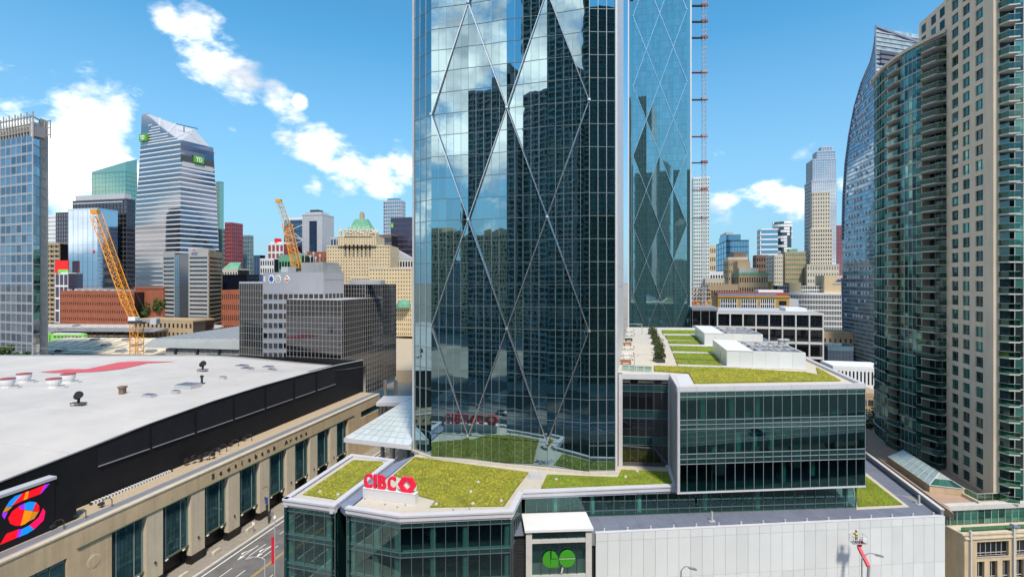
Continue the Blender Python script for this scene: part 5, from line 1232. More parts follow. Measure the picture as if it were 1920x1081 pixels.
# ================================================================ city blocks behind: a glass core with proud piers and spandrels
GX, GY = .9719, -.2353                       # the street grid: fronts run along (GX, GY), sides along the street
def corner(u0, u1, Y, grid=True):
    """front edge whose ends show at u0 and u1, left end at depth Y"""
    x0 = xat(u0, Y); q = (u1-960)/F_PX
    if not grid: return Fr(x0, Y, 1, 0), xat(u1, Y)-x0
    k = (q*Y-x0)/(GX-q*GY); return Fr(x0, Y, GX, GY), k
def side_depth(F, s, u2):
    p = F.p(s, 0, 0); q = (u2-960)/F_PX; return (q*p.y-p.x)/(.2353-.9719*q)
def skin(par, F, W, z0, z1, nx, nz, wall, pier=.35, spand=.4, proud=.5, names=('pier_grid', 'spandrel_grid'), smat=None, top=0.0):
    """piers and spandrels in front of a glazed core; pier / spand are fractions of the bay and storey"""
    if nx:
        m = MB(); bw = W/nx; h = bw*pier/2
        for i in range(nx+1): m.box(F, max(0, i*bw-h), min(W, i*bw+h), -.1, proud, z0, z1)
        m.build(names[0], wall, par, 'stuff')
    if nz:
        m = MB(); fh = (z1-z0)/nz
        for j in range(nz+1): m.box(F, .02, W-.02, -.1, proud-.03, max(z0, z0+j*fh-fh*spand/2), min(z1+top, z0+j*fh+fh*spand/2))
        m.build(names[1], smat or wall, par, 'stuff')
def block(name, label, cat, u0, u1, u2, vt, Y, nx, nz, ns, wall, glass, pier=.35, spand=.4, proud=.4, z0=0.0, left=False, grid=True, d=None, roof=None, group=None, smat=None, cap=1.2, side_glass=None, base=None):
    """left=False: front u0..u1 and its street side u1..u2; left=True: side u0..u1 then front u1..u2"""
    if not left: F, W = corner(u0, u1, Y, grid)
    else: F, W = corner(u1, u2, Y, grid)
    zt = zat(vt, Y)
    if d is None:
        if left:
            d = side_depth(F, 0, u0) if u0 != u1 else W*.8
        else: d = side_depth(F, W, u2) if u2 != u1 else W*.8
    d = max(4, min(d, 90))
    t = thing(name, label, cat, tuple(F.p(W/2, -d/2, z0)), group)
    MB().box(F, 0, W, -d, 0, z0, zt-.05).build('glazed_body', glass, t)
    skin(t, F, W, z0, zt, nx, nz, wall, pier, spand, proud, smat=smat)
    FS = fr2(F.p(0, -d, 0), F.p(0, 0, 0)) if left else fr2(F.p(W, 0, 0), F.p(W, -d, 0))
    if ns: skin(t, FS, FS.w, z0, zt, ns, nz, wall, pier, spand, proud*.97, smat=smat)
    MB().box(F, -proud*.6, W+proud*.6, -d, proud+.05, zt-.02, zt+cap).build('roof', roof or wall, t)
    return t, F, W, d, zt
def top_box(t, F, W, d, zt, s0, s1, t0, t1, h, mat, nm='penthouse'):
    MB().box(F, W*s0, W*s1, -d*t1, -d*t0, zt, zt+h).build(nm, mat, t)

# ---- the left-hand glass office tower with a steel crown
YL = 212
mirror('steel_glass', (.5, .58, .68), (.03, .045, .07), .5, .03, .03, .25, .35)
matte('steel_band', (.34, .38, .43), .35, .08, .1, metal=.4)
t = thing('office_tower', 'blue grey glass tower with an open steel frame crown at the arena', 'tower', (xat(40, YL), YL, 0))
FLa = fr2((xat(-70, 232), 232), (xat(61, YL), YL)); FLb = fr2((xat(61, YL), YL), (xat(75, 218), 218)); FLc = fr2((xat(75, 218), 218), (xat(90, 222), 222))
zg = zat(252, YL); nzf = 25; fh = (zg-8)/nzf
MB().prism([xy(FLa.p(0, -1, 0)), xy(FLa.p(FLa.w-1.4, -1, 0)), xy(FLb.p(FLb.w, -1.2, 0)), xy(FLc.p(FLc.w-.2, -.8, 0)), (-244.5, 262), (-284, 262)], 0, zg-.5).build('core', 'clad_dark', t)
nw = 14; cw = FLa.w/nw
for j in range(nzf):
    z = 8 + j*fh
    for i in range(nw-7, nw):
        piece('glass_pane', 'steel_glass', t, FLa, i*cw+.06, (i+1)*cw-.06, -.1, 0, z+1.3, z+fh-.05)
    for i in range(2): piece('glass_pane', 'steel_glass', t, FLb, i*FLb.w/2+.06, (i+1)*FLb.w/2-.06, -.1, 0, z+.6, z+fh-.05)
rest = MB(); sp = MB()
for j in range(nzf):
    z = 8 + j*fh; rest.box(FLa, 0, (nw-7)*cw, -.1, 0, z+1.3, z+fh-.05); sp.box(FLa, 0, FLa.w, -.3, .05, z+.1, z+1.25); sp.box(FLb, 0, FLb.w, -.3, .25, z, z+.5); 
rest.build('far_glazing', 'steel_glass', t, 'stuff'); sp.build('spandrel_band', 'steel_band', t, 'stuff')
m = MB()
for i in range(nw+1): m.box(FLa, i*cw-.1, i*cw+.1, -.2, .15, 8, zg)
m.build('mullion_grid', 'clad_silver', t, 'stuff')
MB().box(FLc, 0, FLc.w, -.5, .1, 0, zat(213, YL)).build('end_wall', 'concrete', t)
m = MB()
for j in range(nzf+2): m.box(FLc, .2, FLc.w*.6, .1, .3, 8+j*fh, 8+j*fh+.5)
m.build('end_louvre', 'grey_metal', t, 'stuff')
zc0, zc1 = zg, zat(208, YL); m = MB()
for i in range(16):
    s_ = FLa.w-i*2.2; m.box(FLa, s_-.18, s_+.18, -.4, 0, zc0-1, zc1-1.0*(i % 2)); m.box(FLa, s_-.12, s_+.12, -6.4, -6, zc0, zc1-2)
    m.bar(FLa.p(s_, -.2, zc0+1), FLa.p(s_-2.2, -.2, zc1-2.5), .2, .2)
for z in (zc0+1.5, zc0+4.5, zc1-2.2): m.box(FLa, FLa.w-34, FLa.w, -.5, .05, z, z+.3); m.box(FLa, FLa.w-34, FLa.w, -6.5, -6.2, z, z+.3); m.box(FLb, 0, FLb.w, -.5, .05, z, z+.3)
m.build('crown_frame', 'concrete', t); MB().box(FLb, 0, FLb.w, -.6, 0, zc0-1, zc1-4).build('crown_panel', 'clad_silver', t)
MB().box(FLa, FLa.w-40, FLa.w, -4.5, -.6, zg-.5, zg+4).build('crown_louvre', 'shed_grey', t)

# ---- the tall curved-top tower with two bank signs
YT = 560
td = thing('curved_tower', 'tall pale tower with white floor bands and a sloping curved glass top', 'tower', (xat(335, YT), YT, 0))
zT = lambda v: zat(v, YT)
# plan at height: left edge, corner, right edge in photo columns; left face and right face
prof = [(535, 254, 337, 411), (470, 253, 337.5, 410), (420, 254, 338, 407.5), (360, 257, 338.5, 405), (300, 261, 339, 402), (262, 263.5, 339, 400)]
def pcol(z):
    v = HOR - (z-H_CAM)*F_PX/YT
    if v >= prof[0][0]: return prof[0][1:]
    for a, b in zip(prof, prof[1:]):
        if b[0] <= v <= a[0]: k = (a[0]-v)/(a[0]-b[0]); return tuple(x+(y-x)*k for x, y in zip(a[1:], b[1:]))
    return prof[-1][1:]
def tdplan(z, o=0.0):
    l, c, r = pcol(z); return [Vector((xat(l, YT+26)-o, YT+26, z)), Vector((xat(c, YT), YT-o, z)), Vector((xat(r, YT+34)+o, YT+34, z))]
nb = 40; z0_, z1_ = 0, zT(262); body, bands, body2 = MB(), MB(), MB()
for j in range(nb):
    za, zb = z0_+(z1_-z0_)*j/nb, z0_+(z1_-z0_)*(j+1)/nb; a, b = tdplan(za), tdplan(zb)
    body.quad(a[0], a[1], b[1], b[0])
    # right face stops at the dark band under the curved cap
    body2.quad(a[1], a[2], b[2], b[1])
    p, q = tdplan(zb-.55, .5), tdplan(zb+.75, .5); pi_, qi_ = tdplan(zb-.55, -1), tdplan(zb+.75, -1)
    for (k, l) in ((0, 1), (1, 2)):
        if k == 1 and zb > zT(300): continue
        bands.quad(p[k], p[l], q[l], q[k]); bands.quad(p[k], pi_[k], pi_[l], p[l]); bands.quad(q[k], q[l], qi_[l], qi_[k])
mirror('td_glass', (.62, .62, .66), (.05, .05, .065), .42, .05, .01, .1, .2)
body.build('glazed_body', 'td_glass', td); body2.build('dark_face', 'navy_glass', td); bands.build('floor_band', 'clad_white', td, 'stuff')  # right face in darker glass: its dimmer reflection put into the colour
# crown: left face climbs to a peak, the right face rolls back in a quarter curve
lt, ct, rt = tdplan(z1_); pk = Vector((lt.x+1, lt.y, zT(219)))
crown = MB(); ridge = []
edge = [(265.5, 216), (272, 213.5), (285, 223), (300, 236), (315, 248), (330, 258), (339, 264)]
up_ = [Vector((xat(u, YT+26-26*(u-264)/75), YT+26-26*(u-264)/75, zat(v, YT+26-26*(u-264)/75))) for u, v in edge]
crown.v += [tuple(lt), tuple(ct)] + [tuple(p) for p in up_]; crown.f.append((0, 1, *range(len(up_)+1, 1, -1)))
crown.build('crown_face', 'td_glass', td)
cb = MB()
for k in range(8):
    z = zT(262)+ (zT(219)-zT(262))*k/8
    pr = [p for p in up_ if p.z > z]
    xe = pr[-1] if pr else up_[1]; cb.bar((lt.x+.5*k, lt.y-.3, z), (xe.x, xe.y-.3, z), .5, 1.0)
cb.build('floor_band', 'clad_white', td, 'stuff')
back = [Vector((xat(300, YT+60), YT+60, zat(232, YT+60))), Vector((xat(340, YT+60), YT+60, zat(243, YT+60))), Vector((xat(380, YT+60), YT+60, zat(258, YT+60)))]
rim = []
for k in range(9):
    a = k/8*math.pi/2; x = ct.lerp(rt, 0); rim.append((math.sin(a), math.cos(a)))
rt2 = Vector((rt.x, rt.y, zT(300))); ct2 = Vector((ct.x, ct.y, zT(272)))
n0 = Vector((-.45, .9, 0))*26
sm_ = MB(); rows_ = []
for k in range(9):
    a = k/8*math.pi/2
    A_ = Vector((ct.x, ct.y, zT(300))).lerp(Vector((up_[-1].x, up_[-1].y, up_[-1].z)), math.sin(a)); B_ = Vector((rt.x, rt.y, zT(312))) + Vector((0, 0, (zT(262)-zT(312))*math.sin(a))) + n0*(1-math.cos(a))
    A2 = Vector((ct.x, ct.y, zT(300) + (up_[-1].z-zT(300))*math.sin(a))) + n0*.1*(1-math.cos(a)); rows_.append((A2, B_))
for (a, b), (c, d) in zip(rows_, rows_[1:]): sm_.quad(a, b, d, c)
sm_.build('curved_cap', 'td_cap' if 'td_cap' in M else 'sky_glass', td, smooth=True)
m = MB()
for k in range(1, 9): m.bar(rows_[k][0] + Vector((0, -.3, 0)), rows_[k][1] + Vector((0, -.3, 0)), .5, .4)
m.build('cap_rib', 'clad_white', td, 'stuff')
tp_ = [Vector(v) for v in (up_[-1], up_[-2], up_[-3], up_[-4], up_[-5], up_[-6], up_[0])]
rf = MB(); last = rows_[-1]
far = [last[1], Vector((xat(365, YT+55), YT+55, zat(243, YT+55))), Vector((xat(330, YT+58), YT+58, zat(233, YT+58))), Vector((xat(300, YT+55), YT+55, zat(222, YT+55))), Vector((xat(280, YT+45), YT+45, zat(214, YT+45)))]
near = [up_[6], up_[5], up_[4], up_[3], up_[1]]
for (a, b), (c, d) in zip(zip(near, far), zip(near[1:], far[1:])): rf.quad(a, b, d, c)
rf.build('roof', 'clad_silver', td)
rfr = MB()
for a, b in zip(near, far): rfr.bar(a + Vector((0, 0, .4)), b + Vector((0, 0, .4)), .6, .6)
rfr.build('roof_rib', 'clad_white', td)
FTd = fr2(tdplan(zT(300))[1] + Vector((0, -.8, 0)), tdplan(zT(300))[2] + Vector((0, -.8, 0)))
dk = MB(); dk.box(FTd, .5, FTd.w-.5, -.4, .1, zT(302), zT(289)); dk.build('dark_louvre', 'clad_dark', td); MB().box(FTd, 2, FTd.w-1, -.3, .5, zT(311), zT(302)).build('service_band', 'clad_silver', td)
# signs: green squares with white letters, things of their own
for (ua, ub, va, vb, F, nm, lb) in ((361, 380, 300, 286, FTd, 'roof_sign', 'green square bank sign with white TD letters under the curved cap'), (265, 278.5, 255, 241, fr2(tdplan(zT(250))[0] + Vector((0, -.8, 0)), tdplan(zT(250))[1] + Vector((0, -.8, 0))), 'roof_sign', 'green square bank sign with white TD letters near the pointed peak')):
    s0_ = (ua-(337 if F is FTd else 263))/(65 if F is FTd else 75)*F.w; s1_ = (ub-(337 if F is FTd else 263))/(65 if F is FTd else 75)*F.w
    t = thing(nm, lb, 'sign', tuple(F.p(s0_, .6, zT(va)))); MB().box(F, s0_, s1_, .3, 2.2, zT(va), zT(vb)).build('board', 'sign_green', t)
    h_ = (zT(vb)-zT(va)); word('TD', .03, 'sign_white', t, F, s0_+(s1_-s0_)*.16, 2.3, zT(va)+h_*.22, h_*.78, .1, .02, wide=(s1_-s0_)*.62/(h_*.78*1.35))
p = Vector((xat(345, YT+30), YT+30, zat(247, YT+30))); t = thing('roof_crane', 'thin dark window cleaning crane on top of the curved tower', 'crane', tuple(p)); MB().tube(p, p+Vector((0, 0, 6)), .5).build('post', 'dark_metal', t); MB().bar(p+Vector((-9, 0, 9)), p+Vector((16, 0, 3.5)), .8, .8).build('jib', 'dark_metal', t)

# ---- rest of the western skyline
def B(*a, **k): return block(*a, **k)
t, F, W, d, zt = B('green_glass_tower', 'pale green glass tower with a slanted roof behind the dark office block', 'tower', 173, 236, 257, 325, 640, 10, 12, 4, 'green_glass', 'green_glass', .1, .3, .4, z0=120)
m = MB(); m.prism([xy(F.p(0, 0, 0)), xy(F.p(W, 0, 0)), xy(F.p(W, -d, 0)), xy(F.p(0, -d, 0))], zt, [zt+2, zt+12, zt+18, zt+6]); m.build('slanted_top', 'green_glass', t)
t, F, W, d, zt = B('dark_office_block', 'dark navy glass office block with a silver crown beside the curved tower', 'tower', 137, 238, 253, 379, 540, 16, 28, 4, 'clad_dark', 'navy_glass', .12, .3, .4)
top_box(t, F, W, d, zt, .04, .95, .05, .9, 6.5, 'clad_silver'); MB().box(F, W*.0, W*.93, -1, .7, zt-2.5, zt-1.2).build('crown_band', 'clad_silver', t)
t, F, W, d, zt = B('mirror_office_block', 'smooth pale blue mirror glass block in front of the dark office block', 'tower', 128, 183, 183, 394, 505, 6, 14, 0, 'sky_glass', 'sky_glass', .04, .04, .12, d=20)
B('white_speckled_tower', 'slim white speckled tower partly hidden behind the steel crowned tower', 'tower', 88, 105, 105, 405, 800, 8, 24, 0, 'clad_white', 'dark_window', .5, .5)
B('dark_slim_tower', 'slim dark grey apartment tower next to the white speckled one', 'tower', 105, 128, 128, 400, 780, 5, 26, 0, 'clad_dark', 'navy_glass', .4, .4)
B('balcony_block', 'beige apartment block with stacked balconies beside the brick building', 'building', 86, 113, 113, 458, 520, 3, 18, 0, 'stone_tan', 'dark_window', .12, .45, 1.0)
B('framed_block', 'dark purple block with white window frames under the red billboard', 'building', 104, 128, 128, 513, 500, 3, 4, 0, 'clad_white', 'clad_purple', .12, .14, .4, z0=10)
F = Fr(xat(103, 498), 498, 1, 0); w_ = xat(128, 498)-xat(103, 498); t = thing('billboard', 'plain bright red billboard with a green strip on the roof by the brick building', 'billboard', tuple(F.p(w_/2, 0, zat(513, 498)))); MB().box(F, 0, w_, -1, 0, zat(512, 498), zat(488, 498)).build('board', 'billboard_red', t); MB().box(F, w_*.25, w_, 0, .2, zat(512, 498), zat(505, 498)).build('strip', 'train_green', t)
t, F, W, d, zt = B('brick_building', 'long red brick building with rows of small square windows behind the train sheds', 'building', 113, 252, 252, 547, 450, 34, 5, 0, 'brick', 'dark_window', .55, .62, .35, z0=8, d=30)
top_box(t, F, W, d, zt, .1, .5, .2, .7, 3, 'concrete'); top_box(t, F, W, d, zt, .62, .8, .1, .5, 2.2, 'roof_grey')
for k in range(9): MB().box(F, W*(.08+.1*k), W*(.08+.1*k)+3, -3, -1, zt+1.2, zt+2.4).build('roof_unit', 'clad_silver', t)
t, F, W, d, zt = B('brick_wing', 'plain red brick wing with a blank wall beside the banded office block', 'building', 252, 306, 306, 541, 442, 0, 0, 0, 'brick', 'brick', z0=8, d=34); MB().tube(F.p(1, .3, 15), F.p(1, .3, zt), .3).tube(F.p(1, .3, 15), F.p(10, .3, 14.6), .3).build('drain_pipe', 'clad_silver', t)
# banded stone office block with the blue emblem
YC = 430
t = thing('banded_office_block', 'beige stone office block with dark window bands and a central glass strip', 'building', (xat(355, YC), YC, 0))
FC1, wc1 = corner(306, 328, YC+12); FC1 = fr2((xat(306, YC+8), YC+8), (xat(328, YC-2), YC-2)); FC2g = fr2((xat(328, YC-2), YC-2), (xat(354, YC-6), YC-6)); FC3 = fr2((xat(354, YC-8), YC-8), (xat(391, YC-12), YC-12)); FC4 = fr2((xat(391, YC-12), YC-12), (xat(416, YC+22), YC+22))
zc = zat(474, YC)
MB().prism([xy(FC1.p(0, -.4, 0)), xy(FC2g.p(0, -.4, 0)), xy(FC3.p(0, -.4, 0)), xy(FC4.p(0, -.4, 0)), xy(FC4.p(FC4.w, -.4, 0)), (FC1.p(0, 0, 0).x+10, YC+50)], 0, zc-1).build('core', 'dark_window', t)
for (F, mt) in ((FC1, 'stone_grey'), (FC3, 'stone_grey'), (FC4, 'stone_tan')):
    m = MB(); nb_ = 17
    for j in range(nb_+1): z = zc-2-j*3.55; m.box(F, 0, F.w, -.5, .3, z-1.9, z)
    m.box(F, 0, F.w, -.5, .35, zc-3.5, zc+1.5); m.box(F, 0, .9, -.5, .32, 0, zc); m.box(F, F.w-.9, F.w, -.5, .32, 0, zc); m.build('stone_band', mt, t, 'stuff')
skin(t, FC2g, FC2g.w, 4, zc-2, 6, 24, 'mullion_teal', .1, .1, .15); MB().box(FC2g, 0, FC2g.w, -.3, 0, 4, zc-2).build('glass_strip', 'blue_glass', t)
MB().box(FC3, 0, FC3.w, -8, .4, zc+1.5, zc+3.2).build('parapet', 'stone_grey', t)
t2 = word('citi', .03, 'logo_blue', t, FC3, 3.0, .45, zc-2.2, 4.0, .1, .1); disc(FC3, 5.6, zc+.8, 1.6, .38, .45, .4, 2.74).build('emblem_arc', 'lift_red', t)
B('slate_tower', 'thin grey green tower edge just behind the curved tower', 'tower', 402, 412, 412, 342, 700, 2, 40, 0, 'clad_teal', 'green_glass', .3, .4)
B('blue_slab_tower', 'narrow blue glass slab beside the maroon tower', 'tower', 410, 423, 423, 431, 620, 3, 20, 0, 'clad_teal', 'blue_glass', .3, .4)
t, F, W, d, zt = B('maroon_tower', 'maroon and grey apartment tower behind the banded office block', 'tower', 422, 434, 455, 419, 600, 4, 26, 6, 'clad_red', 'navy_glass', .35, .4)
B('blue_grey_tower', 'blue grey glass apartment tower right of the maroon one', 'tower', 455, 468, 475, 443, 640, 4, 20, 3, 'clad_teal', 'blue_glass', .3, .3)
t, F, W, d, zt = B('copper_roof_building', 'small cream building with a green copper roof below the maroon tower', 'building', 416, 446, 446, 506, 520, 6, 5, 0, 'stone_cream', 'dark_window', .5, .5, z0=20)
m = MB(); m.prism([xy(F.p(0, .5, 0)), xy(F.p(W, .5, 0)), xy(F.p(W*.85, -d*.5, 0)), xy(F.p(W*.15, -d*.5, 0))], zt, [zt, zt, zt+8, zt+8]); m.build('copper_roof', 'verdigris', t)
B('navy_low_block', 'low dark navy glass block behind the grey curved office building', 'building', 417, 486, 486, 517, 470, 10, 4, 0, 'navy_glass', 'navy_glass', .06, .1, .1, z0=10, d=30)
B('red_brick_hall', 'low red brick hall with arched windows left of the black gridded block', 'building', 416, 450, 450, 546, 420, 9, 4, 0, 'brick', 'dark_window', .5, .5, z0=8, d=20)
B('dark_sliver_tower', 'small dark glass tower in the gap behind the grey curved building', 'tower', 474, 488, 488, 480, 700, 3, 8, 0, 'navy_glass', 'navy_glass', .1, .2)
t, F, W, d, zt = B('white_frame_tower', 'white framed tower with a red roof element in the gap behind the cranes', 'tower', 502, 532, 532, 458, 680, 4, 9, 0, 'clad_white', 'clad_red', .3, .25); top_box(t, F, W, d, zt, .35, .55, .1, .5, 8, 'billboard_red'); top_box(t, F, W, d, zt, .1, .9, .1, .9, 3, 'clad_white')
B('low_white_block', 'low white block with grid windows below the white framed tower', 'building', 488, 514, 514, 486, 640, 6, 8, 0, 'clad_white', 'dark_window', .4, .4)
t, F, W, d, zt = B('braced_tower', 'dark glass tower with white criss-cross braces behind the crane boom', 'tower', 533, 570, 570, 409, 720, 4, 22, 0, 'navy_glass', 'navy_glass', .1, .3)
m = MB()
for k in range(7):
    za, zb = zt-10-k*11, zt-10-(k+1)*11
    m.bar(F.p(0 if k % 2 else W, 1, za), F.p(W if k % 2 else 0, 1, zb), .9, .9); m.bar(F.p(W/2, 1, za), F.p(W if k % 2 else 0, 1, zb), .6, .6)
m.box(F, 0, W, 0, .8, zt-3, zt+1); m.build('brace', 'clad_white', t)
t, F, W, d, zt = B('silver_core_tower', 'tall silver stone tower with a violet glass strip up its middle', 'tower', 567, 604, 604, 404, 700, 0, 0, 0, 'clad_silver', 'clad_silver', d=28)
MB().box(F, W*.36, W*.74, 0, .4, zt-70, zt-8).build('glass_strip', 'navy_glass', t); MB().box(F, W*.1, W*.9, -20, -2, zt, zt+4.5).build('crown', 'clad_silver', t); MB().box(F, W*.3, W*.7, -16, -4, zt+4.5, zt+8).build('plant_room', 'clad_dark', t)
skin(t, F, W*.36, zt-80, zt-4, 3, 22, 'clad_silver', .5, .6, .3); 
B('green_copper_block', 'dark block with green copper band behind the grey penthouse', 'building', 523, 566, 566, 480, 500, 8, 3, 0, 'verdigris', 'dark_window', .3, .6, z0=20, d=20)
B('russet_block', 'low russet brown block left of the chateau hotel', 'building', 576, 614, 614, 474, 620, 5, 4, 0, 'brick', 'dark_window', .7, .7, z0=20)
# chateau hotel
YR = 545
ht = thing('chateau_hotel', 'tan stone chateau hotel with stepped tiers and a green copper roof', 'hotel', (xat(672, YR), YR, 0))
def tier(u0, u1, vt, vb, Y, d, nx, nz, mat='stone_beige', pier=.55, spand=.5, nm='tier'):
    pier, spand = pier+.1, spand+.1
    F = Fr(xat(u0, Y), Y, 1, 0); W = xat(u1, Y)-xat(u0, Y); z0, z1 = zat(vb, Y), zat(vt, Y)
    MB().box(F, 0, W, -d, 0, z0, z1).build(nm, 'dark_window', ht); skin(ht, F, W, z0, z1, nx, nz, mat, pier, spand, .5)
    MB().box(F, -.3, W+.3, -d, .8, z1-.8, z1+.7).build('cornice', 'stone_cream', ht)
    FS = fr2(F.p(W, 0, 0), F.p(W, -d, 0)); skin(ht, FS, d, z0, z1, max(2, nx//2), nz, mat, pier, spand, .48)
    FS = fr2(F.p(0, -d, 0), F.p(0, 0, 0)); skin(ht, FS, d, z0, z1, max(2, nx//2), nz, mat, pier, spand, .48)
    return F, W, z1
tier(613, 731, 461, 625, YR, 40, 24, 26)
tier(634, 705, 443, 461, YR-2, 34, 15, 4)
F, W, z1 = tier(646, 697, 431, 443, YR-3, 28, 10, 3)
m = MB()
for k in range(7):
    s_ = 1.5 + k*(W-3)/6; m.slab(F, [(s_-.9, z1-22), (s_+.9, z1-22), (s_+.9, z1-17), (s_+.55, z1-15.9), (s_, z1-15.4), (s_-.55, z1-15.9), (s_-.9, z1-17)], 1.6, 1.9)
m.build('arched_window', 'dark_window', ht, 'stuff')
for u in (637, 646, 697, 703): p = pd(u, 440, YR-2); MB().wbox(p.x-1.2, p.x+1.2, p.y, p.y+3, p.z-2, p.z+4).lathe((p.x, p.y+1.5, p.z+4), [(1.6, 0), (.1, 4)], 6).build('corner_turret', 'stone_beige', ht)
zr0, zr1 = zat(431, YR), zat(409, YR); cx_, hw0, hw1 = xat(673, YR), (xat(697, YR)-xat(649, YR))/2, (xat(684, YR)-xat(662, YR))/2
m = MB(); lo = [(cx_-hw0, YR-1), (cx_+hw0, YR-1), (cx_+hw0, YR+24), (cx_-hw0, YR+24)]; hi = [(cx_-hw1, YR+7), (cx_+hw1, YR+7), (cx_+hw1, YR+16), (cx_-hw1, YR+16)]; b = len(m.v)
hm_ = hw0*.42+hw1*.58; mid = [(cx_-hm_, YR+5), (cx_+hm_, YR+5), (cx_+hm_, YR+18), (cx_-hm_, YR+18)]
m.v += [(x, y, zr0) for x, y in lo] + [(x, y, zr0+(zr1-zr0)*.5) for x, y in mid] + [(x, y, zr1) for x, y in hi]
for r_ in (0, 4):
    for i in range(4): m.f.append((r_+i, r_+(i+1) % 4, r_+4+(i+1) % 4, r_+4+i))
m.f.append((8, 9, 10, 11)); m.build('copper_roof', 'verdigris', ht)
m = MB(); m.wbox(cx_-2.2, cx_+2.2, YR+9, YR+13, zr1-1, zr1+6); m.wbox(cx_-1.6, cx_+1.6, YR+9.5, YR+12.5, zr1+6, zr1+8); m.build('chimney', 'stone_tan', ht)
for k in range(5): p = Vector((cx_-hw0*.7+k*hw0*.35, YR+.5, zr0)); MB().wbox(p.x-1, p.x+1, p.y, p.y+4, p.z, p.z+3.4).build('dormer', 'stone_beige', ht)
F = Fr(xat(647, YR-4), YR-4, 1, 0); word('ROYAL YORK', 0.0, 'clad_white', ht, F, 1.0, 0.3, zat(437, YR-4), 5.2, .3, .12)
tier(693, 776, 503, 625, YR-70, 30, 16, 17, nm='front_wing'); tier(660, 694, 520, 625, YR-66, 30, 8, 15, nm='front_wing')
# right of the hotel
t, F, W, d, zt = B('pale_glass_tower', 'pale glass apartment tower with a stepped top behind the violet office block', 'tower', 719, 752, 760, 378, 760, 8, 32, 3, 'clad_silver', 'sky_glass', .2, .35); top_box(t, F, W, d, zt, .2, .8, .1, .8, 5, 'sky_glass')
t, F, W, d, zt = B('violet_office_block', 'dark violet office block with a small green sign at its top corner', 'tower', 733, 775, 775, 410, 640, 18, 20, 0, 'clad_purple', 'navy_glass', .25, .35, d=30)
MB().box(F, .6, 3.8, .3, .9, zt-12, zt-5).build('sign_board', 'sign_green', t); word('TD', .03, 'sign_white', t, F, .9, 1.0, zt-10, 2.8, .1, .02, wide=.6)
t, F, W, d, zt = B('stepped_white_block', 'white gridded block with a diagonal stepped roofline beside the hotel', 'building', 729, 775, 775, 488, 590, 9, 6, 0, 'clad_white', 'dark_window', .3, .3, z0=20, d=16)
m = MB(); m.slab(F, [(0, zt), (W, zt), (W*.9, zt+3), (W*.15, zt+15), (0, zt+15)], -6, .6); m.build('sloped_roof', 'clad_silver', t)
B('brown_rear_block', 'brown banded block right behind the hotel roof', 'building', 705, 734, 734, 442, 620, 0, 6, 0, 'stone_brown', 'dark_window', .2, .5, z0=40, d=16)
B('small_blue_block', 'small blue glass block behind the hotel left shoulder', 'building', 620, 636, 636, 446, 680, 3, 5, 0, 'clad_silver', 'blue_glass', .3, .3, z0=40)
B('stone_station_wing', 'low tan stone station wing between the office block and the diamond tower', 'building', 742, 795, 795, 577, 400, 14, 6, 0, 'stone_beige', 'dark_window', .6, .6, z0=8, d=50)
p = pd(757, 576, 398); own(tag(MB().lathe(tuple(p), [(6, 0), (5.6, 2.5), (4.2, 4.6), (2, 5.8), (.1, 6.2)], 20).build('copper_dome', 'verdigris', None), 'green copper dome on the tan stone station wing', 'dome'), tuple(p))
# ================================================================ office block behind the arena: grey curved front between black gridded wings
of = thing('media_office_block', 'grey curved office block with black gridded glass wings and sports emblems behind the arena', 'building', (xat(600, 185), 185, 0))
matte('of_grey', (0.36, 0.37, 0.41), 0.6, 0.05, 0.2, stain=0.1)
def gridwing(F, W, z0, z1, nx, nz, nm):
    MB().box(F, 0, W, -.4, 0, z0, z1).build(nm, 'black_glass', of)
    m = MB(); cw, ch = W/nx, (z1-z0)/nz
    for i in range(nx+1): m.box(F, i*cw-.05, i*cw+.05, 0, .1, z0, z1)
    for j in range(nz+1): m.box(F, 0.02, W-.02, 0, .08, z0+j*ch-.05, z0+j*ch+.05)
    m.build('glazing_grid', 'stone_grey', of, 'stuff')
Lp = 98.4; Y1, Y2, Y3 = 170.0, 198.0, 211.0
PX = lambda Y: -Lp + BX*Y
E0, E1, E2 = (PX(Y1), Y1), (PX(Y2), Y2), (PX(Y3)+.0, Y3)
zf, zb_ = 45.3, 50.4
FWf = fr2((xat(537, 176), 176), E0)
gridwing(FWf, FWf.w, 10, zf, 15, 18, 'front_wing'); FWe = fr2(E0, E1); gridwing(FWe, FWe.w, 10, zf, 22, 18, 'east_wing')
MB().prism([xy(FWf.p(.2, -.2, 0)), E0, E1, (E1[0]-30, E1[1]+4)], zf-.5, zf+.15).build('front_roof', 'clad_silver', of)
FBe = fr2((PX(188)-1.5, 188), (E2[0]-1.0, E2[1])); gridwing(FBe, FBe.w, 12, zb_, 17, 19, 'back_east_wing')
FBf = fr2((xat(643, 192), 192), (PX(188)-1.5, 188)); gridwing(FBf, FBf.w, zf, zb_, 8, 3, 'back_front_wing')
MB().prism([xy(FBf.p(0, -.3, 0)), xy(FBe.p(.2, -.3, 0)), xy(FBe.p(FBe.w, -.3, 0)), (FBe.p(FBe.w, 0, 0).x-28, 218), (xat(643, 192)-4, 215)], 10, zb_-.2).build('back_body', 'of_grey', of)
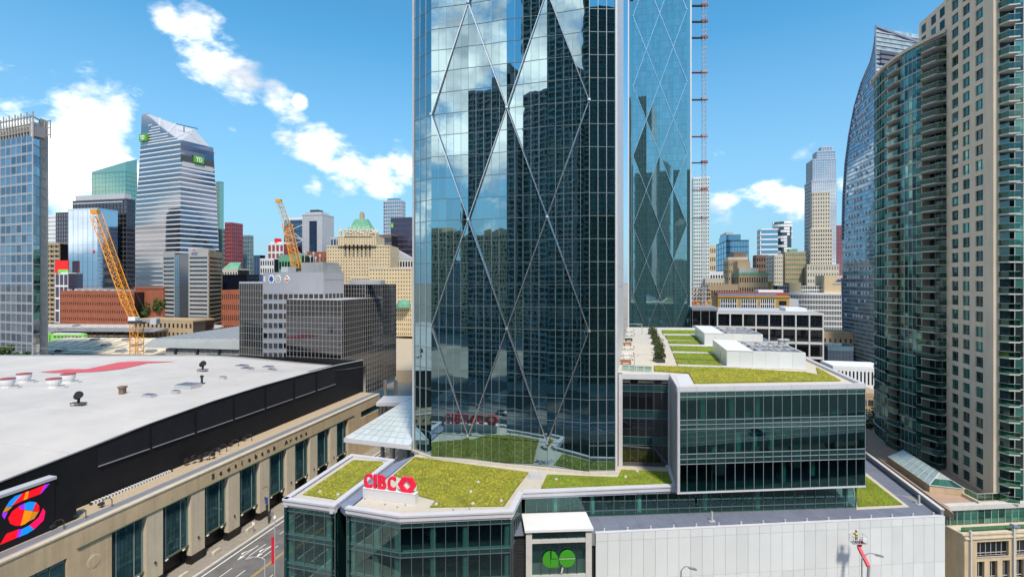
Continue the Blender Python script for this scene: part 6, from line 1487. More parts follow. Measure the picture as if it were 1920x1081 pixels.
# curved grey front
c0, c1, c2, c3 = (xat(493, 190), 190), (xat(530, 180), 180), (xat(568, 177), 177), (xat(607, 178), 178)
cp = []
for k in range(13):
    t_ = k/12; u = 493 + 114*t_; Y = 190 - 20*t_ + 8.5*t_*t_; cp.append((xat(u, Y), Y))
ztg = zat(511, 180)
MB().prism(cp + [(xat(645, 186), 186), (xat(640, 205), 205), (xat(500, 212), 212)], 8, ztg).build('curved_body', 'of_grey', of)
MB().prism([tuple(Vector(p)*1.0) for p in cp] + [(xat(645, 186), 186), (xat(640, 205), 205), (xat(500, 212), 212)], ztg, ztg+.25).build('roof', 'roof_grey', of)
rowsv = [(551, 561), (569, 580), (587, 597.5), (605, 615), (624, 634), (643, 653), (661, 672)]
for (va, vb) in rowsv:
    for k in range(12):
        a, b = cp[k], cp[k+1]; F = fr2(a, b); Ym = (a[1]+b[1])/2
        um = 493+114*(k+.5)/12
        if um > 540 and va > 562: continue
        piece('window', 'black_glass', of, F, F.w*.12, F.w*.88, -.2, .04, zat(vb, Ym), zat(va, Ym))
        MB().box(F, F.w*.08, F.w*.92, .0, .09, zat(vb, Ym)-.18, zat(vb, Ym)).build('window_sill', 'clad_silver', of)
Fg = fr2(cp[-1], (xat(645, 186), 186))
for k in range(5): piece('window', 'black_glass', of, Fg, .6+k*Fg.w/5.4, .6+k*Fg.w/5.4+Fg.w/7.5, -.2, .04, zat(561, 182), zat(550, 182))
m = MB(); m.box(Fg, Fg.w*.02, Fg.w, 0, .1, ztg-2.4, ztg-2.3); m.build('parapet_line', 'clad_silver', of)
gridp = fr2((xat(449, 196), 196), (xat(493, 191), 191)); gridwing(gridp, gridp.w, 10, zat(531, 194), 10, 15, 'west_wing'); MB().box(gridp, 0, gridp.w, -14, 0.1, zat(531, 194), zat(531, 194)+.6).build('west_roof', 'clad_silver', of)
MB().box(gridp, 0, gridp.w, -14, -.4, 10, zat(531, 194)).build('west_body', 'clad_dark', of)
# penthouse and mast clutter
P1 = fr2((xat(565, 184), 184), (xat(605, 181), 181)); MB().box(P1, 0, P1.w, -9, 0, ztg+.25, zat(491.5, 182)).build('penthouse', 'roof_grey', of)
P2 = fr2((xat(527, 188), 188), (xat(540, 187), 187)); MB().box(P2, 0, P2.w, -4, 0, ztg+.2, zat(500, 188)).build('roof_box', 'clad_silver', of)
MB().box(FBf, 2, FBf.w+6, -4, -1, zb_, zb_+1.6).build('rear_roof_box', 'clad_silver', of); MB().box(Fg, .5, Fg.w+1, -7, -3, ztg, zat(500, 190)+.5).build('rear_penthouse', 'roof_grey', of)
for (u, v0, v1) in ((582, 491, 478), (592, 491, 481), (600, 491, 476), (571, 491, 468), (588, 491, 472)):
    a, b = pd(u, v0, 184), pd(u, v1, 184); MB().tube(a, b, .12).wbox(b.x-.3, b.x+.3, b.y-.1, b.y+.1, b.z-.9, b.z).build('antenna', 'clad_silver', of)
# emblems on the grey parapet: white letters, blue leaf, grey ring, red cross
def onface(u): 
    k = (u-493)/114*12; i = int(k); F = fr2(cp[i], cp[i+1]); return F, (k-i)*F.w
F, s_ = onface(497); letter('E', .03, 'sign_white', of, F, s_-.6, .1, zat(528, 186), 2.6, .1, 'emblem_letter')
F, s_ = onface(509); z_ = zat(523, 183)
leaf = [(0, 1.5), (.35, .8), (.9, 1.1), (.8, .4), (1.4, .3), (1.0, -.3), (1.1, -.8), (.3, -.7), (.12, -1.4), (-.12, -1.4), (-.3, -.7), (-1.1, -.8), (-1.0, -.3), (-1.4, .3), (-.8, .4), (-.9, 1.1), (-.35, .8)]
disc(F, s_, z_, 1.65, 0, .08).build('emblem_leaf', 'sign_white', of); m = MB()
for i in range(len(leaf)): a, b = leaf[i], leaf[(i+1) % len(leaf)]; m.slab(F, [(s_, z_), (s_+b[0], z_+b[1]), (s_+a[0], z_+a[1])], .08, .14)
m.build('emblem_leaf', 'logo_blue', of)
F, s_ = onface(521.5); z_ = zat(523, 182); disc(F, s_, z_, 1.5, 0, .1).build('emblem_ring', 'sign_white', of); disc(F, s_, z_, 1.2, .1, .14).build('emblem_ring', 'stone_grey', of); disc(F, s_+.1, z_, .7, .14, .17).build('emblem_ring', 'clad_silver', of)
F, s_ = onface(538.5); z_ = zat(523, 181); MB().slab(F, [(s_-1.5, z_), (s_, z_-1.5), (s_+1.5, z_), (s_, z_+1.5)], 0, .1).build('emblem_diamond', 'sign_white', of); MB().slab(F, [(s_-1.1, z_), (s_, z_-1.1), (s_+1.1, z_), (s_, z_+1.1)], .1, .15).build('emblem_diamond', 'logo_orange', of); MB().box(F, s_-.8, s_+.8, .15, .18, z_-.15, z_+.25).build('emblem_bar', 'sign_white', of)
for (u, v0) in ((742, 706), (722, 712)): p = pd(u, v0, 200); MB().tube((p.x, p.y, 0), (p.x, p.y, 12.5), .7, 10).build('column', 'concrete', of)

# ================================================================ cranes
def lattice(m, a, b, w, n, r=.12, r2=.07):
    a, b = Vector(a), Vector(b); ax = (b-a).normalized(); x = ax.cross(Vector((0, 1, 0.1))).normalized()*w/2; y = ax.cross(x).normalized()*w/2
    cs = [x+y, x-y, -x-y, -x+y]
    for c in cs: m.tube(a+c, b+c, r, 4)
    for i in range(n):
        p, q = a+(b-a)*i/n, a+(b-a)*(i+1)/n
        for k in range(4):
            c, d = cs[k], cs[(k+1) % 4]; m.tube(p+c, q+d if i % 2 else q+d, r2, 3); m.tube(p+c, p+d, r2, 3)
    return m
YK = 172
def bx(u, v, Y=YK): return pd(u, v, Y)
cr = thing('luffing_crane', 'orange yellow lattice crane with its boom leaning left over the train sheds', 'crane', (xat(256.5, YK), YK, 0))
mt = Vector((xat(256.5, YK), YK, 0)); zc_t = zat(606, YK)
lattice(MB(), mt, (mt.x, mt.y, zc_t), 2.7, 16, .17, .09).build('mast', 'crane_yellow', cr)
MB().wbox(mt.x-2.0, mt.x+2.4, mt.y-1.4, mt.y+1.4, zc_t, zc_t+1.0).build('slew_deck', 'dark_metal', cr); MB().wbox(mt.x-1.8, mt.x+.6, mt.y-1.6, mt.y+.6, zc_t+1.0, zc_t+2.3).build('cab', 'clad_white', cr)
MB().wbox(mt.x+1.2, mt.x+7.4, mt.y-.8, mt.y+.8, zc_t+.6, zc_t+1.3).build('counter_jib', 'grey_metal', cr); MB().wbox(mt.x+5.2, mt.x+7.2, mt.y-1, mt.y+1, zc_t-.3, zc_t+1.7).build('counterweight', 'clad_silver', cr)
lattice(MB(), bx(241, 572), bx(180, 402), 2.3, 15, .16, .09).build('boom', 'crane_yellow', cr); lattice(MB(), bx(241, 572), Vector((mt.x-.6, mt.y, zc_t+1.1)), 1.9, 3, .14, .08).build('boom_foot', 'crane_yellow', cr)
MB().wbox(bx(178, 396).x-1, bx(178, 396).x+1.2, YK-.8, YK+.8, bx(178, 401).z, bx(178, 393).z).build('boom_head', 'crane_yellow', cr); MB().tube(bx(176, 398), bx(176, 470), .05, 4).build('hoist_rope', 'dark_metal', cr); p = bx(176, 473); MB().lathe(tuple(p), [(.1, -.3), (.35, 0), (.35, .5), (.1, .8)], 8).build('hook_block', 'lift_red', cr)
MB().tube(bx(180, 400), Vector((mt.x+4, mt.y, zc_t+2)), .05, 4).build('pendant_rope', 'dark_metal', cr)
YK2 = 262
cr = thing('luffing_crane', 'orange lattice crane with a steep boom behind the grey curved office block', 'crane', (xat(559, YK2), YK2, 0))
m2 = Vector((xat(560, YK2), YK2, 0)); z2_ = zat(508, YK2); lattice(MB(), m2, (m2.x, m2.y, z2_), 3, 20, .18, .1).build('mast', 'crane_yellow', cr); MB().wbox(m2.x-2, m2.x+2, m2.y-1.5, m2.y+1.5, z2_, z2_+1.4).build('slew_deck', 'dark_metal', cr)
lattice(MB(), bx(557, 503, YK2), bx(538, 420, YK2), 3.4, 9, .24, .14).build('boom', 'crane_yellow', cr); lattice(MB(), bx(538, 420, YK2), bx(524, 380, YK2), 2.4, 5, .2, .12).build('boom_tip', 'stone_cream', cr); p = bx(522, 377, YK2); MB().wbox(p.x-1.2, p.x+1.5, p.y-1, p.y+1, p.z-.8, p.z+.9).build('boom_head', 'crane_yellow', cr)
MB().tube(bx(524, 380, YK2), m2 + Vector((6, 0, z2_+2)), .07, 4).build('pendant_rope', 'dark_metal', cr); MB().wbox(m2.x+2, m2.x+8, m2.y-1, m2.y+1, z2_+.2, z2_+1.8).build('counter_jib', 'grey_metal', cr)

# ================================================================ rail corridor
FR_ = Fr(xat(60, 262), 262, GX, GY*.35)
def shed(i, Y, mat, label, z=13.4, x0=40, x1=330, dp=14, ridge=1.3):
    F = Fr(xat(x0, Y), Y, 1, -.06); W = xat(x1, Y)-xat(x0, Y)
    t = thing('train_shed', label, 'train shed', tuple(F.p(W/2, -dp/2, 0)), 'train shed roofs')
    m = MB(); a, b = z, z+ridge
    m.quad(F.p(0, 0, a), F.p(W, 0, a), F.p(W, -dp/2, b), F.p(0, -dp/2, b)); m.quad(F.p(0, -dp/2, b), F.p(W, -dp/2, b), F.p(W, -dp, a), F.p(0, -dp, a)); m.quad(F.p(0, 0, a-.5), F.p(W, 0, a-.5), F.p(W, 0, a), F.p(0, 0, a)); m.quad(F.p(W, 0, a-.5), F.p(W, -dp, a-.5), F.p(W, -dp, a), F.p(W, -dp/2, b), F.p(W, 0, a))
    m.build('roof', mat, t); m = MB()
    for k in range(0, int(W/7)): m.bar(F.p(3+k*7, 0, a+.1), F.p(3+k*7, -dp/2, b+.1), .35, .25)
    m.build('roof_rib', 'concrete', t, 'stuff'); m = MB()
    for k in range(0, int(W/9)): m.box(F, 2+k*9, 2.4+k*9, -1, -.6, 0, a-.4)
    m.build('post', 'dark_metal', t, 'stuff')
    for k in range(3):
        s_ = W*(.25+.22*((k*7+i*3) % 4)); MB().slab(Fr(*xy(F.p(s_, -2, 0)), *F.d), [(0, a+.3), (5, a+.3), (3.8, a+1.7), (1.2, a+1.7)], -4, 0).build('roof_monitor', 'shed_grey', t)
lb = ['cream train shed roof nearest the arena', 'second cream train shed roof behind the arena', 'third cream train shed roof, in front of the green train', 'pale shed roof just behind the green train', 'grey shed roof below the brick building']
for i, (Y, mt_, x0, x1) in enumerate(((270, 'shed_roof', 30, 300), (294, 'shed_roof', 60, 330), (320, 'shed_roof', 92, 380), (388, 'shed_grey', 40, 300), (420, 'membrane', 40, 420))): shed(i, Y, mt_, lb[i], x0=x0, x1=x1, dp=22 if i < 3 else 26)
F = Fr(xat(30, 368), 368, 1, -.04); t = thing('commuter_train', 'green and white double deck train between the shed roofs', 'train', tuple(F.p(30, -1.5, 7)))
for k in range(2):
    s_ = k*26; MB().slab(F, [(s_, 7.5), (s_+25, 7.5), (s_+25, 12.6), (s_+23.5, 13.4), (s_+1.5, 13.4), (s_, 12.6)], -3, 0).build('coach', 'train_green', t); MB().box(F, s_+2, s_+23, -2.6, .05, 13.0, 13.6).build('coach_roof', 'clad_white', t)
    for j in range(8): piece('window', 'dark_window', t, F, s_+2.4+j*2.7, s_+4.4+j*2.7, -.05, .04, 10.6, 11.6)
tag(MB().wbox(-420, 40, 258, 470, .02, 6.2).build('rail_embankment', 'gravel'), kind='structure')
t, F, W, d, zt = block('shed_office', 'low tan building beside the banded office block above the sheds', 'building', 252, 362, 362, 600, 405, 14, 2, 0, 'stone_tan', 'dark_window', .5, .5, z0=6, d=20)
# big grey roofed hall right of the crane
Yg = 205; t = thing('concourse_hall', 'long grey metal roofed hall between the crane and the black gridded wing', 'building', (xat(360, Yg), Yg, 0))
F = Fr(xat(266, Yg), Yg, 1, -.02); W = xat(470, Yg)-xat(266, Yg); m = MB(); za, zb2 = zat(655, Yg), zat(636, Yg); zt2 = zat(607, Yg+70)
m.quad(F.p(0, 0, za+1), F.p(W, 0, za), F.p(W, -2, zb2), F.p(3, -2, zb2)); m.quad(F.p(3, -2, zb2), F.p(W, -2, zb2), F.p(W, -70, zt2), F.p(10, -70, zt2)); m.quad(F.p(0, 0, za+1), F.p(3, -2, zb2), F.p(10, -70, zt2), F.p(7, -70, zt2-4)); m.build('roof', 'roof_grey', t)
for k in range(12): m = MB(); m.bar(F.p(4+k*W/12, -2.2, zb2+.15), F.p(10+k*(W-7)/12, -70, zt2+.15), .3, .2); m.build('roof_seam', 'clad_silver', t)
MB().box(F, 9, W, -60, -1.2, 0, za+.3).build('wall', 'concrete', t)
for k in range(5): MB().bar(F.p(12+k*9, -1, 8), F.p(13.4+k*9, -.6, za), .9, .6).build('raking_column', 'dark_metal', t)
for k in range(14): MB().box(F, 10+k*2.6, 10.3+k*2.6, -1.2, -1.0, 10, za).build('wall_rib', 'stone_grey', t)
# trees in the gaps
def tree(name, label, p, h, r, seed, n=1400, group=None):
    rd = random.Random(seed); t = thing(name, label, 'tree', tuple(p), group); p = Vector(p)
    m = MB(); m.tube(p, p+Vector((0, 0, h*.55)), h*.035, 8, h*.02)
    for k in range(6): a = k*1.05; m.tube(p+Vector((0, 0, h*(.35+.03*k))), p+Vector((r*.6*math.cos(a), r*.6*math.sin(a), h*(.6+.05*(k % 3)))), h*.015, 5, h*.006)
    m.build('trunk', 'bark', t); m = MB()
    cl = [(Vector((rd.uniform(-.6, .6)*r, rd.uniform(-.6, .6)*r, h*rd.uniform(.45, .9))), rd.uniform(.3, .5)*r) for _ in range(14)]
    for _ in range(n):
        c, rr_ = rd.choice(cl); v = Vector((rd.gauss(0, 1), rd.gauss(0, 1), rd.gauss(0, .8))).normalized()*rr_*rd.uniform(.6, 1); q = p+c+v; s_ = rd.uniform(.25, .5)*max(.6, r/4); a = Vector((rd.uniform(-1, 1), rd.uniform(-1, 1), rd.uniform(-.6, .6))).normalized()*s_; b = a.cross(Vector((rd.uniform(-1, 1), rd.uniform(-1, 1), rd.uniform(-1, 1)))).normalized()*s_*.6
        m.quad(q-a, q-b, q+a, q+b)
    m.build('crown', 'leaf', t, 'stuff')
for (u, v, Y, h, r, lb) in ((288, 597, 440, 15, 8, 'leafy green tree at the foot of the blank brick wing'), (300, 594, 436, 17, 8, 'taller leafy tree between brick wing and banded block'), (272, 600, 438, 11, 6, 'smaller leafy tree beside the crane cab'), (5, 690, 190, 11, 4, 'small green tree at the foot of the steel crowned tower'), (37, 690, 186, 8.5, 3, 'low pale green tree just above the arena roof edge')):
    p = pd(u, v, Y); tree('street_tree', lb, (p.x, p.y, max(0, p.z) if Y > 300 else p.z-2), h, r, int(u), group='trees in the gaps')
# ================================================================ eastern skyline
# second diamond tower with construction hoist
Y2_ = 292; T2L, T2R = px(1183, 613, 1), None
F2_ = Fr(xat(1187, Y2_), Y2_, GX, GY); q_ = (1288-960)/F_PX; W2 = (q_*Y2_-xat(1187, Y2_))/(GX-q_*GY)
tw2 = thing('second_glass_tower', 'slimmer teal glass tower with small diamond facets beyond the roof garden', 'tower', tuple(F2_.p(W2/2, -15, 0)))
zn0 = zat(613, Y2_)-2.0
diamond_facade(tw2, F2_, W2, zn0, 20.1, 4.02, zat(640, Y2_), zat(-40, Y2_), 232, W2/4*math.tan(R(3.2)), 20, 0, 'tower2_glass', 'brace_metal', 'mullion_teal', .06, .22)
e = MB(); e.box(F2_, -2.2, 0, -.6, .2, 0, zat(3, Y2_)); e.build('edge_trim', 'tower2_glass', tw2); MB().box(F2_, W2, W2+1.7, -.6, .15, 0, zat(5, Y2_)).build('edge_glazing', 'tower2_glass', tw2)
MB().box(F2_, W2+1.7, W2+2.5, -.6, .3, 0, 226).build('edge_fin', 'white_metal', tw2); MB().box(F2_, -2.9, -2.2, -.6, .3, 0, 226).build('edge_fin', 'white_metal', tw2)
MB().box(F2_, -2, W2+1.9, -40, -1, 0, 231).build('core', 'interior_dark', tw2)
hm = thing('hoist_mast', 'thin construction hoist mast with landing platforms up the side of the second tower', 'hoist', tuple(F2_.p(W2+8, -2, 0)))
p0 = pd(1320, 600, Y2_); lattice(MB(), (p0.x, p0.y, 0), (p0.x, p0.y, zat(-60, Y2_)), 1.9, 90, .1, .06).build('mast', 'clad_silver', hm)
for v in (12, 42, 72, 137, 188, 257, 306, 357, 410):
    z = zat(v, Y2_); MB().wbox(F2_.p(W2+2.5, 0, 0).x, p0.x+2.0, p0.y-1, p0.y+1, z, z+.35).build('landing', 'clad_red' if v % 2 else 'dark_metal', hm); MB().wbox(p0.x-1.6, p0.x+1.8, p0.y-1, p0.y+1, z+.35, z+1.4).build('gate', 'clad_red' if v % 3 == 0 else 'grey_metal', hm)
for k in range(60):
    pass
t, F, W, d, zt = block('slender_grid_tower', 'very slender pale gridded tower right behind the hoist mast', 'tower', 1300, 1300, 1330, 335, 430, 9, 44, 0, 'clad_white', 'green_glass', .35, .35, .3, left=True, d=20)
BK = lambda *a, **k: block(*a, left=True, **k)
t, F, W, d, zt = BK('blue_mirror_block', 'blue mirror glass office block with a stepped top behind the stone blocks', 'tower', 1343, 1362, 1404, 452, 640, 8, 14, 4, 'navy_glass', 'blue_glass', .1, .15, .2)
top_box(t, F, W, d, zt, .05, .7, .1, .8, 9, 'blue_glass'); top_box(t, F, W, d, zt, .1, .4, .2, .8, 13, 'clad_silver')
t, F, W, d, zt = BK('stepped_stone_block', 'tan stone block with a pale banded top floor below the blue mirror block', 'building', 1357, 1366, 1402, 489, 470, 9, 9, 3, 'stone_tan', 'dark_window', .6, .6, z0=10)
top_box(t, F, W, d, zt, -.02, 1.02, 0, .9, 3.5, 'stone_cream', 'cornice'); top_box(t, F, W, d, zt, .3, .95, .1, .8, 8, 'stone_brown')
t, F, W, d, zt = BK('arched_stone_block', 'brown stone block with arched top windows and copper roof edge', 'building', 1372, 1386, 1440, 515, 400, 12, 6, 4, 'stone_tan', 'dark_window', .55, .5, z0=8); top_box(t, F, W, d, zt, -.02, 1.02, -.02, .9, 1.8, 'verdigris', 'copper_edge'); top_box(t, F, W, d, zt, .02, .7, .1, .8, 5.5, 'stone_grey'); top_box(t, F, W, d, zt, .0, .45, .2, .8, 11, 'stone_tan')
BK('red_brown_block', 'small red brown block behind the white apartment slab', 'building', 1412, 1418, 1440, 480, 560, 5, 8, 2, 'stone_brown', 'dark_window', .5, .5, z0=20)
BK('white_slab_block', 'plain off-white slab block beside the copper banded brick block', 'building', 1437, 1452, 1468, 480, 500, 4, 14, 3, 'stone_cream', 'dark_window', .6, .6, z0=20)
t, F, W, d, zt = BK('copper_window_block', 'brown block with copper green window bays in front of the checkered tower', 'building', 1467, 1472, 1512, 474, 520, 10, 12, 2, 'stone_tan', 'verdigris', .4, .5, z0=20); top_box(t, F, W, d, zt, .2, .6, .1, .8, 4, 'verdigris')
t, F, W, d, zt = BK('blue_band_tower', 'blue tower with thin white balcony bands left of the checkered tower', 'tower', 1421, 1427, 1458, 430, 880, 0, 16, 2, 'clad_white', 'blue_glass', .2, .28, 1.5)
# checkered oval tower
Yq = 900; ck = thing('checkered_tower', 'white tower of staggered checkered balconies in the far skyline', 'tower', (xat(1474, Yq), Yq+10, 0))
zq = zat(414, Yq); cq = (xat(1474.5, Yq), Yq+14); rq = xat(1491, Yq)-xat(1474.5, Yq); MB().lathe((*cq, 0), [(rq-1, 0), (rq-1, zq-1), (.1, zq)], 24).build('glazed_body', 'dark_window', ck); m = MB(); rd = random.Random(5)
for j in range(30):
    z0, z1 = j*zq/30, (j+1)*zq/30
    for i in range(20):
        if rd.random() < .4: continue
        a0, a1 = 2*math.pi*i/20, 2*math.pi*(i+1)/20; m.prism([(cq[0]+(rq-1)*math.cos(a0), cq[1]+(rq-1)*math.sin(a0)), (cq[0]+(rq+.8)*math.cos(a0), cq[1]+(rq+.8)*math.sin(a0)), (cq[0]+(rq+.8)*math.cos(a1), cq[1]+(rq+.8)*math.sin(a1)), (cq[0]+(rq-1)*math.cos(a1), cq[1]+(rq-1)*math.sin(a1))], z0+.6, z1-.5)
m.build('balcony_panel', 'clad_white', ck, 'stuff')
# tall stepped residential tower
Yp = 520; st = thing('stepped_residential_tower', 'tall pale residential tower stepping back to a glassy crown', 'tower', (xat(1538, Yp), Yp, 0))
def stp(u0, u1, u2, vt, vb, Y, nx, nz, wall, glass, pier, spand, nm):
    F, W = corner(u1, u2, Y); d = max(6, side_depth(F, 0, u0)); z0, z1 = zat(vb, Y), zat(vt, Y)
    MB().box(F, 0, W, -d, 0, z0, z1).build(nm, glass, st); skin(st, F, W, z0, z1, nx, nz, wall, pier, spand, .4); FS = fr2(F.p(0, -d, 0), F.p(0, 0, 0)); skin(st, FS, FS.w, z0, z1, max(2, nx//2), nz, wall, pier, spand, .38); MB().box(F, -.3, W+.3, -d, .6, z1-.3, z1+.8).build('cornice', wall, st)
stp(1509, 1522, 1568, 340, 640, Yp, 12, 44, 'clad_silver', 'sky_glass', .3, .35, 'main_shaft'); stp(1512, 1524, 1567, 300, 340, Yp+3, 10, 9, 'clad_silver', 'sky_glass', .25, .3, 'upper_shaft'); stp(1524, 1532, 1566, 285, 300, Yp+6, 7, 3, 'clad_silver', 'sky_glass', .2, .3, 'crown'); stp(1535, 1540, 1560, 277, 285, Yp+10, 4, 2, 'clad_silver', 'sky_glass', .2, .3, 'crown_top')
stp(1519, 1523, 1556, 362, 640, Yp-8, 7, 38, 'stone_cream', 'dark_window', .5, .45, 'stone_front'); stp(1511, 1513, 1573, 497, 640, Yp-12, 12, 12, 'stone_cream', 'dark_window', .5, .5, 'stone_base'); stp(1517, 1520, 1560, 430, 640, Yp-10, 9, 28, 'stone_cream', 'dark_window', .5, .45, 'stone_step')
BK('maroon_far_tower', 'narrow maroon tower between the pale tower and the blue curved one', 'tower', 1568, 1569, 1584, 424, 760, 4, 22, 0, 'clad_red', 'navy_glass', .3, .4, d=20)
# concert hall group
t, F, W, d, zt = BK('concert_hall', 'wide beige hall with rows of white framed window grids', 'building', 1452, 1462, 1592, 551, 400, 44, 9, 3, 'clad_white', 'clad_dark', .25, .25, .4, z0=4, d=50)
MB().box(F, W*.15, W*.32, -14, -1, zt, zt+9).build('stair_tower', 'stone_beige', t); MB().box(F, W*.0, W*.78, -20, -6, zt, zt+6.5).build('upper_floor', 'dark_window', t); skin(t, Fr(*xy(F.p(0, -6, 0)), *F.d), W*.78, zt, zt+6.5, 30, 2, 'clad_white', .2, .25, .3); MB().box(F, W*.66, W*1.02, -22, -1.5, zt, zt+14.5).build('fly_tower', 'stone_beige', t)
Fx = Fr(*xy(F.p(W*.66, -1.5, 0)), *F.d); sx = W*.22; MB().slab(Fx, [(sx-3, zt+10), (sx+3, zt+10), (sx+1, zt+12.4), (sx, zt+11.2), (sx-.8, zt+12)], .05, .3).build('emblem', 'logo_blue', t); MB().box(Fx, sx-5, sx+5, .05, .2, zt+7.6, zt+8.5).build('lettering_strip', 'stone_grey', t)
t, F, W, d, zt = BK('ochre_block', 'plain ochre block behind the colourful window building', 'building', 1400, 1404, 1447, 530, 420, 0, 0, 0, 'clad_ochre', 'clad_ochre', z0=8, d=20); top_box(t, F, W, d, zt, 0, .3, 0, .9, 2, 'stone_tan')
BK('cream_low_block', 'low cream block with white roof beside the slender grid tower', 'building', 1318, 1322, 1358, 524, 420, 7, 4, 0, 'stone_cream', 'dark_window', .5, .5, z0=10, d=20)
BK('white_roof_block', 'small white topped block under the blue mirror block', 'building', 1322, 1326, 1356, 511, 520, 6, 4, 0, 'clad_white', 'dark_window', .4, .5, z0=20, d=20)
BK('pink_gable_block', 'small pinkish block with a gabled top beside the hoist mast', 'building', 1324, 1327, 1342, 462, 620, 4, 6, 0, 'stone_beige', 'dark_window', .5, .5, z0=30, d=16)
BK('tan_window_block', 'long tan block with dark window row behind the colourful building', 'building', 1325, 1328, 1384, 536, 380, 12, 3, 0, 'stone_tan', 'dark_window', .4, .5, z0=10, d=20)
# construction site clutter beside the second tower
t = thing('site_formwork', 'orange construction formwork and concrete floors beside the second tower', 'construction site', (xat(1312, 330), 330, 0))
for k in range(4): MB().wbox(xat(1297, 330), xat(1334, 330), 330, 340, zat(565-k*8, 330), zat(563-k*8, 330)).build('floor_slab', 'concrete', t)
for k in range(6): MB().wbox(xat(1299+k*6, 330), xat(1301+k*6, 330), 331, 332, 5, zat(541, 330)).build('prop', 'crane_yellow' if k % 2 else 'concrete_light', t)
for k in range(4): MB().wbox(xat(1298+k*8, 329), xat(1304+k*8, 329), 329, 330, zat(577, 329), zat(566+k % 3, 329)).build('formwork_panel', 'crane_yellow' if k % 2 else 'logo_orange', t)
# colourful building
t, F, W, d, zt = BK('colourful_building', 'low building with ochre panels, white window bays and a blue and red roof edge', 'building', 1340, 1346, 1480, 557, 330, 0, 0, 0, 'clad_ochre', 'clad_ochre', z0=8, d=26)
for (a, b) in ((.04, .27), (.33, .55), (.6, .8)):
    n = 7; w_ = (b-a)*W
    MB().box(F, W*a, W*b, 0, .12, zt-7, zt-1).build('window_band', 'dark_window', t)
    for i in range(n+1): MB().box(F, W*a+w_*i/n-.2, W*a+w_*i/n+.2, .1, .3, zt-7, zt-1).build('window_post', 'clad_white', t)
    MB().box(F, W*a, W*b, .1, .32, zt-4.4, zt-3.9).build('window_rail', 'clad_white', t)
MB().box(F, W*.86, W*.96, 0, .2, zt-5, zt-2).build('window', 'dark_window', t); MB().box(F, W*.86-.3, W*.96+.3, .2, .3, zt-5.4, zt-5).build('window_sill', 'clad_white', t)
MB().box(F, 0, W*.82, -2, .5, zt+1.2, zt+2.4).build('blue_fascia', 'blue_fascia' if 'blue_fascia' in M else 'gutter_blue', t); MB().box(F, 0, W, -20, -3, zt+1.2, zt+3.2).build('red_roof', 'clad_red', t); MB().box(F, W*.6, W*.95, -16, -5, zt+3.2, zt+4.8).build('roof_unit', 'clad_white', t)
MB().box(F, W, W*1.14, -16, -2, 8, zt-1).build('white_annex', 'clad_silver', t)
# concrete frame building, storeys of large glass bays: each bay a part
Yb = 268; t = thing('concrete_frame_building', 'low concrete framed building with three storeys of wide glass bays', 'building', (xat(1440, Yb), Yb, 0))
F, W = corner(1345, 1543, Yb); zt = zat(584, Yb)
MB().box(F, 0, W, -40, -.5, 0, zt).build('body', 'clad_dark', t); nfl, nbay = 4, 8; fh = 7.4
for j in range(nfl):
    z1 = zt-j*fh
    MB().box(F, -.3, W+.3, -.6, .5, z1-1.1, z1).build('floor_beam', 'concrete_light', t)
    for i in range(nbay):
        for h in range(3): bw = W/nbay; piece('glass_pane', 'black_glass', t, F, i*bw+.5+h*(bw-1)/3+.08, i*bw+.5+(h+1)*(bw-1)/3-.08, -.4, -.3, z1-fh+.05, z1-1.15)
for i in range(nbay+1): MB().box(F, W*i/nbay-.3, W*i/nbay+.3, -.6, .55, 0, zt-.02).build('column', 'concrete_light', t)
MB().box(F, .5, W-1, -38, -2, zt, zt+.4).build('roof', 'clad_silver', t); MB().box(F, W*.7, W*.9, -20, -8, zt+.4, zt+2).build('roof_unit', 'clad_white', t)
FSd = fr2(F.p(0, -40, 0), F.p(0, 0, 0)); MB().box(FSd, 0, 40, 0, .3, 0, zt).build('side_wall', 'clad_dark', t)
t, F, W, d, zt = BK('dark_glass_low_block', 'low dark glass block between the second tower and the concrete framed building', 'building', 1293, 1298, 1346, 580, 275, 3, 4, 0, 'grey_metal', 'black_glass', .06, .12, .3, d=30)
# long curved blue tower: plan slides as it rises
Yl = 300; lt_ = thing('curved_blue_tower', 'tall blue glass tower with a bowed edge and slanted top behind the condominium', 'tower', (xat(1640, Yl), Yl, 0))
lp_ = [(700, 1592), (660, 1584), (600, 1581), (520, 1580), (440, 1580), (350, 1582), (280, 1586), (220, 1593), (160, 1603), (110, 1616), (75, 1629), (48, 1640)]
zl = lambda v: zat(v, Yl); gl2, bn, ml = MB(), MB(), MB(); vs_ = [700-k*8.1 for k in range(81)]
def le(v):
    for (a, b), (c, d) in zip(lp_, lp_[1:]):
        if c <= v <= a: return b+(d-b)*(a-v)/(a-c)
    return lp_[-1][1]
uc = 1641
for v0, v1 in zip(vs_, vs_[1:]):
    a, b = le(v0), le(v1); z0, z1 = zl(v0), zl(v1)
    A0, A1 = Vector((xat(a, Yl+38), Yl+38, z0)), Vector((xat(b, Yl+38), Yl+38, z1)); C0, C1 = Vector((xat(uc, Yl), Yl, z0)), Vector((xat(uc, Yl), Yl, z1)); D0, D1 = Vector((xat(1735, Yl+10), Yl+10, z0)), Vector((xat(1735, Yl+10), Yl+10, z1))
    n_ = 14
    for i in range(n_):
        gl2.quad(A0.lerp(C0, i/n_), A0.lerp(C0, (i+1)/n_), A1.lerp(C1, (i+1)/n_), A1.lerp(C1, i/n_))
    for i in range(18): gl2.quad(C0.lerp(D0, i/18), C0.lerp(D0, (i+1)/18), C1.lerp(D1, (i+1)/18), C1.lerp(D1, i/18))
    bn.bar(A0+Vector((-.2, -.3, 0)), C0+Vector((-.1, -.3, 0)), .5, .42); bn.bar(C0+Vector((0, -.3, 0)), D0+Vector((0, -.3, 0)), .5, .42)
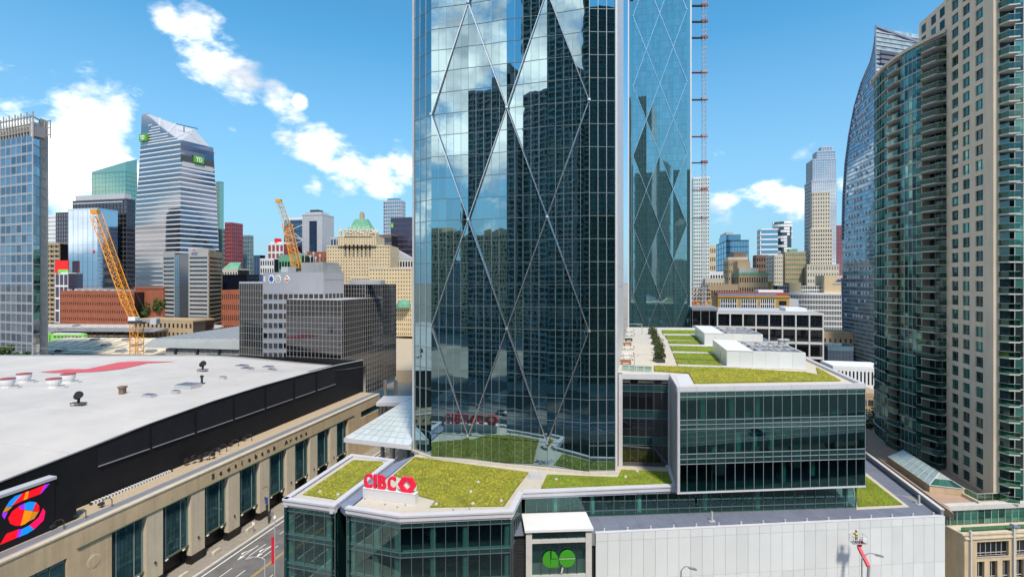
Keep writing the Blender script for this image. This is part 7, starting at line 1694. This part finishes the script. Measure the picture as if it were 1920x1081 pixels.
gl2.build('glazing', 'bow_glass', lt_, 'stuff'); bn.build('floor_band', 'clad_silver', lt_, 'stuff')
m = MB(); rd = random.Random(8)
for k in range(30):
    v = 150+k*15.5; a = le(v)
    for i in range(9):
        if rd.random() < .45: continue
        f_ = .1+.8*i/9; p = Vector((xat(a, Yl+38), Yl+38, zl(v))).lerp(Vector((xat(uc, Yl), Yl, zl(v))), f_); m.wbox(p.x-.9, p.x+.9, p.y-.9, p.y-.1, p.z, p.z+2.0)
m.build('balcony_box', 'clad_white', lt_, 'stuff')
m = MB(); top = [Vector((xat(1640, Yl+38), Yl+38, zl(47))), Vector((xat(uc, Yl), Yl, zl(50))), Vector((xat(1735, Yl+10), Yl+10, zl(70))), Vector((xat(1735, Yl+48), Yl+48, zl(66)))]; m.quad(*top); m.build('roof', 'clad_silver', lt_)
m = MB()
for a, b in ((0, 1), (1, 2)): m.bar(top[a]+Vector((0, -.4, 0)), top[b]+Vector((0, -.4, 0)), .8, 1.2)
for k in range(len(lp_)-1):
    (va, ua), (vb, ub) = lp_[k], lp_[k+1]; m.bar((xat(ua, Yl+38)-.3, Yl+38, zl(va)), (xat(ub, Yl+38)-.3, Yl+38, zl(vb)), .8, 1.0)
m.tube((xat(uc, Yl), Yl-.3, 0), (xat(uc, Yl), Yl-.3, zl(50)), .4, 6); m.build('edge_trim', 'gutter_blue', lt_)
Fq = fr2((xat(uc+8, Yl)+.5, Yl-.2), (xat(1735, Yl+10), Yl+9)); 
for k in range(3): MB().box(Fq, 0, Fq.w, 0, .5, zl(101+k*9), zl(95+k*9)).build('dark_louvre', 'navy_glass', lt_)
# low buildings and street seen between the glass block and the condominium
t, F, W, d, zt = BK('white_low_building', 'low white building with tall dark windows by the condominium', 'building', 1560, 1562, 1660, 690, 215, 14, 2, 0, 'clad_white', 'dark_window', .5, .25, .3, d=14)
BK('blue_low_building', 'low blue glass pavilion at the foot of the curved blue tower', 'building', 1548, 1552, 1600, 652, 262, 8, 2, 0, 'blue_glass', 'navy_glass', .1, .3, .2, d=12)
BK('tan_garage', 'low tan garage block in the gap beside the condominium', 'building', 1610, 1612, 1652, 742, 170, 3, 3, 0, 'stone_tan', 'dark_window', .2, .5, .4, d=12)
BK('brown_low_block', 'low brown brick block below the concert hall', 'building', 1538, 1542, 1600, 625, 330, 6, 2, 0, 'stone_tan', 'dark_window', .6, .7, .3, d=18)
p = px(1632, 800, 52); tree('street_tree', 'dark green tree between the glass block and the curved condominium', (xat(1634, 128), 128, 0), 22, 4.5, 77, group='trees in the gaps')
tree('street_tree', 'small dark green tree in front of the concert hall', (xat(1552, 350), 350, 0), 12, 5, 78, group='trees in the gaps')
# far low city filling the horizon
tag(MB().wbox(-2600, 2600, 1500, 1502, 0, 38).build('distant_city_ridge', 'stone_grey'), kind='structure')

# ================================================================ boom lift with a worker in front of the white panels
Fw = FW; sL = (1577-1117)/(1772-1117)*FW.w; base_p = FW.p(sL, 4.2, 0)
lift = thing('boom_lift', 'red and grey boom lift raised against the white panelled wall', 'boom lift', (base_p.x, base_p.y, 0))
zb3 = 52-(1030-525)*base_p.y/F_PX; pk_ = FW.p(sL, 2.4, zb3)
MB().wbox(base_p.x-1.2, base_p.x+1.2, base_p.y-2, base_p.y+2, .5, 1.6).build('chassis', 'lift_red', lift)
for sx in (-1.2, 1.2):
    for sy in (-1.4, 1.4): MB().tube((base_p.x+sx-.2, base_p.y+sy, .5), (base_p.x+sx+.2, base_p.y+sy, .5), .5, 14).build('wheel', 'cloth_black', lift)
jA, jB = Vector((base_p.x, base_p.y, zb3-5.2)), Vector((base_p.x+.1, base_p.y-.1, zb3-2.4))
MB().bar((base_p.x, base_p.y, 1.6), jA, .3, .34, (0, 1, 0)).build('lower_boom', 'dark_metal', lift); MB().bar(jA, jB, .24, .28, (0, 1, 0)).build('middle_boom', 'grey_metal', lift); MB().bar(jB, (pk_.x+.1, pk_.y, zb3-.5), .42, .42, (0, 1, 0)).build('upper_boom', 'lift_red', lift); MB().bar((pk_.x+.1, pk_.y, zb3-.55), (pk_.x+.55, pk_.y, zb3+.55), .4, .4, (0, 1, 0)).build('jib', 'lift_red', lift)
m = MB(); bz = zb3+.15
for z in (bz, bz+.55, bz+1.1): m.path([(pk_.x-1.0, pk_.y-.5, z), (pk_.x+1.0, pk_.y-.5, z), (pk_.x+1.0, pk_.y+.5, z), (pk_.x-1.0, pk_.y+.5, z), (pk_.x-1.0, pk_.y-.5, z)], .035)
for (a, b) in ((-1, -.5), (0, -.5), (1, -.5), (1, .5), (0, .5), (-1, .5)): m.tube((pk_.x+a, pk_.y+b, bz), (pk_.x+a, pk_.y+b, bz+1.1), .035)
m.build('basket_rail', 'clad_silver', lift); MB().wbox(pk_.x-1.0, pk_.x+1.0, pk_.y-.5, pk_.y+.5, bz-.06, bz).build('basket_floor', 'grey_metal', lift); MB().wbox(pk_.x+.35, pk_.x+.95, pk_.y-.6, pk_.y-.5, bz+.4, bz+1.0).build('control_box', 'clad_white', lift)
# the worker: one skinned body, leaning to the wall
wk = thing('person', 'worker in a yellow and black vest and red helmet standing in the lift basket', 'person', (pk_.x-.25, pk_.y, bz))
J = [((0, 0, .92), .15), ((0, 0, 1.15), .14), ((0, .03, 1.40), .17), ((0, .05, 1.52), .06), ((0, .07, 1.66), .105), ((-.19, .04, 1.42), .065), ((-.30, .12, 1.18), .05), ((-.22, .36, 1.14), .04), ((.19, .04, 1.42), .065), ((.30, .14, 1.20), .05), ((.2, .38, 1.22), .04), ((-.1, 0, .86), .09), ((-.12, .03, .48), .065), ((-.12, 0, .07), .05), ((.1, 0, .86), .09), ((.12, .05, .48), .065), ((.12, 0, .07), .05), ((-.12, .14, .04), .045), ((.12, .14, .04), .045)]
Ed = [(0, 1), (1, 2), (2, 3), (3, 4), (2, 5), (5, 6), (6, 7), (2, 8), (8, 9), (9, 10), (0, 11), (11, 12), (12, 13), (0, 14), (14, 15), (15, 16), (13, 17), (16, 18)]
bpy.context.view_layer.update()
me_ = bpy.data.meshes.new('body'); ob = bpy.data.objects.new('body', me_); me_.from_pydata([j[0] for j in J], Ed, []); col.objects.link(ob); ob.parent = wk
ob.modifiers.new('skin', 'SKIN')
if not me_.skin_vertices:
    import bmesh
    bm_ = bmesh.new(); bm_.from_mesh(me_); bm_.verts.layers.skin.verify(); bm_.to_mesh(me_); bm_.free()
for i, j in enumerate(J): me_.skin_vertices[0].data[i].radius = (j[1], j[1])
me_.skin_vertices[0].data[0].use_root = True
sb2 = ob.modifiers.new('sub', 'SUBSURF'); sb2.levels = 1; sb2.render_levels = 1; me_.materials.append(M['cloth_black'])
w0 = wloc(wk)
def wm(m, nm, mat): return m.build(nm, mat, wk)
wm(MB().lathe((w0.x, w0.y+.02, w0.z+1.0), [(.19, 0), (.2, .2), (.22, .38), (.12, .5)], 12), 'vest', 'hi_vis'); wm(MB().lathe((w0.x, w0.y+.02, w0.z+1.14), [(.225, 0), (.225, .07)], 12), 'vest_stripe', 'cloth_black')
wm(MB().lathe((w0.x, w0.y+.07, w0.z+1.68), [(.17, 0), (.15, .06), (.12, .13), (.03, .17)], 12), 'helmet', 'helmet_red'); wm(MB().lathe((w0.x, w0.y+.08, w0.z+1.54), [(.03, 0), (.09, .04), (.105, .1), (.1, .15)], 10), 'face', 'skin')
for sx in (-.22, .2): wm(MB().lathe((w0.x+sx, w0.y+.38, w0.z+1.13), [(.02, 0), (.05, .03), (.05, .08), (.02, .12)], 8), 'glove', 'lift_red')
# lamps in front of the white wall
lamp_post('street_lamp', 'grey curved street lamp reaching right in front of the white panels', (xat(1616, 62), 62, .02), 52-(1045-525)*62/F_PX-.1, 1.9, (1, .05), 'grey_metal', rise=.75)
lamp_post('street_lamp', 'grey curved street lamp nearer the green emblem, in front of the white panels', (xat(1277, 60), 60, .02), 52-(1068-525)*60/F_PX-.1, 1.1, (1, .05), 'grey_metal', rise=.6)
# ================================================================ what stands or is added behind the viewpoint and shows in the mirror glass
def rear_tower(name, label, x0, x1, y0, y1, h, nx, nz, wall, glass, pier, spand, proud, kinds=('tower',), dx=1.0, dy=0.0, crown=()):
    F = Fr(x1, y1, -dx, -dy); W = math.hypot(x1-x0, 0)          # its north face looks at the camera
    t = thing(name, label, kinds[0], ((x0+x1)/2, (y0+y1)/2, 0)); d = y1-y0
    MB().box(F, 0, W, -d, 0, 0, h).build('glazed_body', glass, t); skin(t, F, W, 0, h, nx, nz, wall, pier, spand, proud)
    for (A, Bq) in ((F.p(W, 0, 0), F.p(W, -d, 0)), (F.p(0, -d, 0), F.p(0, 0, 0))):
        FS = fr2(A, Bq); skin(t, FS, FS.w, 0, h, max(2, nx//2), nz, wall, pier, spand, proud*.95)
    MB().box(F, -.5, W+.5, -d-.5, .6, h, h+1.2).build('roof', wall, t)
    for (a, b, c) in crown: MB().box(F, W*a, W*b, -d*.8, -d*.2, h+1.2, h+1.2+c).build('penthouse', wall, t)
    return t
rear_tower('rear_condo_tower', 'dark balconied condominium tower mirrored in the diamond glass', -99, -68, -95, -60, 150, 9, 50, 'stone_grey', 'condo_dark', .12, .32, 1.1, crown=((.1, .55, 9), (.2, .4, 14)))
rear_tower('rear_condo_tower', 'taller dark condominium tower mirrored at the edge of the diamond glass', -66, -27, -110, -66, 206, 11, 68, 'clad_teal', 'condo_dark', .15, .3, 1.0, crown=((.2, .7, 8),))
rear_tower('added_rear_tower', 'unseen dark glass tower added to darken what the narrow end bays of the diamond tower mirror', 24, 84, -112, -78, 188, 18, 58, 'clad_dark', 'condo_dark', .1, .25, .6)  # added to darken the mirrored end bays, far enough to cast no shadow here
rear_tower('rear_stone_block', 'broad beige gridded block mirrored low in the diamond glass', -265, -150, -240, -200, 92, 34, 24, 'stone_beige', 'dark_window', .45, .45, .5, crown=((.1, .3, 8), (.5, .8, 6)))
rear_tower('rear_slab_block', 'lower grey slab mirrored beside the beige block', -150, -112, -230, -195, 78, 12, 20, 'stone_grey', 'dark_window', .3, .45, .5, crown=((.2, .6, 5),))
rear_tower('rear_low_block', 'mid rise glass block mirrored in the lower panes', -330, -270, -250, -205, 70, 16, 17, 'clad_teal', 'navy_glass', .2, .35, .4)
rear_tower('rear_low_block', 'mid rise grey block mirrored in the projecting glass box', 100, 190, -150, -110, 62, 22, 16, 'stone_grey', 'condo_dark', .3, .4, .4)
own_b = rear_tower('rear_condo_tower', 'condominium from whose balcony the picture is seen', -14, 20, -24, -1.6, 74, 10, 26, 'condo_concrete', 'condo_dark', .2, .3, .2)
# elevated road deck along the waterfront with its parapets and piers
ex = thing('elevated_road', 'grey elevated road deck on concrete piers mirrored in the lower panes', 'road', (0, 27, 0))
FX = Fr(-330, 47, 1, -.06)
MB().box(FX, 0, 700, -9, 9, 7.0, 8.4).build('deck', 'asphalt', ex)
for t0 in (-9.3, 8.9): MB().box(FX, 0, 700, t0, t0+.4, 7.0, 9.3).build('parapet', 'concrete', ex)
for k in range(29):
    for t0 in (-6, 6): MB().box(FX, 10+k*24, 12+k*24, t0-1, t0+1, 0, 7).build('pier', 'concrete', ex)
for t0 in (-4.4, -.1, 4.2): MB().box(FX, 0, 700, t0, t0+.2, 8.4, 8.42).build('lane_line', 'paint_white', ex)
def car(x, y, z, rz, mat, label):
    t = thing('car', label, 'car', (x, y, z), 'cars on the elevated road'); F = Fr(x, y, math.cos(rz), math.sin(rz))
    MB().slab(F, [(-2.2, z+.35), (2.2, z+.35), (2.25, z+.8), (1.2, z+.95), (-2.1, z+1.0), (-2.25, z+.7)], -.9, .9).build('body', mat, t)
    MB().slab(F, [(-1.8, z+.98), (1.1, z+.95), (.45, z+1.45), (-1.2, z+1.48)], -.78, .78).build('cabin', 'dark_window', t)
    for a in (-1.4, 1.4):
        for b in (-.9, .72): p = F.p(a, b, z+.34); q = F.p(a, b+.18, z+.34); MB().tube(p, q, .34, 12).build('wheel', 'cloth_black', t)
cl = ['white car on the elevated road', 'silver car on the elevated road', 'dark red car on the elevated road', 'black car on the elevated road', 'second white car on the elevated road, further along', 'blue car on the elevated road']
for i, (s_, t_, mt_) in enumerate(((250, 2, 'clad_white'), (285, -2.5, 'clad_silver'), (318, 6, 'clad_red'), (352, -6, 'clad_dark'), (384, 2, 'clad_white'), (410, -2.2, 'gutter_blue'))):
    p = FX.p(s_, t_, 8.42); car(p.x, p.y, 8.42, FX.rz, mt_, cl[i])
